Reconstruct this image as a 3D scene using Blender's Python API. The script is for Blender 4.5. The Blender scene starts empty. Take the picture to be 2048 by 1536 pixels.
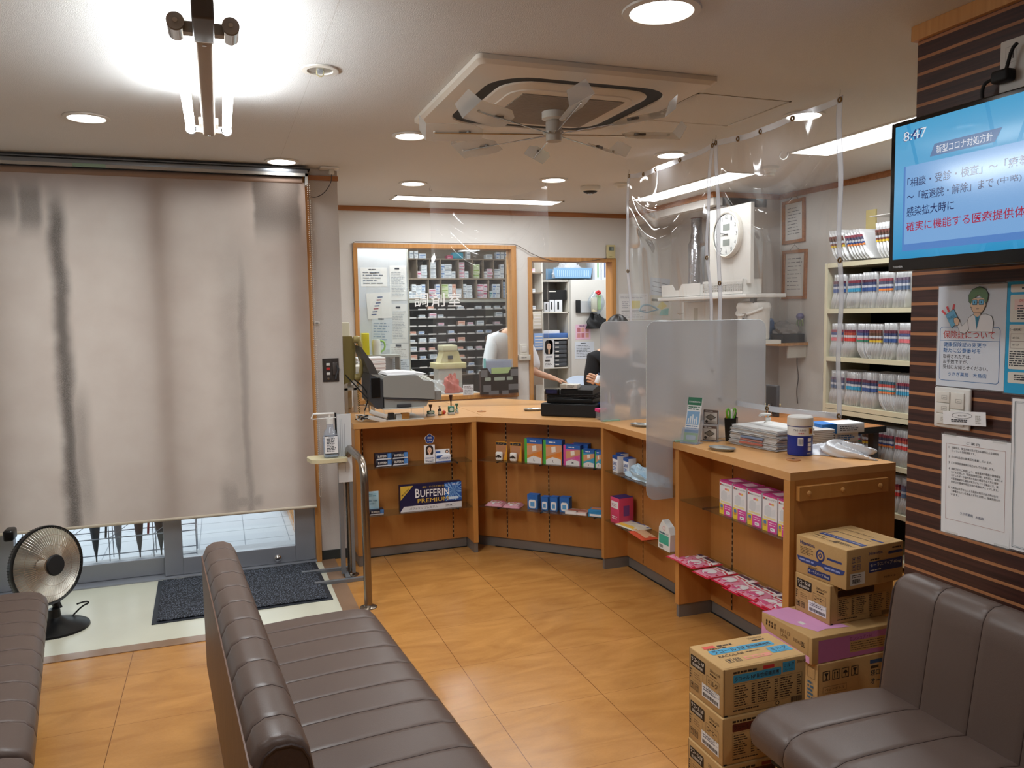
import bpy, bmesh, math, random
from mathutils import Matrix, Vector
random.seed(7)
SC = bpy.context.scene
COL = SC.collection
PI = math.pi

# ---------------------------------------------------------------- camera, world, exposure
cam = bpy.data.cameras.new('camera'); camo = bpy.data.objects.new('camera', cam); COL.objects.link(camo)
cam.sensor_width = 36.0; cam.lens = 1600.0 * 36.0 / 2048.0; cam.clip_start = 0.02; cam.clip_end = 100
_p, _r, _y = 0.0850, -0.0162, 0.3485
fw = Vector((math.sin(_y) * math.cos(_p), math.cos(_y) * math.cos(_p), -math.sin(_p)))
rt = Vector((math.cos(_y), -math.sin(_y), 0)); up = rt.cross(fw)
r2 = rt * math.cos(_r) + up * math.sin(_r); u2 = -rt * math.sin(_r) + up * math.cos(_r)
camo.matrix_world = Matrix(((r2.x, u2.x, -fw.x, 0), (r2.y, u2.y, -fw.y, 0), (r2.z, u2.z, -fw.z, 1.5), (0, 0, 0, 1)))
SC.camera = camo
SC.view_settings.view_transform = 'Standard'; SC.view_settings.look = 'None'
SC.view_settings.exposure = 0.0; SC.view_settings.gamma = 1.0; SC.view_settings.use_curve_mapping = False
SC.cycles.use_denoising = True
SC.cycles.max_bounces = 10; SC.cycles.transparent_max_bounces = 24; SC.cycles.diffuse_bounces = 5
SC.cycles.sample_clamp_indirect = 6.0
SC.cycles.caustics_reflective = False; SC.cycles.caustics_refractive = False
W = bpy.data.worlds.new('world'); SC.world = W; W.use_nodes = True
_bg = W.node_tree.nodes['Background']; _bg.inputs[0].default_value = (0.84, 0.92, 1.0, 1); _bg.inputs[1].default_value = 2.3
# strengths of the lamps the room has
E_TUBE = 34.0; E_DOWN = 7.0; E_RECESS = 4.0; E_BACKROOM = 9.0

def area(name, loc, sx, sy, power, col=(1, .95, .88), rot=(0, 0, 0), shape='RECTANGLE'):
    l = bpy.data.lights.new(name, 'AREA'); l.shape = shape; l.size = sx; l.size_y = sy; l.energy = power; l.color = col
    o = bpy.data.objects.new(name, l); o.location = loc; o.rotation_euler = rot; COL.objects.link(o); return o

# ---------------------------------------------------------------- materials
_mats = {}
def N(nt, t, **kw):
    n = nt.nodes.new(t)
    for k, v in kw.items():
        if k.startswith('i_'):
            n.inputs[k[2:].replace('_', ' ')].default_value = v
        else: setattr(n, k, v)
    return n
def newmat(name):
    m = bpy.data.materials.new(name); m.use_nodes = True
    nt = m.node_tree; b = nt.nodes['Principled BSDF']
    return m, nt, b
def c4(c): return (c[0], c[1], c[2], 1)
def hx(s):
    s = s.lstrip('#'); v = [int(s[i:i+2], 16) / 255 for i in (0, 2, 4)]
    return tuple(x / 12.92 if x <= .04045 else ((x + .055) / 1.055) ** 2.4 for x in v)
def P(name, col, rough=.5, metal=0., spec=.5, bump=0., bscale=200., var=0., vscale=6., trans=0., ior=1.45, alpha=1., coat=0., emit=0.):
    """plain procedural material: colour, a little noise variation and bump"""
    if name in _mats: return _mats[name]
    if isinstance(col, str): col = hx(col)
    m, nt, b = newmat(name)
    b.inputs['Base Color'].default_value = c4(col); b.inputs['Roughness'].default_value = rough
    b.inputs['Metallic'].default_value = metal; b.inputs['Specular IOR Level'].default_value = spec
    b.inputs['IOR'].default_value = ior; b.inputs['Transmission Weight'].default_value = trans; b.inputs['Alpha'].default_value = alpha
    b.inputs['Coat Weight'].default_value = coat
    if emit: b.inputs['Emission Color'].default_value = c4(col); b.inputs['Emission Strength'].default_value = emit
    if var or bump:
        tc = N(nt, 'ShaderNodeTexCoord')
        if var:
            nz = N(nt, 'ShaderNodeTexNoise', i_Scale=vscale, i_Detail=4.0); nt.links.new(tc.outputs['Object'], nz.inputs['Vector'])
            mx = N(nt, 'ShaderNodeMix', data_type='RGBA')
            mx.inputs['A'].default_value = c4([c * (1 - var) for c in col]); mx.inputs['B'].default_value = c4([min(1, c * (1 + var)) for c in col])
            nt.links.new(nz.outputs['Fac'], mx.inputs['Factor']); nt.links.new(mx.outputs['Result'], b.inputs['Base Color'])
        if bump:
            nz = N(nt, 'ShaderNodeTexNoise', i_Scale=bscale, i_Detail=3.0); nt.links.new(tc.outputs['Object'], nz.inputs['Vector'])
            bp = N(nt, 'ShaderNodeBump', i_Strength=bump, i_Distance=.01); nt.links.new(nz.outputs['Fac'], bp.inputs['Height'])
            nt.links.new(bp.outputs['Normal'], b.inputs['Normal'])
    _mats[name] = m; return m
def K(hexcol, rough=.55):
    """printed / painted flat colour"""
    return P('ink_' + hexcol.lstrip('#') + '_%d' % int(rough * 100), hexcol, rough)
def EM(name, col, s):
    if name in _mats: return _mats[name]
    m = bpy.data.materials.new(name); m.use_nodes = True; nt = m.node_tree; nt.nodes.clear()
    e = N(nt, 'ShaderNodeEmission'); e.inputs[0].default_value = c4(col); e.inputs[1].default_value = s
    o = N(nt, 'ShaderNodeOutputMaterial'); nt.links.new(e.outputs[0], o.inputs[0]); _mats[name] = m; return m
def FILM(name, tint=(.97, .98, .98), haze=.03, gloss=.35, rough=.03, hazecol=(.9, .92, .95), bump=0.):
    """thin clear or frosted sheet: mostly see-through, Fresnel gloss, a little haze"""
    if name in _mats: return _mats[name]
    m = bpy.data.materials.new(name); m.use_nodes = True; nt = m.node_tree; nt.nodes.clear()
    tr = N(nt, 'ShaderNodeBsdfTransparent'); tr.inputs[0].default_value = c4(tint)
    df = N(nt, 'ShaderNodeBsdfDiffuse'); df.inputs[0].default_value = c4(hazecol)
    tl = N(nt, 'ShaderNodeBsdfTranslucent'); tl.inputs[0].default_value = c4(hazecol)
    gl = N(nt, 'ShaderNodeBsdfGlossy'); gl.inputs['Roughness'].default_value = rough
    m0 = N(nt, 'ShaderNodeMixShader'); m0.inputs[0].default_value = .5; nt.links.new(df.outputs[0], m0.inputs[1]); nt.links.new(tl.outputs[0], m0.inputs[2])
    m1 = N(nt, 'ShaderNodeMixShader'); m1.inputs[0].default_value = haze; nt.links.new(tr.outputs[0], m1.inputs[1]); nt.links.new(m0.outputs[0], m1.inputs[2])
    fr = N(nt, 'ShaderNodeLayerWeight'); fr.inputs[0].default_value = .5
    pw = N(nt, 'ShaderNodeMath', operation='POWER'); pw.inputs[1].default_value = 3.5; nt.links.new(fr.outputs['Facing'], pw.inputs[0])
    mu = N(nt, 'ShaderNodeMath', operation='MULTIPLY_ADD'); mu.inputs[1].default_value = gloss * 1.4; mu.inputs[2].default_value = gloss * .09; nt.links.new(pw.outputs[0], mu.inputs[0])
    m2 = N(nt, 'ShaderNodeMixShader'); nt.links.new(mu.outputs[0], m2.inputs[0]); nt.links.new(m1.outputs[0], m2.inputs[1]); nt.links.new(gl.outputs[0], m2.inputs[2])
    if bump:
        tc = N(nt, 'ShaderNodeTexCoord'); nz = N(nt, 'ShaderNodeTexNoise', i_Scale=7.0, i_Detail=2.0)
        bp = N(nt, 'ShaderNodeBump', i_Strength=bump, i_Distance=.05); nt.links.new(tc.outputs['Object'], nz.inputs['Vector'])
        nt.links.new(nz.outputs['Fac'], bp.inputs['Height']); nt.links.new(bp.outputs['Normal'], gl.inputs['Normal'])
    o = N(nt, 'ShaderNodeOutputMaterial'); nt.links.new(m2.outputs[0], o.inputs[0]); _mats[name] = m; return m

def mat_floor():
    m, nt, b = newmat('maple_vinyl_tile'); L = nt.links.new
    tc = N(nt, 'ShaderNodeTexCoord'); sp = N(nt, 'ShaderNodeSeparateXYZ'); L(tc.outputs['Object'], sp.inputs[0])
    def line(sock, off, wid):
        a = N(nt, 'ShaderNodeMath', operation='ADD'); a.inputs[1].default_value = off; L(sock, a.inputs[0])
        d = N(nt, 'ShaderNodeMath', operation='PINGPONG'); d.inputs[1].default_value = .2245; L(a.outputs[0], d.inputs[0])
        c = N(nt, 'ShaderNodeMath', operation='LESS_THAN'); c.inputs[1].default_value = wid; L(d.outputs[0], c.inputs[0]); return c
    lx = line(sp.outputs[0], -.912 + .449 * 20, .0013); ly = line(sp.outputs[1], -2.757 + .449 * 20, .0013)
    ly2 = N(nt, 'ShaderNodeMath', operation='MULTIPLY'); ly2.inputs[1].default_value = .55; L(ly.outputs[0], ly2.inputs[0])
    mx = N(nt, 'ShaderNodeMath', operation='MAXIMUM'); L(lx.outputs[0], mx.inputs[0]); L(ly2.outputs[0], mx.inputs[1])
    # per-tile variation and swirling grain
    mp = N(nt, 'ShaderNodeMapping'); mp.inputs['Scale'].default_value = (1.6, 5.0, 1); L(tc.outputs['Object'], mp.inputs[0])
    n1 = N(nt, 'ShaderNodeTexNoise', i_Scale=1.5, i_Detail=5.0, i_Distortion=1.6); L(mp.outputs[0], n1.inputs['Vector'])
    n2 = N(nt, 'ShaderNodeTexNoise', i_Scale=22.0, i_Detail=4.0, i_Distortion=2.5); L(mp.outputs[0], n2.inputs['Vector'])
    ad = N(nt, 'ShaderNodeMath', operation='MULTIPLY_ADD'); ad.inputs[1].default_value = .3; L(n2.outputs['Fac'], ad.inputs[0]); L(n1.outputs['Fac'], ad.inputs[2])
    cr = N(nt, 'ShaderNodeValToRGB'); e = cr.color_ramp.elements
    e[0].position = .42; e[0].color = c4(hx('#a67138')); e[1].position = .88; e[1].color = c4(hx('#c0894a')); L(ad.outputs[0], cr.inputs[0])
    mc = N(nt, 'ShaderNodeMix', data_type='RGBA'); L(mx.outputs[0], mc.inputs['Factor']); L(cr.outputs[0], mc.inputs['A']); mc.inputs['B'].default_value = c4(hx('#6b3f16'))
    L(mc.outputs['Result'], b.inputs['Base Color'])
    nr = N(nt, 'ShaderNodeTexNoise', i_Scale=2.5, i_Detail=3.0); L(tc.outputs['Object'], nr.inputs['Vector'])
    mr = N(nt, 'ShaderNodeMapRange'); mr.inputs[3].default_value = .16; mr.inputs[4].default_value = .3; L(nr.outputs['Fac'], mr.inputs[0]); L(mr.outputs[0], b.inputs['Roughness'])
    nb = N(nt, 'ShaderNodeTexNoise', i_Scale=9.0, i_Detail=2.0); L(tc.outputs['Object'], nb.inputs['Vector'])
    bp = N(nt, 'ShaderNodeBump', i_Strength=.12, i_Distance=.01); L(nb.outputs['Fac'], bp.inputs['Height']); L(bp.outputs[0], b.inputs['Normal'])
    return m
def mat_wood(name, c1, c2, axis='Z', rough=.4, scale=1.0):
    if name in _mats: return _mats[name]
    m, nt, b = newmat(name); L = nt.links.new
    tc = N(nt, 'ShaderNodeTexCoord'); mp = N(nt, 'ShaderNodeMapping')
    s = {'X': (1.2, 30, 30), 'Y': (30, 1.2, 30), 'Z': (30, 30, 1.2)}[axis]; mp.inputs['Scale'].default_value = [v * scale for v in s]
    L(tc.outputs['Object'], mp.inputs[0]); n1 = N(nt, 'ShaderNodeTexNoise', i_Scale=1.6, i_Detail=6.0, i_Distortion=.6); L(mp.outputs[0], n1.inputs['Vector'])
    cr = N(nt, 'ShaderNodeValToRGB'); e = cr.color_ramp.elements; e[0].position = .3; e[0].color = c4(hx(c1)); e[1].position = .72; e[1].color = c4(hx(c2))
    L(n1.outputs['Fac'], cr.inputs[0]); L(cr.outputs[0], b.inputs['Base Color']); b.inputs['Roughness'].default_value = rough
    _mats[name] = m; return m
def mat_slats():
    m, nt, b = newmat('striped_dark_wood'); L = nt.links.new
    tc = N(nt, 'ShaderNodeTexCoord'); sp = N(nt, 'ShaderNodeSeparateXYZ'); L(tc.outputs['Object'], sp.inputs[0])
    a = N(nt, 'ShaderNodeMath', operation='ADD'); a.inputs[1].default_value = -0.003; L(sp.outputs[2], a.inputs[0])
    md = N(nt, 'ShaderNodeMath', operation='MODULO'); md.inputs[1].default_value = .0487; L(a.outputs[0], md.inputs[0])
    lt = N(nt, 'ShaderNodeMath', operation='LESS_THAN'); lt.inputs[1].default_value = .0095; L(md.outputs[0], lt.inputs[0])
    mp = N(nt, 'ShaderNodeMapping'); mp.inputs['Scale'].default_value = (3, 2.0, 55); L(tc.outputs['Object'], mp.inputs[0])
    n1 = N(nt, 'ShaderNodeTexNoise', i_Scale=2.2, i_Detail=6.0, i_Distortion=.4); L(mp.outputs[0], n1.inputs['Vector'])
    c1 = N(nt, 'ShaderNodeValToRGB'); e = c1.color_ramp.elements; e[0].position = .3; e[0].color = c4(hx('#2a1512')); e[1].position = .75; e[1].color = c4(hx('#4d2b24')); L(n1.outputs['Fac'], c1.inputs[0])
    c2 = N(nt, 'ShaderNodeValToRGB'); e = c2.color_ramp.elements; e[0].position = .3; e[0].color = c4(hx('#9a6340')); e[1].position = .75; e[1].color = c4(hx('#bb8256')); L(n1.outputs['Fac'], c2.inputs[0])
    mx = N(nt, 'ShaderNodeMix', data_type='RGBA'); L(lt.outputs[0], mx.inputs['Factor']); L(c1.outputs[0], mx.inputs['A']); L(c2.outputs[0], mx.inputs['B'])
    L(mx.outputs['Result'], b.inputs['Base Color']); b.inputs['Roughness'].default_value = .42; return m
def mat_blind():
    """roller blind cloth: lets daylight through; black mildew stains in two long streaks and at the top corners"""
    m = bpy.data.materials.new('blind_cloth'); m.use_nodes = True; nt = m.node_tree; nt.nodes.clear(); L = nt.links.new
    tc = N(nt, 'ShaderNodeTexCoord'); sp = N(nt, 'ShaderNodeSeparateXYZ'); L(tc.outputs['Object'], sp.inputs[0])
    nz = N(nt, 'ShaderNodeTexNoise', i_Scale=5.0, i_Detail=4.0); L(tc.outputs['Object'], nz.inputs['Vector'])
    fine = N(nt, 'ShaderNodeTexNoise', i_Scale=420.0, i_Detail=2.0); L(tc.outputs['Object'], fine.inputs['Vector'])
    def sub(a, v):
        n = N(nt, 'ShaderNodeMath', operation='SUBTRACT'); L(a, n.inputs[0])
        if isinstance(v, float): n.inputs[1].default_value = v
        else: L(v, n.inputs[1])
        return n.outputs[0]
    def mul(a, v):
        n = N(nt, 'ShaderNodeMath', operation='MULTIPLY'); L(a, n.inputs[0])
        if isinstance(v, float): n.inputs[1].default_value = v
        else: L(v, n.inputs[1])
        return n.outputs[0]
    def absn(a): n = N(nt, 'ShaderNodeMath', operation='ABSOLUTE'); L(a, n.inputs[0]); return n.outputs[0]
    def band(sock, c, w, soft):   # 1 inside, fades outside
        d = absn(sub(sock, float(c))); n = N(nt, 'ShaderNodeMapRange', interpolation_type='SMOOTHSTEP'); L(d, n.inputs[0])
        n.inputs[1].default_value = w; n.inputs[2].default_value = w + soft; n.inputs[3].default_value = 1; n.inputs[4].default_value = 0; return n.outputs[0]
    x = sub(sp.outputs[0], mul(sub(nz.outputs['Fac'], .5), .06)); z = sp.outputs[2]
    parts = [(mul(band(x, -.80, .004, .062), band(z, 1.22, .82, .25)), .78), (mul(band(x, .125, .0, .05), band(z, 1.0, .55, .55)), .42), (mul(band(x, .09, .0, .16), band(z, 1.1, .5, .7)), .20),
             (mul(band(x, .345, .115, .03), band(z, 2.19, .07, .22)), .62), (mul(band(x, -.92, .03, .05), band(z, 2.12, .05, .14)), .6),
             (mul(band(x, -1.06, .05, .06), band(z, 2.13, .04, .12)), .5), (mul(band(x, .02, .02, .06), band(z, .45, .03, .16)), .35),
             (mul(band(x, .10, .07, .05), band(z, .43, .01, .05)), .35), (mul(band(x, -.76, .03, .06), band(z, .75, .2, .3)), .35)]
    acc = None
    for s, k in parts:
        s = mul(s, float(k)); s = mul(s, 1.0)
        if acc is None: acc = s
        else:
            n = N(nt, 'ShaderNodeMath', operation='MAXIMUM'); L(acc, n.inputs[0]); L(s, n.inputs[1]); acc = n.outputs[0]
    mp = N(nt, 'ShaderNodeMapRange'); L(fine.outputs['Fac'], mp.inputs[0]); mp.inputs[1].default_value = .3; mp.inputs[2].default_value = .6; mp.inputs[3].default_value = .7; mp.inputs[4].default_value = 1.05
    acc = mul(acc, mp.outputs[0])
    cr = N(nt, 'ShaderNodeMix', data_type='RGBA'); L(nz.outputs['Fac'], cr.inputs['Factor']); cr.inputs['A'].default_value = c4(hx('#c6b0a2')); cr.inputs['B'].default_value = c4(hx('#dccabc'))
    mx = N(nt, 'ShaderNodeMix', data_type='RGBA'); L(acc, mx.inputs['Factor']); L(cr.outputs['Result'], mx.inputs['A']); mx.inputs['B'].default_value = c4(hx('#2f2a27'))
    df = N(nt, 'ShaderNodeBsdfDiffuse'); L(mx.outputs['Result'], df.inputs[0]); tl = N(nt, 'ShaderNodeBsdfTranslucent'); L(mx.outputs['Result'], tl.inputs[0])
    ms = N(nt, 'ShaderNodeMixShader'); ms.inputs[0].default_value = .5; L(df.outputs[0], ms.inputs[1]); L(tl.outputs[0], ms.inputs[2])
    o = N(nt, 'ShaderNodeOutputMaterial'); L(ms.outputs[0], o.inputs[0]); return m
def mat_wire_grid(): pass

WALLP = P('wallpaper', '#e0ddd8', .85, bump=.25, bscale=350, var=.03)
WALLG = P('wallpaper_grey', '#c9c3bd', .85, bump=.25, bscale=350, var=.04)
CEILP = P('ceiling_paper', '#dadad9', .9, bump=.25, bscale=260, var=.02, vscale=1.5)
FLOORM = mat_floor()
CREAM = P('cream_vinyl', '#cfcdb9', .3, var=.10, vscale=3.5)
BROWNST = P('brown_border_vinyl', '#8d6f57', .22, var=.12)
TRIM = mat_wood('trim_wood', '#9c6236', '#b97c49', 'X', .4)
FRAMEW = mat_wood('window_frame_wood', '#bb8346', '#d09a5d', 'Z', .4)
BEECH = mat_wood('beech_laminate', '#bd8242', '#c38a4a', 'Z', .38, .6)
BEECHT = mat_wood('beech_counter_top', '#c9955c', '#cf9c64', 'X', .33, .5)
BEECHD = mat_wood('beech_panel', '#b0753a', '#b67c41', 'Z', .42, .6)
SLATS = mat_slats()
ALU = P('brushed_aluminium', '#8f949b', .38, .75)
ALUD = P('door_aluminium', '#9a9ea6', .35, .35)
STEEL = P('satin_steel', '#8e8377', .26, .95)
CHROME = P('chrome', '#c8c8c8', .15, 1.0)
KICK = P('grey_kick_metal', '#827d79', .45, .3)
WHITE = P('white_plastic', '#dfddd8', .4)
OFFW = P('offwhite_plastic', '#d8d4ca', .45)
CREAMP = P('cream_plastic', '#cfc393', .45)
GREY = P('grey_plastic', '#85837f', .5)
GREYL = P('light_grey_plastic', '#b7b5b0', .5)
GREYD = P('dark_grey_plastic', '#3d3e41', .45)
BLACK = P('black_plastic', '#0c0c0d', .32)
BLACKM = P('black_matte', '#101012', .6)
LEATHER = P('brown_vinyl_leather', '#584840', .38, spec=.45, bump=.07, bscale=420, var=.04)
LEATHERD = P('dark_brown_vinyl', '#3b2b26', .45, bump=.2, bscale=160)
BACKW = mat_wood('walnut_back_panel', '#604334', '#785643', 'Z', .45)
KRAFT = P('kraft_cardboard', '#b8935f', .75, var=.05, vscale=14, bump=.08, bscale=90)
KRAFTE = P('kraft_edge', '#7b5a34', .8)
PAPER = P('paper', '#e9e9ea', .7)
PAPERB = P('bluish_paper', '#d3dae4', .7)
GLASS = FILM('clear_glass', (.96, .98, .97), .015, .45, .01)
SHGLASS = FILM('shelf_glass', (.90, .95, .92), .04, .55, .015, (.3, .4, .36))
CLEARF = FILM('clear_pvc_film', (.975, .975, .98), .035, .8, .05, (.85, .86, .9), .0)
HEM = FILM('translucent_hem', (.85, .86, .9), .62, .4, .12, (.86, .88, .93), .0)
BLADE = FILM('translucent_blade', (.93, .93, .92), .42, .4, .15, (.9, .89, .86))
LAMIN = FILM('lamination_edge', (.95, .96, .97), .2, .6, .08)
CLEARB = FILM('clear_bottle', (.86, .9, .95), .25, .5, .08, (.8, .86, .95))
SLEEVE = FILM('clear_sleeve', (.95, .95, .96), .72, .5, .2, (1, 1, 1))
def mat_frost():
    m = bpy.data.materials.new('frosted_acrylic'); m.use_nodes = True; nt = m.node_tree; nt.nodes.clear(); L = nt.links.new
    g = N(nt, 'ShaderNodeBsdfRefraction'); g.inputs['Roughness'].default_value = .30; g.inputs['IOR'].default_value = 1.12; g.inputs[0].default_value = (.94, .95, .96, 1)
    d = N(nt, 'ShaderNodeBsdfDiffuse'); d.inputs[0].default_value = (.80, .82, .85, 1)
    t = N(nt, 'ShaderNodeBsdfTranslucent'); t.inputs[0].default_value = (.84, .86, .9, 1)
    a = N(nt, 'ShaderNodeMixShader'); a.inputs[0].default_value = .5; L(d.outputs[0], a.inputs[1]); L(t.outputs[0], a.inputs[2])
    b = N(nt, 'ShaderNodeMixShader'); b.inputs[0].default_value = .42; L(g.outputs[0], b.inputs[1]); L(a.outputs[0], b.inputs[2])
    gl = N(nt, 'ShaderNodeBsdfGlossy'); gl.inputs['Roughness'].default_value = .35
    c = N(nt, 'ShaderNodeMixShader'); c.inputs[0].default_value = .05; L(b.outputs[0], c.inputs[1]); L(gl.outputs[0], c.inputs[2])
    o = N(nt, 'ShaderNodeOutputMaterial'); L(c.outputs[0], o.inputs[0]); return m
FROST = mat_frost()
BLIND = mat_blind()

# ---------------------------------------------------------------- geometry helpers
_texts = {}
def text_geo(s, bold=0.0):
    key = (s, bold)
    if key in _texts: return _texts[key]
    cu = bpy.data.curves.new('t', 'FONT'); cu.body = s; cu.size = 1.0; cu.resolution_u = 2; cu.offset = bold * .3; cu.fill_mode = 'FRONT'
    o = bpy.data.objects.new('t', cu); COL.objects.link(o); bpy.context.view_layer.update()
    me = bpy.data.meshes.new_from_object(o.evaluated_get(bpy.context.evaluated_depsgraph_get()))
    v = [(p.co.x, p.co.y) for p in me.vertices]; f = [tuple(p.vertices) for p in me.polygons]
    if v:
        x0 = min(a[0] for a in v); x1 = max(a[0] for a in v); y0 = min(a[1] for a in v); y1 = max(a[1] for a in v)
        v = [(a[0] - x0, a[1] - y0) for a in v]; bb = (x1 - x0, y1 - y0)
    else: bb = (0, 0)
    bpy.data.objects.remove(o); bpy.data.meshes.remove(me); bpy.data.curves.remove(cu)
    _texts[key] = (v, f, bb); return _texts[key]

def FR(p, u, v):
    u = Vector(u).normalized(); v = Vector(v).normalized(); w = u.cross(v)
    return Matrix(((u.x, v.x, w.x, p[0]), (u.y, v.y, w.y, p[1]), (u.z, v.z, w.z, p[2]), (0, 0, 0, 1)))
def FRONT(x, y, z): return FR((x, y, z), (1, 0, 0), (0, 0, 1))      # faces -Y
def LEFT(x, y, z): return FR((x, y, z), (0, -1, 0), (0, 0, 1))      # faces -X, u runs to -Y
def TOP(x, y, z): return FR((x, y, z), (1, 0, 0), (0, 1, 0))

class MB:
    def __init__(s, T=None): s.v = []; s.f = []; s.m = []; s.mats = []; s.sm = []; s.T = T or Matrix.Identity(4)
    def mi(s, mat):
        if mat not in s.mats: s.mats.append(mat)
        return s.mats.index(mat)
    def add(s, vs, fs, mat, F=None, smooth=False):
        n = len(s.v); M = s.T @ F if F is not None else s.T
        s.v += [tuple(M @ Vector(p)) for p in vs]; k = s.mi(mat)
        for f in fs: s.f.append(tuple(n + i for i in f)); s.m.append(k); s.sm.append(smooth)
        return s
    def box(s, x0, x1, y0, y1, z0, z1, mat, F=None, c=0.):
        if x0 > x1: x0, x1 = x1, x0
        if y0 > y1: y0, y1 = y1, y0
        if z0 > z1: z0, z1 = z1, z0
        if c > 0:
            bm = bmesh.new(); bmesh.ops.create_cube(bm, size=1)
            for q in bm.verts: q.co = Vector(((x0 + x1) / 2 + q.co.x * (x1 - x0), (y0 + y1) / 2 + q.co.y * (y1 - y0), (z0 + z1) / 2 + q.co.z * (z1 - z0)))
            bmesh.ops.bevel(bm, geom=list(bm.edges), offset=min(c, .49 * min(x1 - x0, y1 - y0, z1 - z0)), segments=3, profile=.5, affect='EDGES')
            bm.verts.index_update(); s.add([q.co[:] for q in bm.verts], [[q.index for q in f.verts] for f in bm.faces], mat, F, True); bm.free(); return s
        return s.add([(x0, y0, z0), (x1, y0, z0), (x1, y1, z0), (x0, y1, z0), (x0, y0, z1), (x1, y0, z1), (x1, y1, z1), (x0, y1, z1)],
                     [(0, 3, 2, 1), (4, 5, 6, 7), (0, 1, 5, 4), (1, 2, 6, 5), (2, 3, 7, 6), (3, 0, 4, 7)], mat, F)
    def prism(s, poly, h0, h1, mat, F=None, cap=True, smooth=False):
        """polygon (x,y) in the frame, extruded along w from h0 to h1 (counter-clockwise polygon)"""
        n = len(poly); vs = [(p[0], p[1], h0) for p in poly] + [(p[0], p[1], h1) for p in poly]
        fs = [(i, (i + 1) % n, n + (i + 1) % n, n + i) for i in range(n)]
        s.add(vs, fs, mat, F, smooth)
        if cap: s.add(vs, [tuple(range(n, 2 * n)), tuple(range(n - 1, -1, -1))], mat, F)
        return s
    def cyl(s, p0, p1, r, mat, n=16, r1=None, caps=True, F=None):
        p0 = Vector(p0); p1 = Vector(p1); d = (p1 - p0).normalized(); a = d.orthogonal().normalized(); b = d.cross(a); r1 = r if r1 is None else r1
        vs = []
        for p, q in ((p0, r), (p1, r1)):
            for i in range(n): t = 2 * PI * i / n; vs.append(tuple(p + (a * math.cos(t) + b * math.sin(t)) * q))
        s.add(vs, [(i, (i + 1) % n, n + (i + 1) % n, n + i) for i in range(n)], mat, F, True)
        if caps: s.add(vs, [tuple(range(n - 1, -1, -1)), tuple(range(n, 2 * n))], mat, F)
        return s
    def lathe(s, prof, mat, F=None, n=24, cap=True):
        """prof: (r, z) from bottom to top about the frame's w axis"""
        vs = []
        for r, z in prof:
            for i in range(n): t = 2 * PI * i / n; vs.append((r * math.cos(t), r * math.sin(t), z))
        fs = [(k * n + i, k * n + (i + 1) % n, (k + 1) * n + (i + 1) % n, (k + 1) * n + i) for k in range(len(prof) - 1) for i in range(n)]
        s.add(vs, fs, mat, F, True)
        if cap: s.add(vs, [tuple(range(n - 1, -1, -1)), tuple(range((len(prof) - 1) * n, len(prof) * n))], mat, F)
        return s
    def tube(s, pts, r, mat, n=10, F=None, smoothn=0, caps=True):
        pts = [Vector(p) for p in pts]
        for _ in range(smoothn):
            q = [pts[0]]
            for a, b in zip(pts, pts[1:]): q += [a * .75 + b * .25, a * .25 + b * .75]
            pts = q + [pts[-1]]
        vs = []; prev = None; rr = r if isinstance(r, (list, tuple)) else None
        for i, p in enumerate(pts):
            d = (pts[min(i + 1, len(pts) - 1)] - pts[max(i - 1, 0)]).normalized()
            a = d.orthogonal().normalized() if prev is None else (prev - d * prev.dot(d)).normalized()
            prev = a; b = d.cross(a); q = rr[min(i * len(rr) // len(pts), len(rr) - 1)] if rr else r
            for k in range(n): t = 2 * PI * k / n; vs.append(tuple(p + (a * math.cos(t) + b * math.sin(t)) * q))
        L = len(pts); s.add(vs, [(k * n + i, k * n + (i + 1) % n, (k + 1) * n + (i + 1) % n, (k + 1) * n + i) for k in range(L - 1) for i in range(n)], mat, F, True)
        if caps: s.add(vs, [tuple(range(n - 1, -1, -1)), tuple(range((L - 1) * n, L * n))], mat, F)
        return s
    def grid(s, fn, nu, nv, mat, F=None, smooth=True):
        vs = [tuple(fn(i / nu, j / nv)) for j in range(nv + 1) for i in range(nu + 1)]
        return s.add(vs, [(j * (nu + 1) + i, j * (nu + 1) + i + 1, (j + 1) * (nu + 1) + i + 1, (j + 1) * (nu + 1) + i) for j in range(nv) for i in range(nu)], mat, F, smooth)
    # ---- flat printing on a face, in a frame (u right, v up, w out)
    def rect(s, F, x0, y0, x1, y1, mat, off=.0006): return s.add([(x0, y0, off), (x1, y0, off), (x1, y1, off), (x0, y1, off)], [(0, 1, 2, 3)], mat, F)
    def poly(s, F, pts, mat, off=.0006): return s.add([(a, b, off) for a, b in pts], [tuple(range(len(pts)))], mat, F)
    def rrect(s, F, x0, y0, x1, y1, r, mat, off=.0006):
        pts = []
        for cx, cy, a0 in ((x1 - r, y0 + r, -90), (x1 - r, y1 - r, 0), (x0 + r, y1 - r, 90), (x0 + r, y0 + r, 180)):
            for k in range(5): t = math.radians(a0 + k * 22.5); pts.append((cx + r * math.cos(t), cy + r * math.sin(t)))
        return s.poly(F, pts, mat, off)
    def frame(s, F, x0, y0, x1, y1, t, mat, off=.0007):
        s.rect(F, x0, y0, x1, y0 + t, mat, off); s.rect(F, x0, y1 - t, x1, y1, mat, off); s.rect(F, x0, y0 + t, x0 + t, y1 - t, mat, off); return s.rect(F, x1 - t, y0 + t, x1, y1 - t, mat, off)
    def disc(s, F, cx, cy, r, mat, off=.0006, ry=None, n=24):
        ry = ry or r; return s.poly(F, [(cx + r * math.cos(2 * PI * i / n), cy + ry * math.sin(2 * PI * i / n)) for i in range(n)], mat, off)
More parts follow.
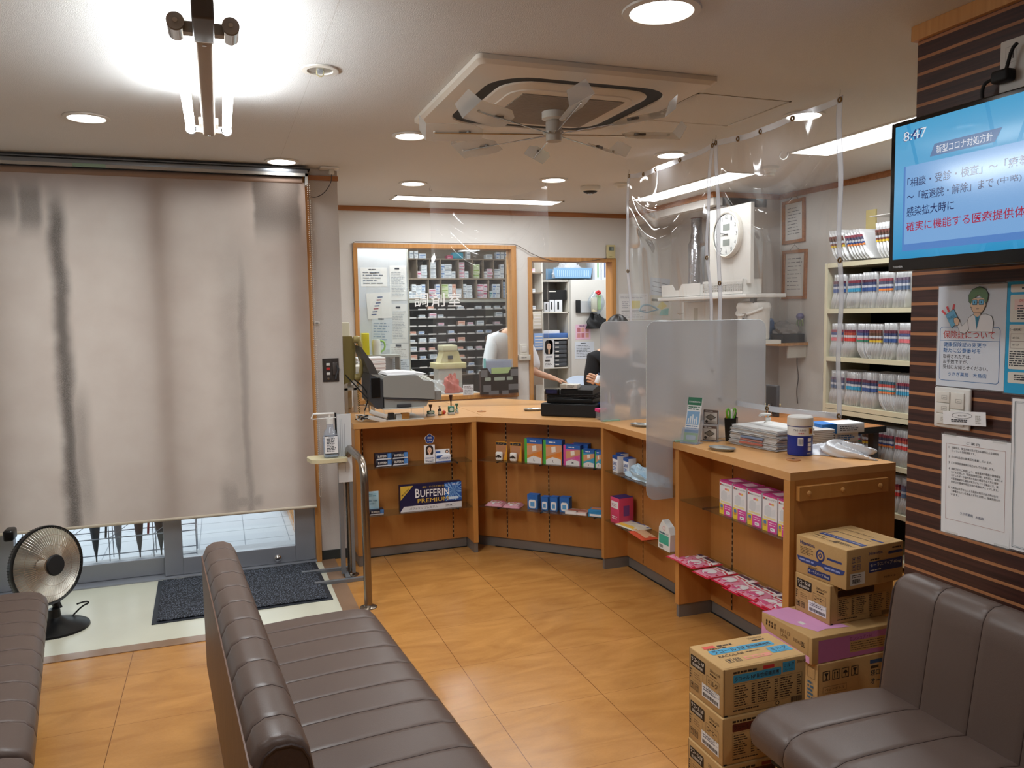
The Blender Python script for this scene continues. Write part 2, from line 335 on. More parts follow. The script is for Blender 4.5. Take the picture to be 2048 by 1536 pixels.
    def text(s, F, st, x, y, h, mat, w=None, al='l', bold=0.0, off=.0011, shear=0.):
        """text with cap height/box h; w forces the width"""
        v, f, bb = text_geo(st, bold)
        if not v: return s
        k = h / max(bb[1], 1e-6); kx = (w / bb[0]) if w else k; W_ = bb[0] * kx
        dx = x - (W_ / 2 if al == 'c' else W_ if al == 'r' else 0)
        return s.add([(dx + a * kx + b * k * shear, y + b * k, off) for a, b in v], f, mat, F)
    def lines(s, F, x0, y0, x1, y1, n, mat, fill=.45, off=.001, seed=0):
        """small print: rows of little word marks"""
        rd = random.Random(seed * 91 + n); dy = (y1 - y0) / n
        for i in range(n):
            y = y1 - (i + 1) * dy + dy * (1 - fill) / 2; x = x0; end = x0 + (x1 - x0) * rd.uniform(.65, 1)
            while x < end:
                w = rd.uniform(.6, 2.6) * dy; w = min(w, end - x)
                if w <= 0: break
                s.rect(F, x, y, x + w, y + dy * fill, mat, off); x += w + dy * .35
        return s
    def barcode(s, F, x0, y0, x1, y1, mat, off=.0012):
        rd = random.Random(5); x = x0
        while x < x1:
            w = (x1 - x0) * rd.choice((.012, .02, .03)); s.rect(F, x, y0, min(x + w, x1), y1, mat, off); x += w + (x1 - x0) * rd.choice((.012, .02, .025))
        return s
    def mesh(s, name):
        me = bpy.data.meshes.new(name); me.from_pydata(s.v, [], s.f)
        for m in s.mats: me.materials.append(m)
        me.polygons.foreach_set('material_index', s.m); me.polygons.foreach_set('use_smooth', s.sm); me.update(); return me
    def build(s, name, parent=None, bevel=0., label=None, solid=0., sub=0, auto=True, seg=2):
        o = bpy.data.objects.new(name, s.mesh(name)); COL.objects.link(o)
        if parent is not None: o.parent = parent
        if solid: md = o.modifiers.new('s', 'SOLIDIFY'); md.thickness = solid; md.offset = 0
        if bevel: md = o.modifiers.new('b', 'BEVEL'); md.width = bevel; md.segments = seg; md.limit_method = 'ANGLE'; md.angle_limit = math.radians(40)
        if sub: md = o.modifiers.new('u', 'SUBSURF'); md.levels = sub; md.render_levels = sub
        if auto and any(s.sm):
            try: o.data.set_sharp_from_angle(angle=math.radians(42))
            except Exception: pass
        if label: o['label'] = label
        return o

def tag(o, label, cat, group=None, kind=None):
    o['label'] = label; o['category'] = cat
    if group: o['group'] = group
    if kind: o['kind'] = kind
    return o
def thing(name, label, cat, loc=(0, 0, 0), rz=0., group=None):
    o = bpy.data.objects.new(name, None); COL.objects.link(o); o.location = loc; o.rotation_euler = (0, 0, rz); o.empty_display_size = .05
    return tag(o, label, cat, group)
def struct(name, mb, label=None, bevel=0.):
    o = mb.build(name, bevel=bevel); o['kind'] = 'structure'
    if label: o['label'] = label
    return o
def copy_tree(o, parent=None):
    c = o.copy(); COL.objects.link(c)
    if parent is not None: c.parent = parent
    for ch in list(o.children): copy_tree(ch, c)
    return c
def dup(o, loc, rz=None, label=None, group=None):
    c = copy_tree(o); c.location = loc
    if rz is not None: c.rotation_euler = (0, 0, rz)
    if label: c['label'] = label
    if group: c['group'] = group
    return c
DK = K('#2b2624'); NAVY = K('#1d2f6b'); REDI = K('#c4302f')

# ================================================================ THE ROOM
b = MB(); b.box(-2.4, 5.2, -1.6, 5.10, -.1, 0, FLOORM); b.box(.45, 5.2, 5.10, 8.9, -.1, 0, FLOORM); struct('floor', b)
# cream entrance floor with brown border strips
b = MB(); b.box(-2.4, .530, 4.005, 4.96, 0, .003, CREAM); struct('floor_entrance', b, 'cream vinyl entrance floor beside the glass doors')
b = MB(); b.box(-2.4, .615, 3.925, 4.005, 0, .0035, BROWNST); b.box(.530, .615, 4.005, 5.0, 0, .0035, BROWNST); struct('trim_1', b, 'brown border strip round the entrance floor')
b = MB(); b.box(-2.4, 5.2, -1.6, 5.12, 2.4, 2.5, CEILP); b.box(.45, 5.2, 5.12, 8.9, 2.4, 2.5, CEILP); struct('ceiling', b)
b = MB()
for x in (.36,): b.box(x, x + .0012, -1.5, 6.5, 2.3995, 2.4, P('ceiling_seam', '#bdbab6', .9))
struct('trim_2', b, 'faint joint lines in the ceiling paper')
# entrance wall (plane y=5): piece right of the doors, lintel, left piece
b = MB(); b.box(.535, .71, 5.0, 6.56, 0, 2.4, WALLG); struct('wall_entrance', b, bevel=.004)
b = MB(); b.box(-2.4, .535, 5.0, 5.12, 2.345, 2.4, WALLG); struct('wall_lintel', b)
b = MB(); b.box(-2.4, -2.2, 4.98, 5.12, 0, 2.4, WALLG); struct('wall_entrance_left', b)
b = MB(); b.box(.503, .535, 4.975, 5.05, 0, 2.345, FRAMEW); b.box(.535, .713, 4.988, 5.0, 2.330, 2.358, TRIM); struct('trim_3', b, 'wooden door jamb beside the entrance blind')
b = MB(); b.box(.536, .711, 4.992, 5.0, 0, .06, P('dark_baseboard', '#2f3433', .5)); struct('baseboard_entrance', b)
b = MB(); b.box(-2.5, -2.4, -1.6, 5.1, 0, 2.4, WALLP); struct('wall_left', b)
b = MB(); b.box(-2.5, 5.2, -1.7, -1.6, 0, 2.4, WALLP); struct('wall_behind', b)
# back wall y=6.56 with a window and a doorway
y0, y1 = 6.56, 6.66
b = MB(); b.box(.60, 1.036, y0, y1, 0, 2.4, WALLP); b.box(1.036, 2.436, y0, y1, 0, .797, WALLP); b.box(1.036, 2.436, y0, y1, 2.105, 2.4, WALLP)
b.box(2.436, 2.546, y0, y1, 0, 2.4, WALLP); b.box(2.546, 3.402, y0, y1, 2.005, 2.4, WALLP); b.box(3.402, 4.25, y0, y1, 0, 2.4, WALLP); struct('wall_back', b)
t = .034
b = MB(); yy0, yy1 = 6.545, 6.675
b.box(1.036, 2.436, yy0, yy1, 2.105 - t, 2.105, FRAMEW); b.box(1.036, 2.436, yy0 - .01, yy1, .797, .797 + t, FRAMEW); b.box(1.036, 1.036 + t, yy0, yy1, .797 + t, 2.105 - t, FRAMEW); b.box(2.436 - .045, 2.436, yy0, yy1, .797 + t, 2.105 - t, FRAMEW)
w = struct('window_1', b, 'dispensing room window in a light wooden frame', .002)
g = MB(); g.box(1.07, 2.391, 6.60, 6.605, .831, 2.071, GLASS); g = g.build('pane', w)
LET = K('#f6f6f4')
s = MB(); F = FRONT(1.53, 6.5985, 1.588)
for i, ch in enumerate('調剤室'): s.text(F, ch, .069 + i * .145, 0, .118, LET, w=.118, al='c', bold=.012, off=0)
s.build('lettering', w, label='white letters on the glass')
b = MB(); b.box(2.546, 2.546 + .037, yy0, yy1, 0, 2.005, FRAMEW); b.box(3.402 - .042, 3.402, yy0, yy1, 0, 2.005, FRAMEW); b.box(2.583, 3.36, yy0, yy1, 2.005 - .035, 2.005, FRAMEW)
struct('door_1', b, 'open doorway to the dispensing room with light wooden frame', .002)
b = MB(); b.box(.71, 3.52, 6.545, 6.56, 2.362, 2.4, TRIM); struct('trim_4', b, 'wooden cornice along the back wall')
# recess and duct beam on the right of the back wall
b = MB(); b.box(3.52, 3.60, 5.2, 6.56, 2.305, 2.4, WALLP); b.box(3.60, 4.0, 5.2, 6.56, 2.30, 2.4, WALLG); struct('wall_beam', b)
b = MB(); b.box(3.985, 4.10, 5.25, 6.56, 0, 2.3, WALLG); struct('wall_recess', b)
b = MB(); b.box(3.60, 4.25, 5.2, 5.32, 0, 2.4, WALLG); struct('wall_corner', b)
b = MB(); b.box(3.50, 3.53, 4.72, 5.22, 1.70, 2.262, P('fin_white', '#d9d6d0', .6)); struct('wall_fin', b, 'white side panel carrying the oval clock', .003)
b = MB(); b.box(3.505, 3.52, 5.2, 6.545, 2.362, 2.4, TRIM); b.box(3.505, 4.13, 5.185, 5.2, 2.362, 2.4, TRIM); struct('trim_5', b, 'wooden cornice round the beam')
b = MB(); b.box(4.13, 4.25, -1.6, 5.2, 0, 2.4, WALLP); struct('wall_right', b)
b = MB(); b.box(4.115, 4.13, 2.0, 5.185, 2.362, 2.4, TRIM); struct('trim_6', b, 'wooden cornice along the right wall')
# dark striped feature wall
b = MB(); b.box(2.14, 2.25, -1.6, 2.033, 0, 2.4, SLATS); struct('wall_striped', b)
b = MB(); b.box(2.122, 2.26, -1.6, 2.045, 2.352, 2.4, FRAMEW); struct('trim_7', b, 'light wooden cornice over the striped wall', .002)
# dispensing room shell
b = MB(); b.box(.4, .6, 6.56, 8.8, 0, 2.4, WALLP); struct('wall_dispensary_left', b)
b = MB(); b.box(.4, 5.2, 8.8, 8.9, 0, 2.4, WALLP); struct('wall_dispensary_back', b)
b = MB(); b.box(5.1, 5.2, 6.56, 8.8, 0, 2.4, WALLP); struct('wall_dispensary_right', b)
# ---------------- entrance sliding doors (plane y=5)
def leaf(x0, x1, zt=2.33, y=5.0, sl=.10, sr=.12, name='door_2', lab=None):
    b = MB(); b.box(x0, x0 + sl, y, y + .04, .012, zt, ALUD); b.box(x1 - sr, x1, y, y + .04, .012, zt, ALUD)
    b.box(x0 + sl, x1 - sr, y, y + .04, .012, .112, ALUD); b.box(x0 + sl, x1 - sr, y, y + .04, zt - .1, zt, ALUD)
    o = struct(name, b, lab, .003); g = MB(); g.box(x0 + sl, x1 - sr, y + .018, y + .023, .112, zt - .1, GLASS); g.build('pane', o); return o
d = leaf(-.362, .500, name='door_2', lab='right aluminium glass entrance door under the blind')
k = MB(); k.lathe([(.020, 0), (.022, .006), (.014, .016), (.004, .019)], CHROME, FR((.273, 4.9995, .045), (1, 0, 0), (0, 0, 1))); k.build('door_lock', d, label='round chrome floor lock')
leaf(-1.25, -.30, y=5.055, sl=.12, sr=.06, name='door_3', lab='left aluminium glass entrance door behind the heater')
leaf(-2.2, -1.26, y=5.0, sl=.1, sr=.11, name='door_4', lab='fixed aluminium glass side panel at far left')
b = MB(); b.box(-2.2, .503, 4.96, 5.10, 0, .010, ALUD); b.box(-2.2, .503, 4.99, 5.10, 2.325, 2.345, ALUD); b.box(-1.285, -1.245, 4.985, 5.06, .01, 2.33, GREYD); struct('trim_8', b, 'aluminium door sill and head track')
# ---------------- outdoors, seen under the blind
PAVE = P('paving', '#c3c8cf', .8, var=.08, vscale=3, bump=.1, bscale=40); JOINT = P('paving_joint', '#9aa0a8', .9)
b = MB(); b.box(-8, 6, 5.12, 16, -.16, -.06, PAVE)
for i in range(34): b.box(-8, 6, 5.3 + i * .3, 5.306 + i * .3, -.06, -.0595, JOINT)
for i in range(46): b.box(-8 + i * .3, -7.994 + i * .3, 5.12, 16, -.06, -.0595, JOINT)
struct('ground', b, 'pale paving slabs outside the glass doors')
b = MB(); b.box(-3.0, .45, 5.2, 5.55, -.06, .001, P('step_stone', '#b9bcc2', .7, var=.06)); struct('ground_step', b, 'stone doorstep outside the doors')

# ================================================================ LAMPS (each fixture carries its own light)
WARMW = (.93, .97, 1.0)
DIFF = EM('downlight_glow', (1, .98, .95), 9.0); TUBE = EM('tube_glow', (.93, .98, 1.0), 38.0); RECG = EM('recessed_glow', (1, .985, .955), 5.0)
RIM = P('lamp_rim', '#d9d5cc', .4)
def downlight(label, x, y, r=.075, lit=True, power=16.):
    t = thing('ceiling_downlight', label, 'ceiling light', (x, y, 2.4), 0, 'round ceiling downlights')
    b = MB(); b.lathe([(r * 1.28, -.001), (r * 1.26, -.007), (r * 1.04, -.009), (r, -.004), (r * .97, .001)], RIM, cap=False); b.build('rim', t)
    b = MB(); b.lathe([(r * .99, -.0045), (r * .5, -.0075), (.002, -.0085)], DIFF, cap=False); b.build('diffuser', t)
    l = bpy.data.lights.new('downlight_lamp', 'AREA'); l.shape = 'DISK'; l.size = r * 1.8; l.energy = power * E_DOWN / 22.; l.color = WARMW
    o = bpy.data.objects.new('downlight_lamp', l); COL.objects.link(o); o.parent = t; o.location = (0, 0, -.012); l.spread = math.radians(130)
    return t
downlight('round ceiling downlight at far left above the blind', -.508, 4.017)
downlight('round ceiling downlight just before the right end of the blind rail', .374, 4.813, power=3.)
downlight('large round ceiling downlight at top centre nearest the viewer', 1.278, 2.161, .092)
downlight('round ceiling downlight above the pharmacy window, left of the far pair', 1.264, 5.363)
downlight('round ceiling downlight above the pharmacy window, right of the far pair', 2.133, 4.996)
downlight('round ceiling downlight between the fan and the middle clear curtain', 2.457, 4.05)
downlight('round ceiling downlight behind the top hem of the nearest clear curtain', 2.57, 3.083)
downlight('round ceiling downlight under the fan blades at left of the air conditioner', .93, 3.98, .07)
# small unlit recessed spot
t = thing('emergency_downlight', 'small unlit recessed ceiling spotlight right of the tube lamp', 'ceiling light', (.383, 3.036, 2.4))
b = MB(); b.lathe([(.068, -.001), (.066, -.006), (.047, -.007), (.044, .0)], RIM, cap=False); b.build('rim', t)
b = MB(); b.lathe([(.046, -.002), (.03, -.004), (.002, -.005)], P('reflector', '#bdbab2', .25, .7), cap=False); b.build('reflector', t)
b = MB(); b.tube([(-.012, 0, -.004), (-.012, 0, -.02), (0, 0, -.027), (.012, 0, -.02), (.012, 0, -.004)], .002, CREAMP, smoothn=1); b.lathe([(.013, -.012), (.013, -.003)], CLEARB); b.build('bulb', t)

def recessed(label, x0, x1, y0, y1, power):
    cx, cy = (x0 + x1) / 2, (y0 + y1) / 2; t = thing('recessed_fluorescent_light', label, 'ceiling light', (cx, cy, 2.4), 0, 'recessed fluorescent ceiling lights')
    a, c = (x1 - x0) / 2, (y1 - y0) / 2; b = MB(); r = .014
    b.box(-a, a, -c, -c + r, -.006, 0, RIM); b.box(-a, a, c - r, c, -.006, 0, RIM); b.box(-a, -a + r, -c, c, -.006, 0, RIM); b.box(a - r, a, -c, c, -.006, 0, RIM); b.build('frame', t)
    b = MB(); b.box(-a + r, a - r, -c + r, c - r, -.004, -.002, RECG); b.build('diffuser', t)
    l = bpy.data.lights.new('fluorescent_lamp', 'AREA'); l.shape = 'RECTANGLE'; l.size = 2 * a - .04; l.size_y = 2 * c - .04; l.energy = power * E_RECESS / 9.; l.color = (.90, .96, 1.0)
    o = bpy.data.objects.new('fluorescent_lamp', l); COL.objects.link(o); o.parent = t; o.location = (0, 0, -.012)
recessed('long recessed fluorescent light in front of the pharmacy window wall', 1.26, 2.61, 5.90, 6.14, 24)
recessed('long recessed fluorescent light behind the two near clear curtains', 3.10, 3.34, 4.43, 5.74, 13)
recessed('long recessed fluorescent light behind the television corner', 3.08, 3.37, 2.55, 3.83, 34)
recessed('long recessed fluorescent light in the dispensing room left half', 1.0, 2.3, 7.45, 7.7, 44)
recessed('unseen ceiling light added to brighten the board just behind the pharmacy window', 1.0, 2.3, 6.70, 6.84, 24)  # added lamp, hidden above the window, to brighten the white partition
recessed('long recessed fluorescent light in the dispensing room right half', 2.6, 3.9, 6.95, 7.2, 26)
# more of the same ceiling lights over the seats behind the viewer
for x, y in ((.2, .6), (1.5, .4), (-1.2, 2.0), (-1.2, .2)): downlight('round ceiling downlight over the seats behind the viewer', x, y, .075)

# twin tube lamp hanging below the ceiling at left
t = thing('twin_tube_lamp', 'pendant lamp with two bright fluorescent tubes either side of a beige bar', 'ceiling light', (-.005, 2.9, 2.25))
for sx in (-1, 1):
    b = MB(); b.cyl((sx * .066, -.60, 0), (sx * .066, .535, 0), .0165, TUBE, 20); b.build('fluorescent_tube', t)
    b = MB(); b.cyl((sx * .066, -.66, 0), (sx * .066, -.58, 0), .0215, CHROME, 24); b.cyl((sx * .066, -.672, 0), (sx * .066, -.66, 0), .0215, GREYL, 24, r1=.017); b.cyl((sx * .066, -.676, 0), (sx * .066, -.672, 0), .006, CHROME, 12)
    b.box(sx * .022, sx * .056, -.635, -.605, -.014, .014, GREYL); b.build('tube_socket', t)
    b = MB(); b.cyl((sx * .066, .53, 0), (sx * .066, .565, 0), .0205, CHROME, 24, r1=.019); b.box(sx * .022, sx * .056, .53, .556, -.012, .012, OFFW); b.build('tube_socket', t)
    b = MB(); b.box(sx * .028 - .007, sx * .028 + .007, .42, .50, -.004, .02, GREYL); b.build('tube_clip', t)
b = MB(); b.box(-.023, .023, -.60, .555, -.022, .018, P('bar_beige', '#b3a698', .5), c=.008); b.build('lamp_bar', t)
b = MB(); b.box(-.026, .026, -.78, -.60, -.026, .15, P('housing_grey', '#5f5a56', .4, .3), c=.006); b.box(-.024, .024, -.615, -.59, -.023, .019, CHROME); b.build('housing', t)
b = MB(); b.cyl((0, -.565, -.024), (0, -.565, -.018), .006, CHROME, 12); b.cyl((0, .535, -.026), (0, .535, -.018), .005, CHROME, 12); b.build('screw', t)
l = bpy.data.lights.new('tube_lamp_light', 'AREA'); l.shape = 'RECTANGLE'; l.size = .15; l.size_y = 1.1; l.energy = 14; l.color = (.90, .96, 1.0)
o = bpy.data.objects.new('tube_lamp_light', l); COL.objects.link(o); o.parent = t; o.location = (0, 0, -.03)

# ================================================================ ROLLER BLIND
t = thing('roller_blind', 'large pinkish beige roller blind with black mildew streaks over the entrance doors', 'blind', (0, 4.92, 0))
def _bl(u, v):
    x = -1.95 + 2.458 * u; z = .372 + (.012 * (1 - u)) + (2.30 - .372) * v
    return (x, .004 * math.sin(x * 2.1 + v * 3) * (1 - v), z)
b = MB(); b.grid(_bl, 40, 12, BLIND); b.build('blind_cloth', t)
b = MB(); b.cyl((-1.95, 0, .375), (.508, 0, .363), .009, P('blind_hem', '#c9bda9', .7), 12); b.build('bottom_bar', t)
b = MB(); b.cyl((-1.95, .012, 2.312), (.495, .012, 2.312), .021, P('blind_roll', '#9c8475', .8), 20); b.build('roll', t)
b = MB(); b.box(-1.98, .525, -.028, .05, 2.345, 2.372, ALU, c=.004); b.box(-1.98, .525, -.030, -.022, 2.333, 2.350, GREYL); b.box(.510, .525, -.03, .045, 2.285, 2.35, GREYL); b.box(-1.98, .54, -.02, .06, 2.372, 2.379, BLACKM); b.build('head_rail', t)
b = MB(); b.box(-.70, -.54, -.034, -.020, 2.333, 2.352, P('pale_green', '#9fc0ae', .5), c=.003); b.build('valance_clip', t, label='pale green clip on the head rail')
b = MB()
PEARL = P('bead_white', '#cfc6b8', .4)
for i in range(150):
    z = 2.29 - i * .0125
    if z > .47:
        for dx in (.520, .532): b.lathe([(.0008, -.0032), (.0034, 0), (.0008, .0032)], PEARL, FR((dx + .008 * (1 - z / 2.3), -.03, z), (1, 0, 0), (0, 1, 0)), n=6, cap=False)
b.tube([(.532, -.03, .48), (.537, -.03, .44), (.529, -.03, .42), (.522, -.03, .44), (.526, -.03, .48)], .0026, PEARL, smoothn=2)
b.build('bead_chain', t)

# ================================================================ COUNTER UNITS
KH = .065; CT = .873
def counter_unit(label, p0, p1, shelves, depth=.42, track=(), left_panel=True, right_panel=True, name='display_counter', step=.155, end=False):
    """p0->p1 front line on the floor, left to right as seen from the customer side. local x along front, local y inwards"""
    p0 = Vector(p0); p1 = Vector(p1); L = (p1 - p0).length; ang = math.atan2(p1.y - p0.y, p1.x - p0.x)
    t = thing(name, label, 'counter', (p0.x, p0.y, 0), ang, 'beech display counters')
    pw = .032
    bl = pw * .5 if left_panel else -.150; br = L - pw * .5 if (right_panel or L > .9 or end or abs(ang) > 1.2) else L + .152
    b = MB(); b.box(bl, br, step, step + .02, KH, CT - .03, BEECHD); b.box(pw * .5, L - pw * .5, depth - .02, depth, KH, CT - .03, BEECHD)
    for x in track:
        b.box(x - .0035, x + .0035, step - .0008, step, KH + .01, CT - .04, BLACKM)
        for k in range(26): b.box(x - .0028, x + .0028, step - .0012, step - .0007, KH + .03 + k * .029, KH + .041 + k * .029, P('track_metal', '#b9a98c', .4, .6))
    b.build('back_panel', t)
    for q, (xa, xb) in enumerate(((0, pw), (L - pw, L))):
        if (q == 0 and left_panel) or (q == 1 and right_panel): b = MB(); b.box(xa, xb, 0, depth, KH, CT - .03, BEECH); b.build('side_panel', t, .0012)
    b = MB(); b.box(.003, L - .003, .0, .03, CT - .06, CT - .03, BEECH) if False else None
    b = MB(); b.box(bl if bl < 0 else pw, br if br > L else L - pw, step + .01, step + .02, 0, KH, KICK); (b.box(.004, pw - .004, .006, depth, 0, KH, KICK) if left_panel else 0); (b.box(L - pw + .004, L - .004, .006, depth, 0, KH, KICK) if right_panel or end else 0)
    b.box(pw, L - pw, step + .004, step + .012, 0, .004, BLACKM); b.build('kick_plate', t)
    for z in shelves:
        b = MB(); b.box(pw + .002 if bl > 0 else -.004, L - pw - .002 if br < L else L + .004, .008, step - .002, z - .006, z, SHGLASS)
        sg = b.build('glass_shelf', t); b = MB()
        for x in list(track) or (L * .3, L * .8): b.box(x - .004, x + .004, .02, step, z - .014, z - .006, BLACKM)
        b.build('bracket', sg)
    return t
ctr1 = counter_unit('left beech display counter, straight, with tablet packs on its glass shelves', (.728, 4.77), (1.491, 4.77), (.595, .30), .5, (.07, .64))
ctr2 = counter_unit('slanted beech display counter in the corner under the black cash register', (1.495, 4.772), (2.062, 4.187), (.595, .30), .5, (.125, .42, .77), False, False)
ctr3 = counter_unit('beech display counter running towards the viewer behind the tall frosted panel', (2.067, 4.183), (2.067, 3.371), (.595, .30), .55, (.22,), right_panel=False)
ctr4 = counter_unit('nearest beech display counter with mask cartons on its glass shelf', (2.067, 3.367), (2.067, 2.537), (.595, .285), .52, (.21,), right_panel=False, step=.185, end=True)
# counter tops: one continuous board per unit
def top_slab(label, pts, z0=CT - .032, z1=CT):
    x0 = sum(p[0] for p in pts) / len(pts); y0 = sum(p[1] for p in pts) / len(pts)
    t = thing('counter_worktop', label, 'worktop', (x0, y0, z0), 0, 'beech counter worktops'); b = MB()
    b.prism([(x - x0, y - y0) for x, y in pts], 0, z1 - z0, BEECHT, cap=True); b.build('board', t, .0015); return t
top_slab('light beech worktop of the left counter carrying the printer', [(.722, 4.767), (1.493, 4.767), (1.54, 4.80), (1.54, 5.74), (.722, 5.74)])
w2 = top_slab('light beech corner worktop carrying the cash register', [(1.494, 4.768), (2.064, 4.181), (2.60, 4.181), (2.60, 4.9), (1.99, 5.74), (1.543, 5.74), (1.543, 4.80)])
top_slab('light beech worktop of the third counter under the frosted panels', [(2.063, 4.179), (2.063, 3.371), (2.60, 3.371), (2.60, 4.179)])
w4 = top_slab('light beech worktop of the nearest counter carrying the paper pile', [(2.061, 3.369), (2.061, 2.519), (2.592, 2.519), (2.592, 3.369)])
b = MB(Matrix.Rotation(PI / 2, 4, 'Z') @ Matrix.Translation((-2.067, -3.367, 0)))
b.box(2.061, 2.592, 2.519, 2.551, KH, CT - .032, BEECHD); e = b.build('end_panel', ctr4, .001)
b = MB(Matrix.Rotation(PI / 2, 4, 'Z') @ Matrix.Translation((-2.067, -3.367, 0))); b.box(2.059, 2.082, 2.5165, 2.553, KH, CT - .0325, BEECH); b.box(2.07, 2.58, 2.524, 2.55, 0, KH, KICK); b.build('front_edge', ctr4)
t = thing('peg_rail', 'slim beech rail with three round pegs on the end of the nearest counter', 'rail', (2.09, 2.519, .79))
b = MB(); b.box(0, .445, -.020, -.0005, -.028, .028, BEECH); b.build('board', t, .001)
for x in (.045, .21, .40):
    b = MB(); b.lathe([(.010, 0), (.010, .004), (.006, .008), (.001, .009)], FRAMEW, FR((x, -.020, 0), (1, 0, 0), (0, 0, 1))); b.build('peg', t)
def cable_cap(par, x, y):
    b = MB(); b.lathe([(.030, 0), (.030, .003), (.026, .0045), (.004, .0045)], P('cap_wood', '#a9713f', .4)); b.rect(TOP(0, 0, .0046), -.004, -.004, .006, .018, DK)
    o = b.build('cable_cap', par, label='round brown cable hole cap'); o.location = (x - par.location.x, y - par.location.y, .0321)
cable_cap(w4, 2.254, 2.735); cable_cap(w2, 1.60, 5.0)

# ================================================================ BENCHES
def bench_geo(L, seams, name, label, loc, rz, flip=1, seam_w=.004):
    """local: y runs from 0 (far end) to -L, x from 0 (back's outer face) to .58; flip=-1 mirrors x"""
    t = thing(name, label, 'bench', loc, rz, 'brown vinyl waiting benches'); S = Matrix.Diagonal((flip, 1, 1, 1))
    def rev(o):
        if flip < 0: o.data.flip_normals()
        return o
    # cushioned slab with stitched channels across: profile swept along y with dips at seams
    def slab(prof, mat, nm, y_far, y_near, dips, ds=.0028, rnd=.022):
        ys = sorted(set([y_far, y_far - .006, y_far - .014, y_far - rnd, y_near + rnd, y_near + .014, y_near + .006, y_near] + [y for s in dips for y in (s + .020, s + .0035, s + .0012, s, s - .0012, s - .0035, s - .020)]), reverse=True)
        cx = sum(p[0] for p in prof) / len(prof); cz = sum(p[1] for p in prof) / len(prof); n = len(prof); vs = []
        for y in ys:
            e = min(y_far - y, y - y_near); sh = 0.
            if e < rnd: sh = rnd * .75 * (1 - math.sqrt(max(0, 1 - (1 - e / rnd) ** 2)))
            for s in dips:
                d = abs(y - s)
                if d < .0125: sh = max(sh, ds * (1 if d < .0005 else .75 if d < .002 else .22 if d < .005 else 0))
            for x, z in prof:
                k = Vector((x - cx, z - cz)); l = k.length; k = k * ((l - sh) / l) if l else k
                # shrink by axis so long thin slabs keep their length
                sx = max(0, 1 - sh / max(.05, .5 * (max(p[0] for p in prof) - min(p[0] for p in prof)))); sz = max(0, 1 - sh / max(.03, .5 * (max(p[1] for p in prof) - min(p[1] for p in prof))))
                vs.append((cx + (x - cx) * sx, y, cz + (z - cz) * sz))
        b = MB(S); m = len(ys)
        b.add(vs, [(j * n + i, j * n + (i + 1) % n, (j + 1) * n + (i + 1) % n, (j + 1) * n + i) for j in range(m - 1) for i in range(n)] + [tuple(range(n - 1, -1, -1)), tuple(range((m - 1) * n, m * n))], mat, None, True)
        for s in dips:
            w_ = max(p[0] for p in prof) - min(p[0] for p in prof); h_ = max(p[1] for p in prof) - min(p[1] for p in prof); kx = 1 - .0040 / w_; kz = 1 - .0040 / h_
            b.tube([(cx + (x - cx) * kx, s, cz + (z - cz) * kz) for x, z in prof] + [(cx + (prof[0][0] - cx) * kx, s, cz + (prof[0][1] - cz) * kz)], .0012, LEATHERD, 5)
        return rev(b.build(nm, t))
    seat = [(.105, .285), (.105, .36), (.16, .368), (.30, .372), (.44, .372), (.51, .368), (.55, .355), (.572, .33), (.578, .30), (.572, .275), (.55, .268), (.3, .27), (.13, .27)]
    slab(seat[::-1], LEATHER, 'seat', 0, -L, seams)
    back = [(-.044, .262), (.118, .262), (.110, .36), (.090, .50), (.070, .62), (.062, .665), (.048, .69), (.022, .703), (-.012, .703), (-.036, .69), (-.050, .66), (-.048, .50), (-.045, .30)]
    slab(back[::-1], LEATHER, 'backrest', -.0, -L, seams)
    b = MB(S); b.prism([(-.046, .655), (-.0535, .655), (-.0535, .245), (-.046, .245)], 0.004, L - .004, BACKW, FR((0, 0, 0), (1, 0, 0), (0, 0, 1)), True); rev(b.build('back_board', t))
    # darker end panels with piping
    for y, s in ((0, 1), (-L, -1)):
        b = MB(S); F = FR((0, y - s * .002, 0), (1, 0, 0), (0, 0, 1)); pts = [(x * .84 + .006, .275 + (z - .262) * .93) for x, z in back]
        pp = [(p[0], y + s * .001 if True else 0, p[1]) for p in pts] + [(pts[0][0], y + s * .001, pts[0][1])]
        b.add([(p[0], y + s * .0005, p[1]) for p in pts], [tuple(range(len(pts)))], LEATHERD); b.tube(pp, .0035, LEATHERD, 6); rev(b.build('end_panel', t))
    b = MB(S); b.box(.06, .54, -L + .06, -.06, .235, .27, BLACKM); rev(b.build('frame', t))
    for x in (.03, .50):
        for y in (-.045, -L + .08):
            b = MB(S); b.cyl((x, y, .02), (x, y, .24), .0125, CHROME, 16); b.cyl((x, y, 0), (x, y, .022), .016, BLACK, 16, r1=.0135); rev(b.build('leg', t))
    return t
bench_geo(1.52, [-.11 - .146 * i for i in range(10)], 'waiting_bench', 'centre waiting bench seen from its wood-panelled back', (-.045, 3.05, 0), math.radians(4.3))
bench_geo(1.46, [-.11 - .146 * i for i in range(9)], 'waiting_bench', 'far left waiting bench beside the round heater, cut off by the frame', (-1.315, 3.755, 0), math.radians(8.6))
bench_geo(1.46, [-.11 - .146 * i for i in range(9)], 'waiting_bench', 'bottom left waiting bench, only its corner in view', (-1.085, 2.285, 0), math.radians(8.6))
bench_geo(1.52, [-.155 - .155 * i for i in range(9)], 'waiting_bench', 'dark brown padded bench under the posters on the striped wall', (1.945, 1.83, 0), math.radians(-1.0), -1)

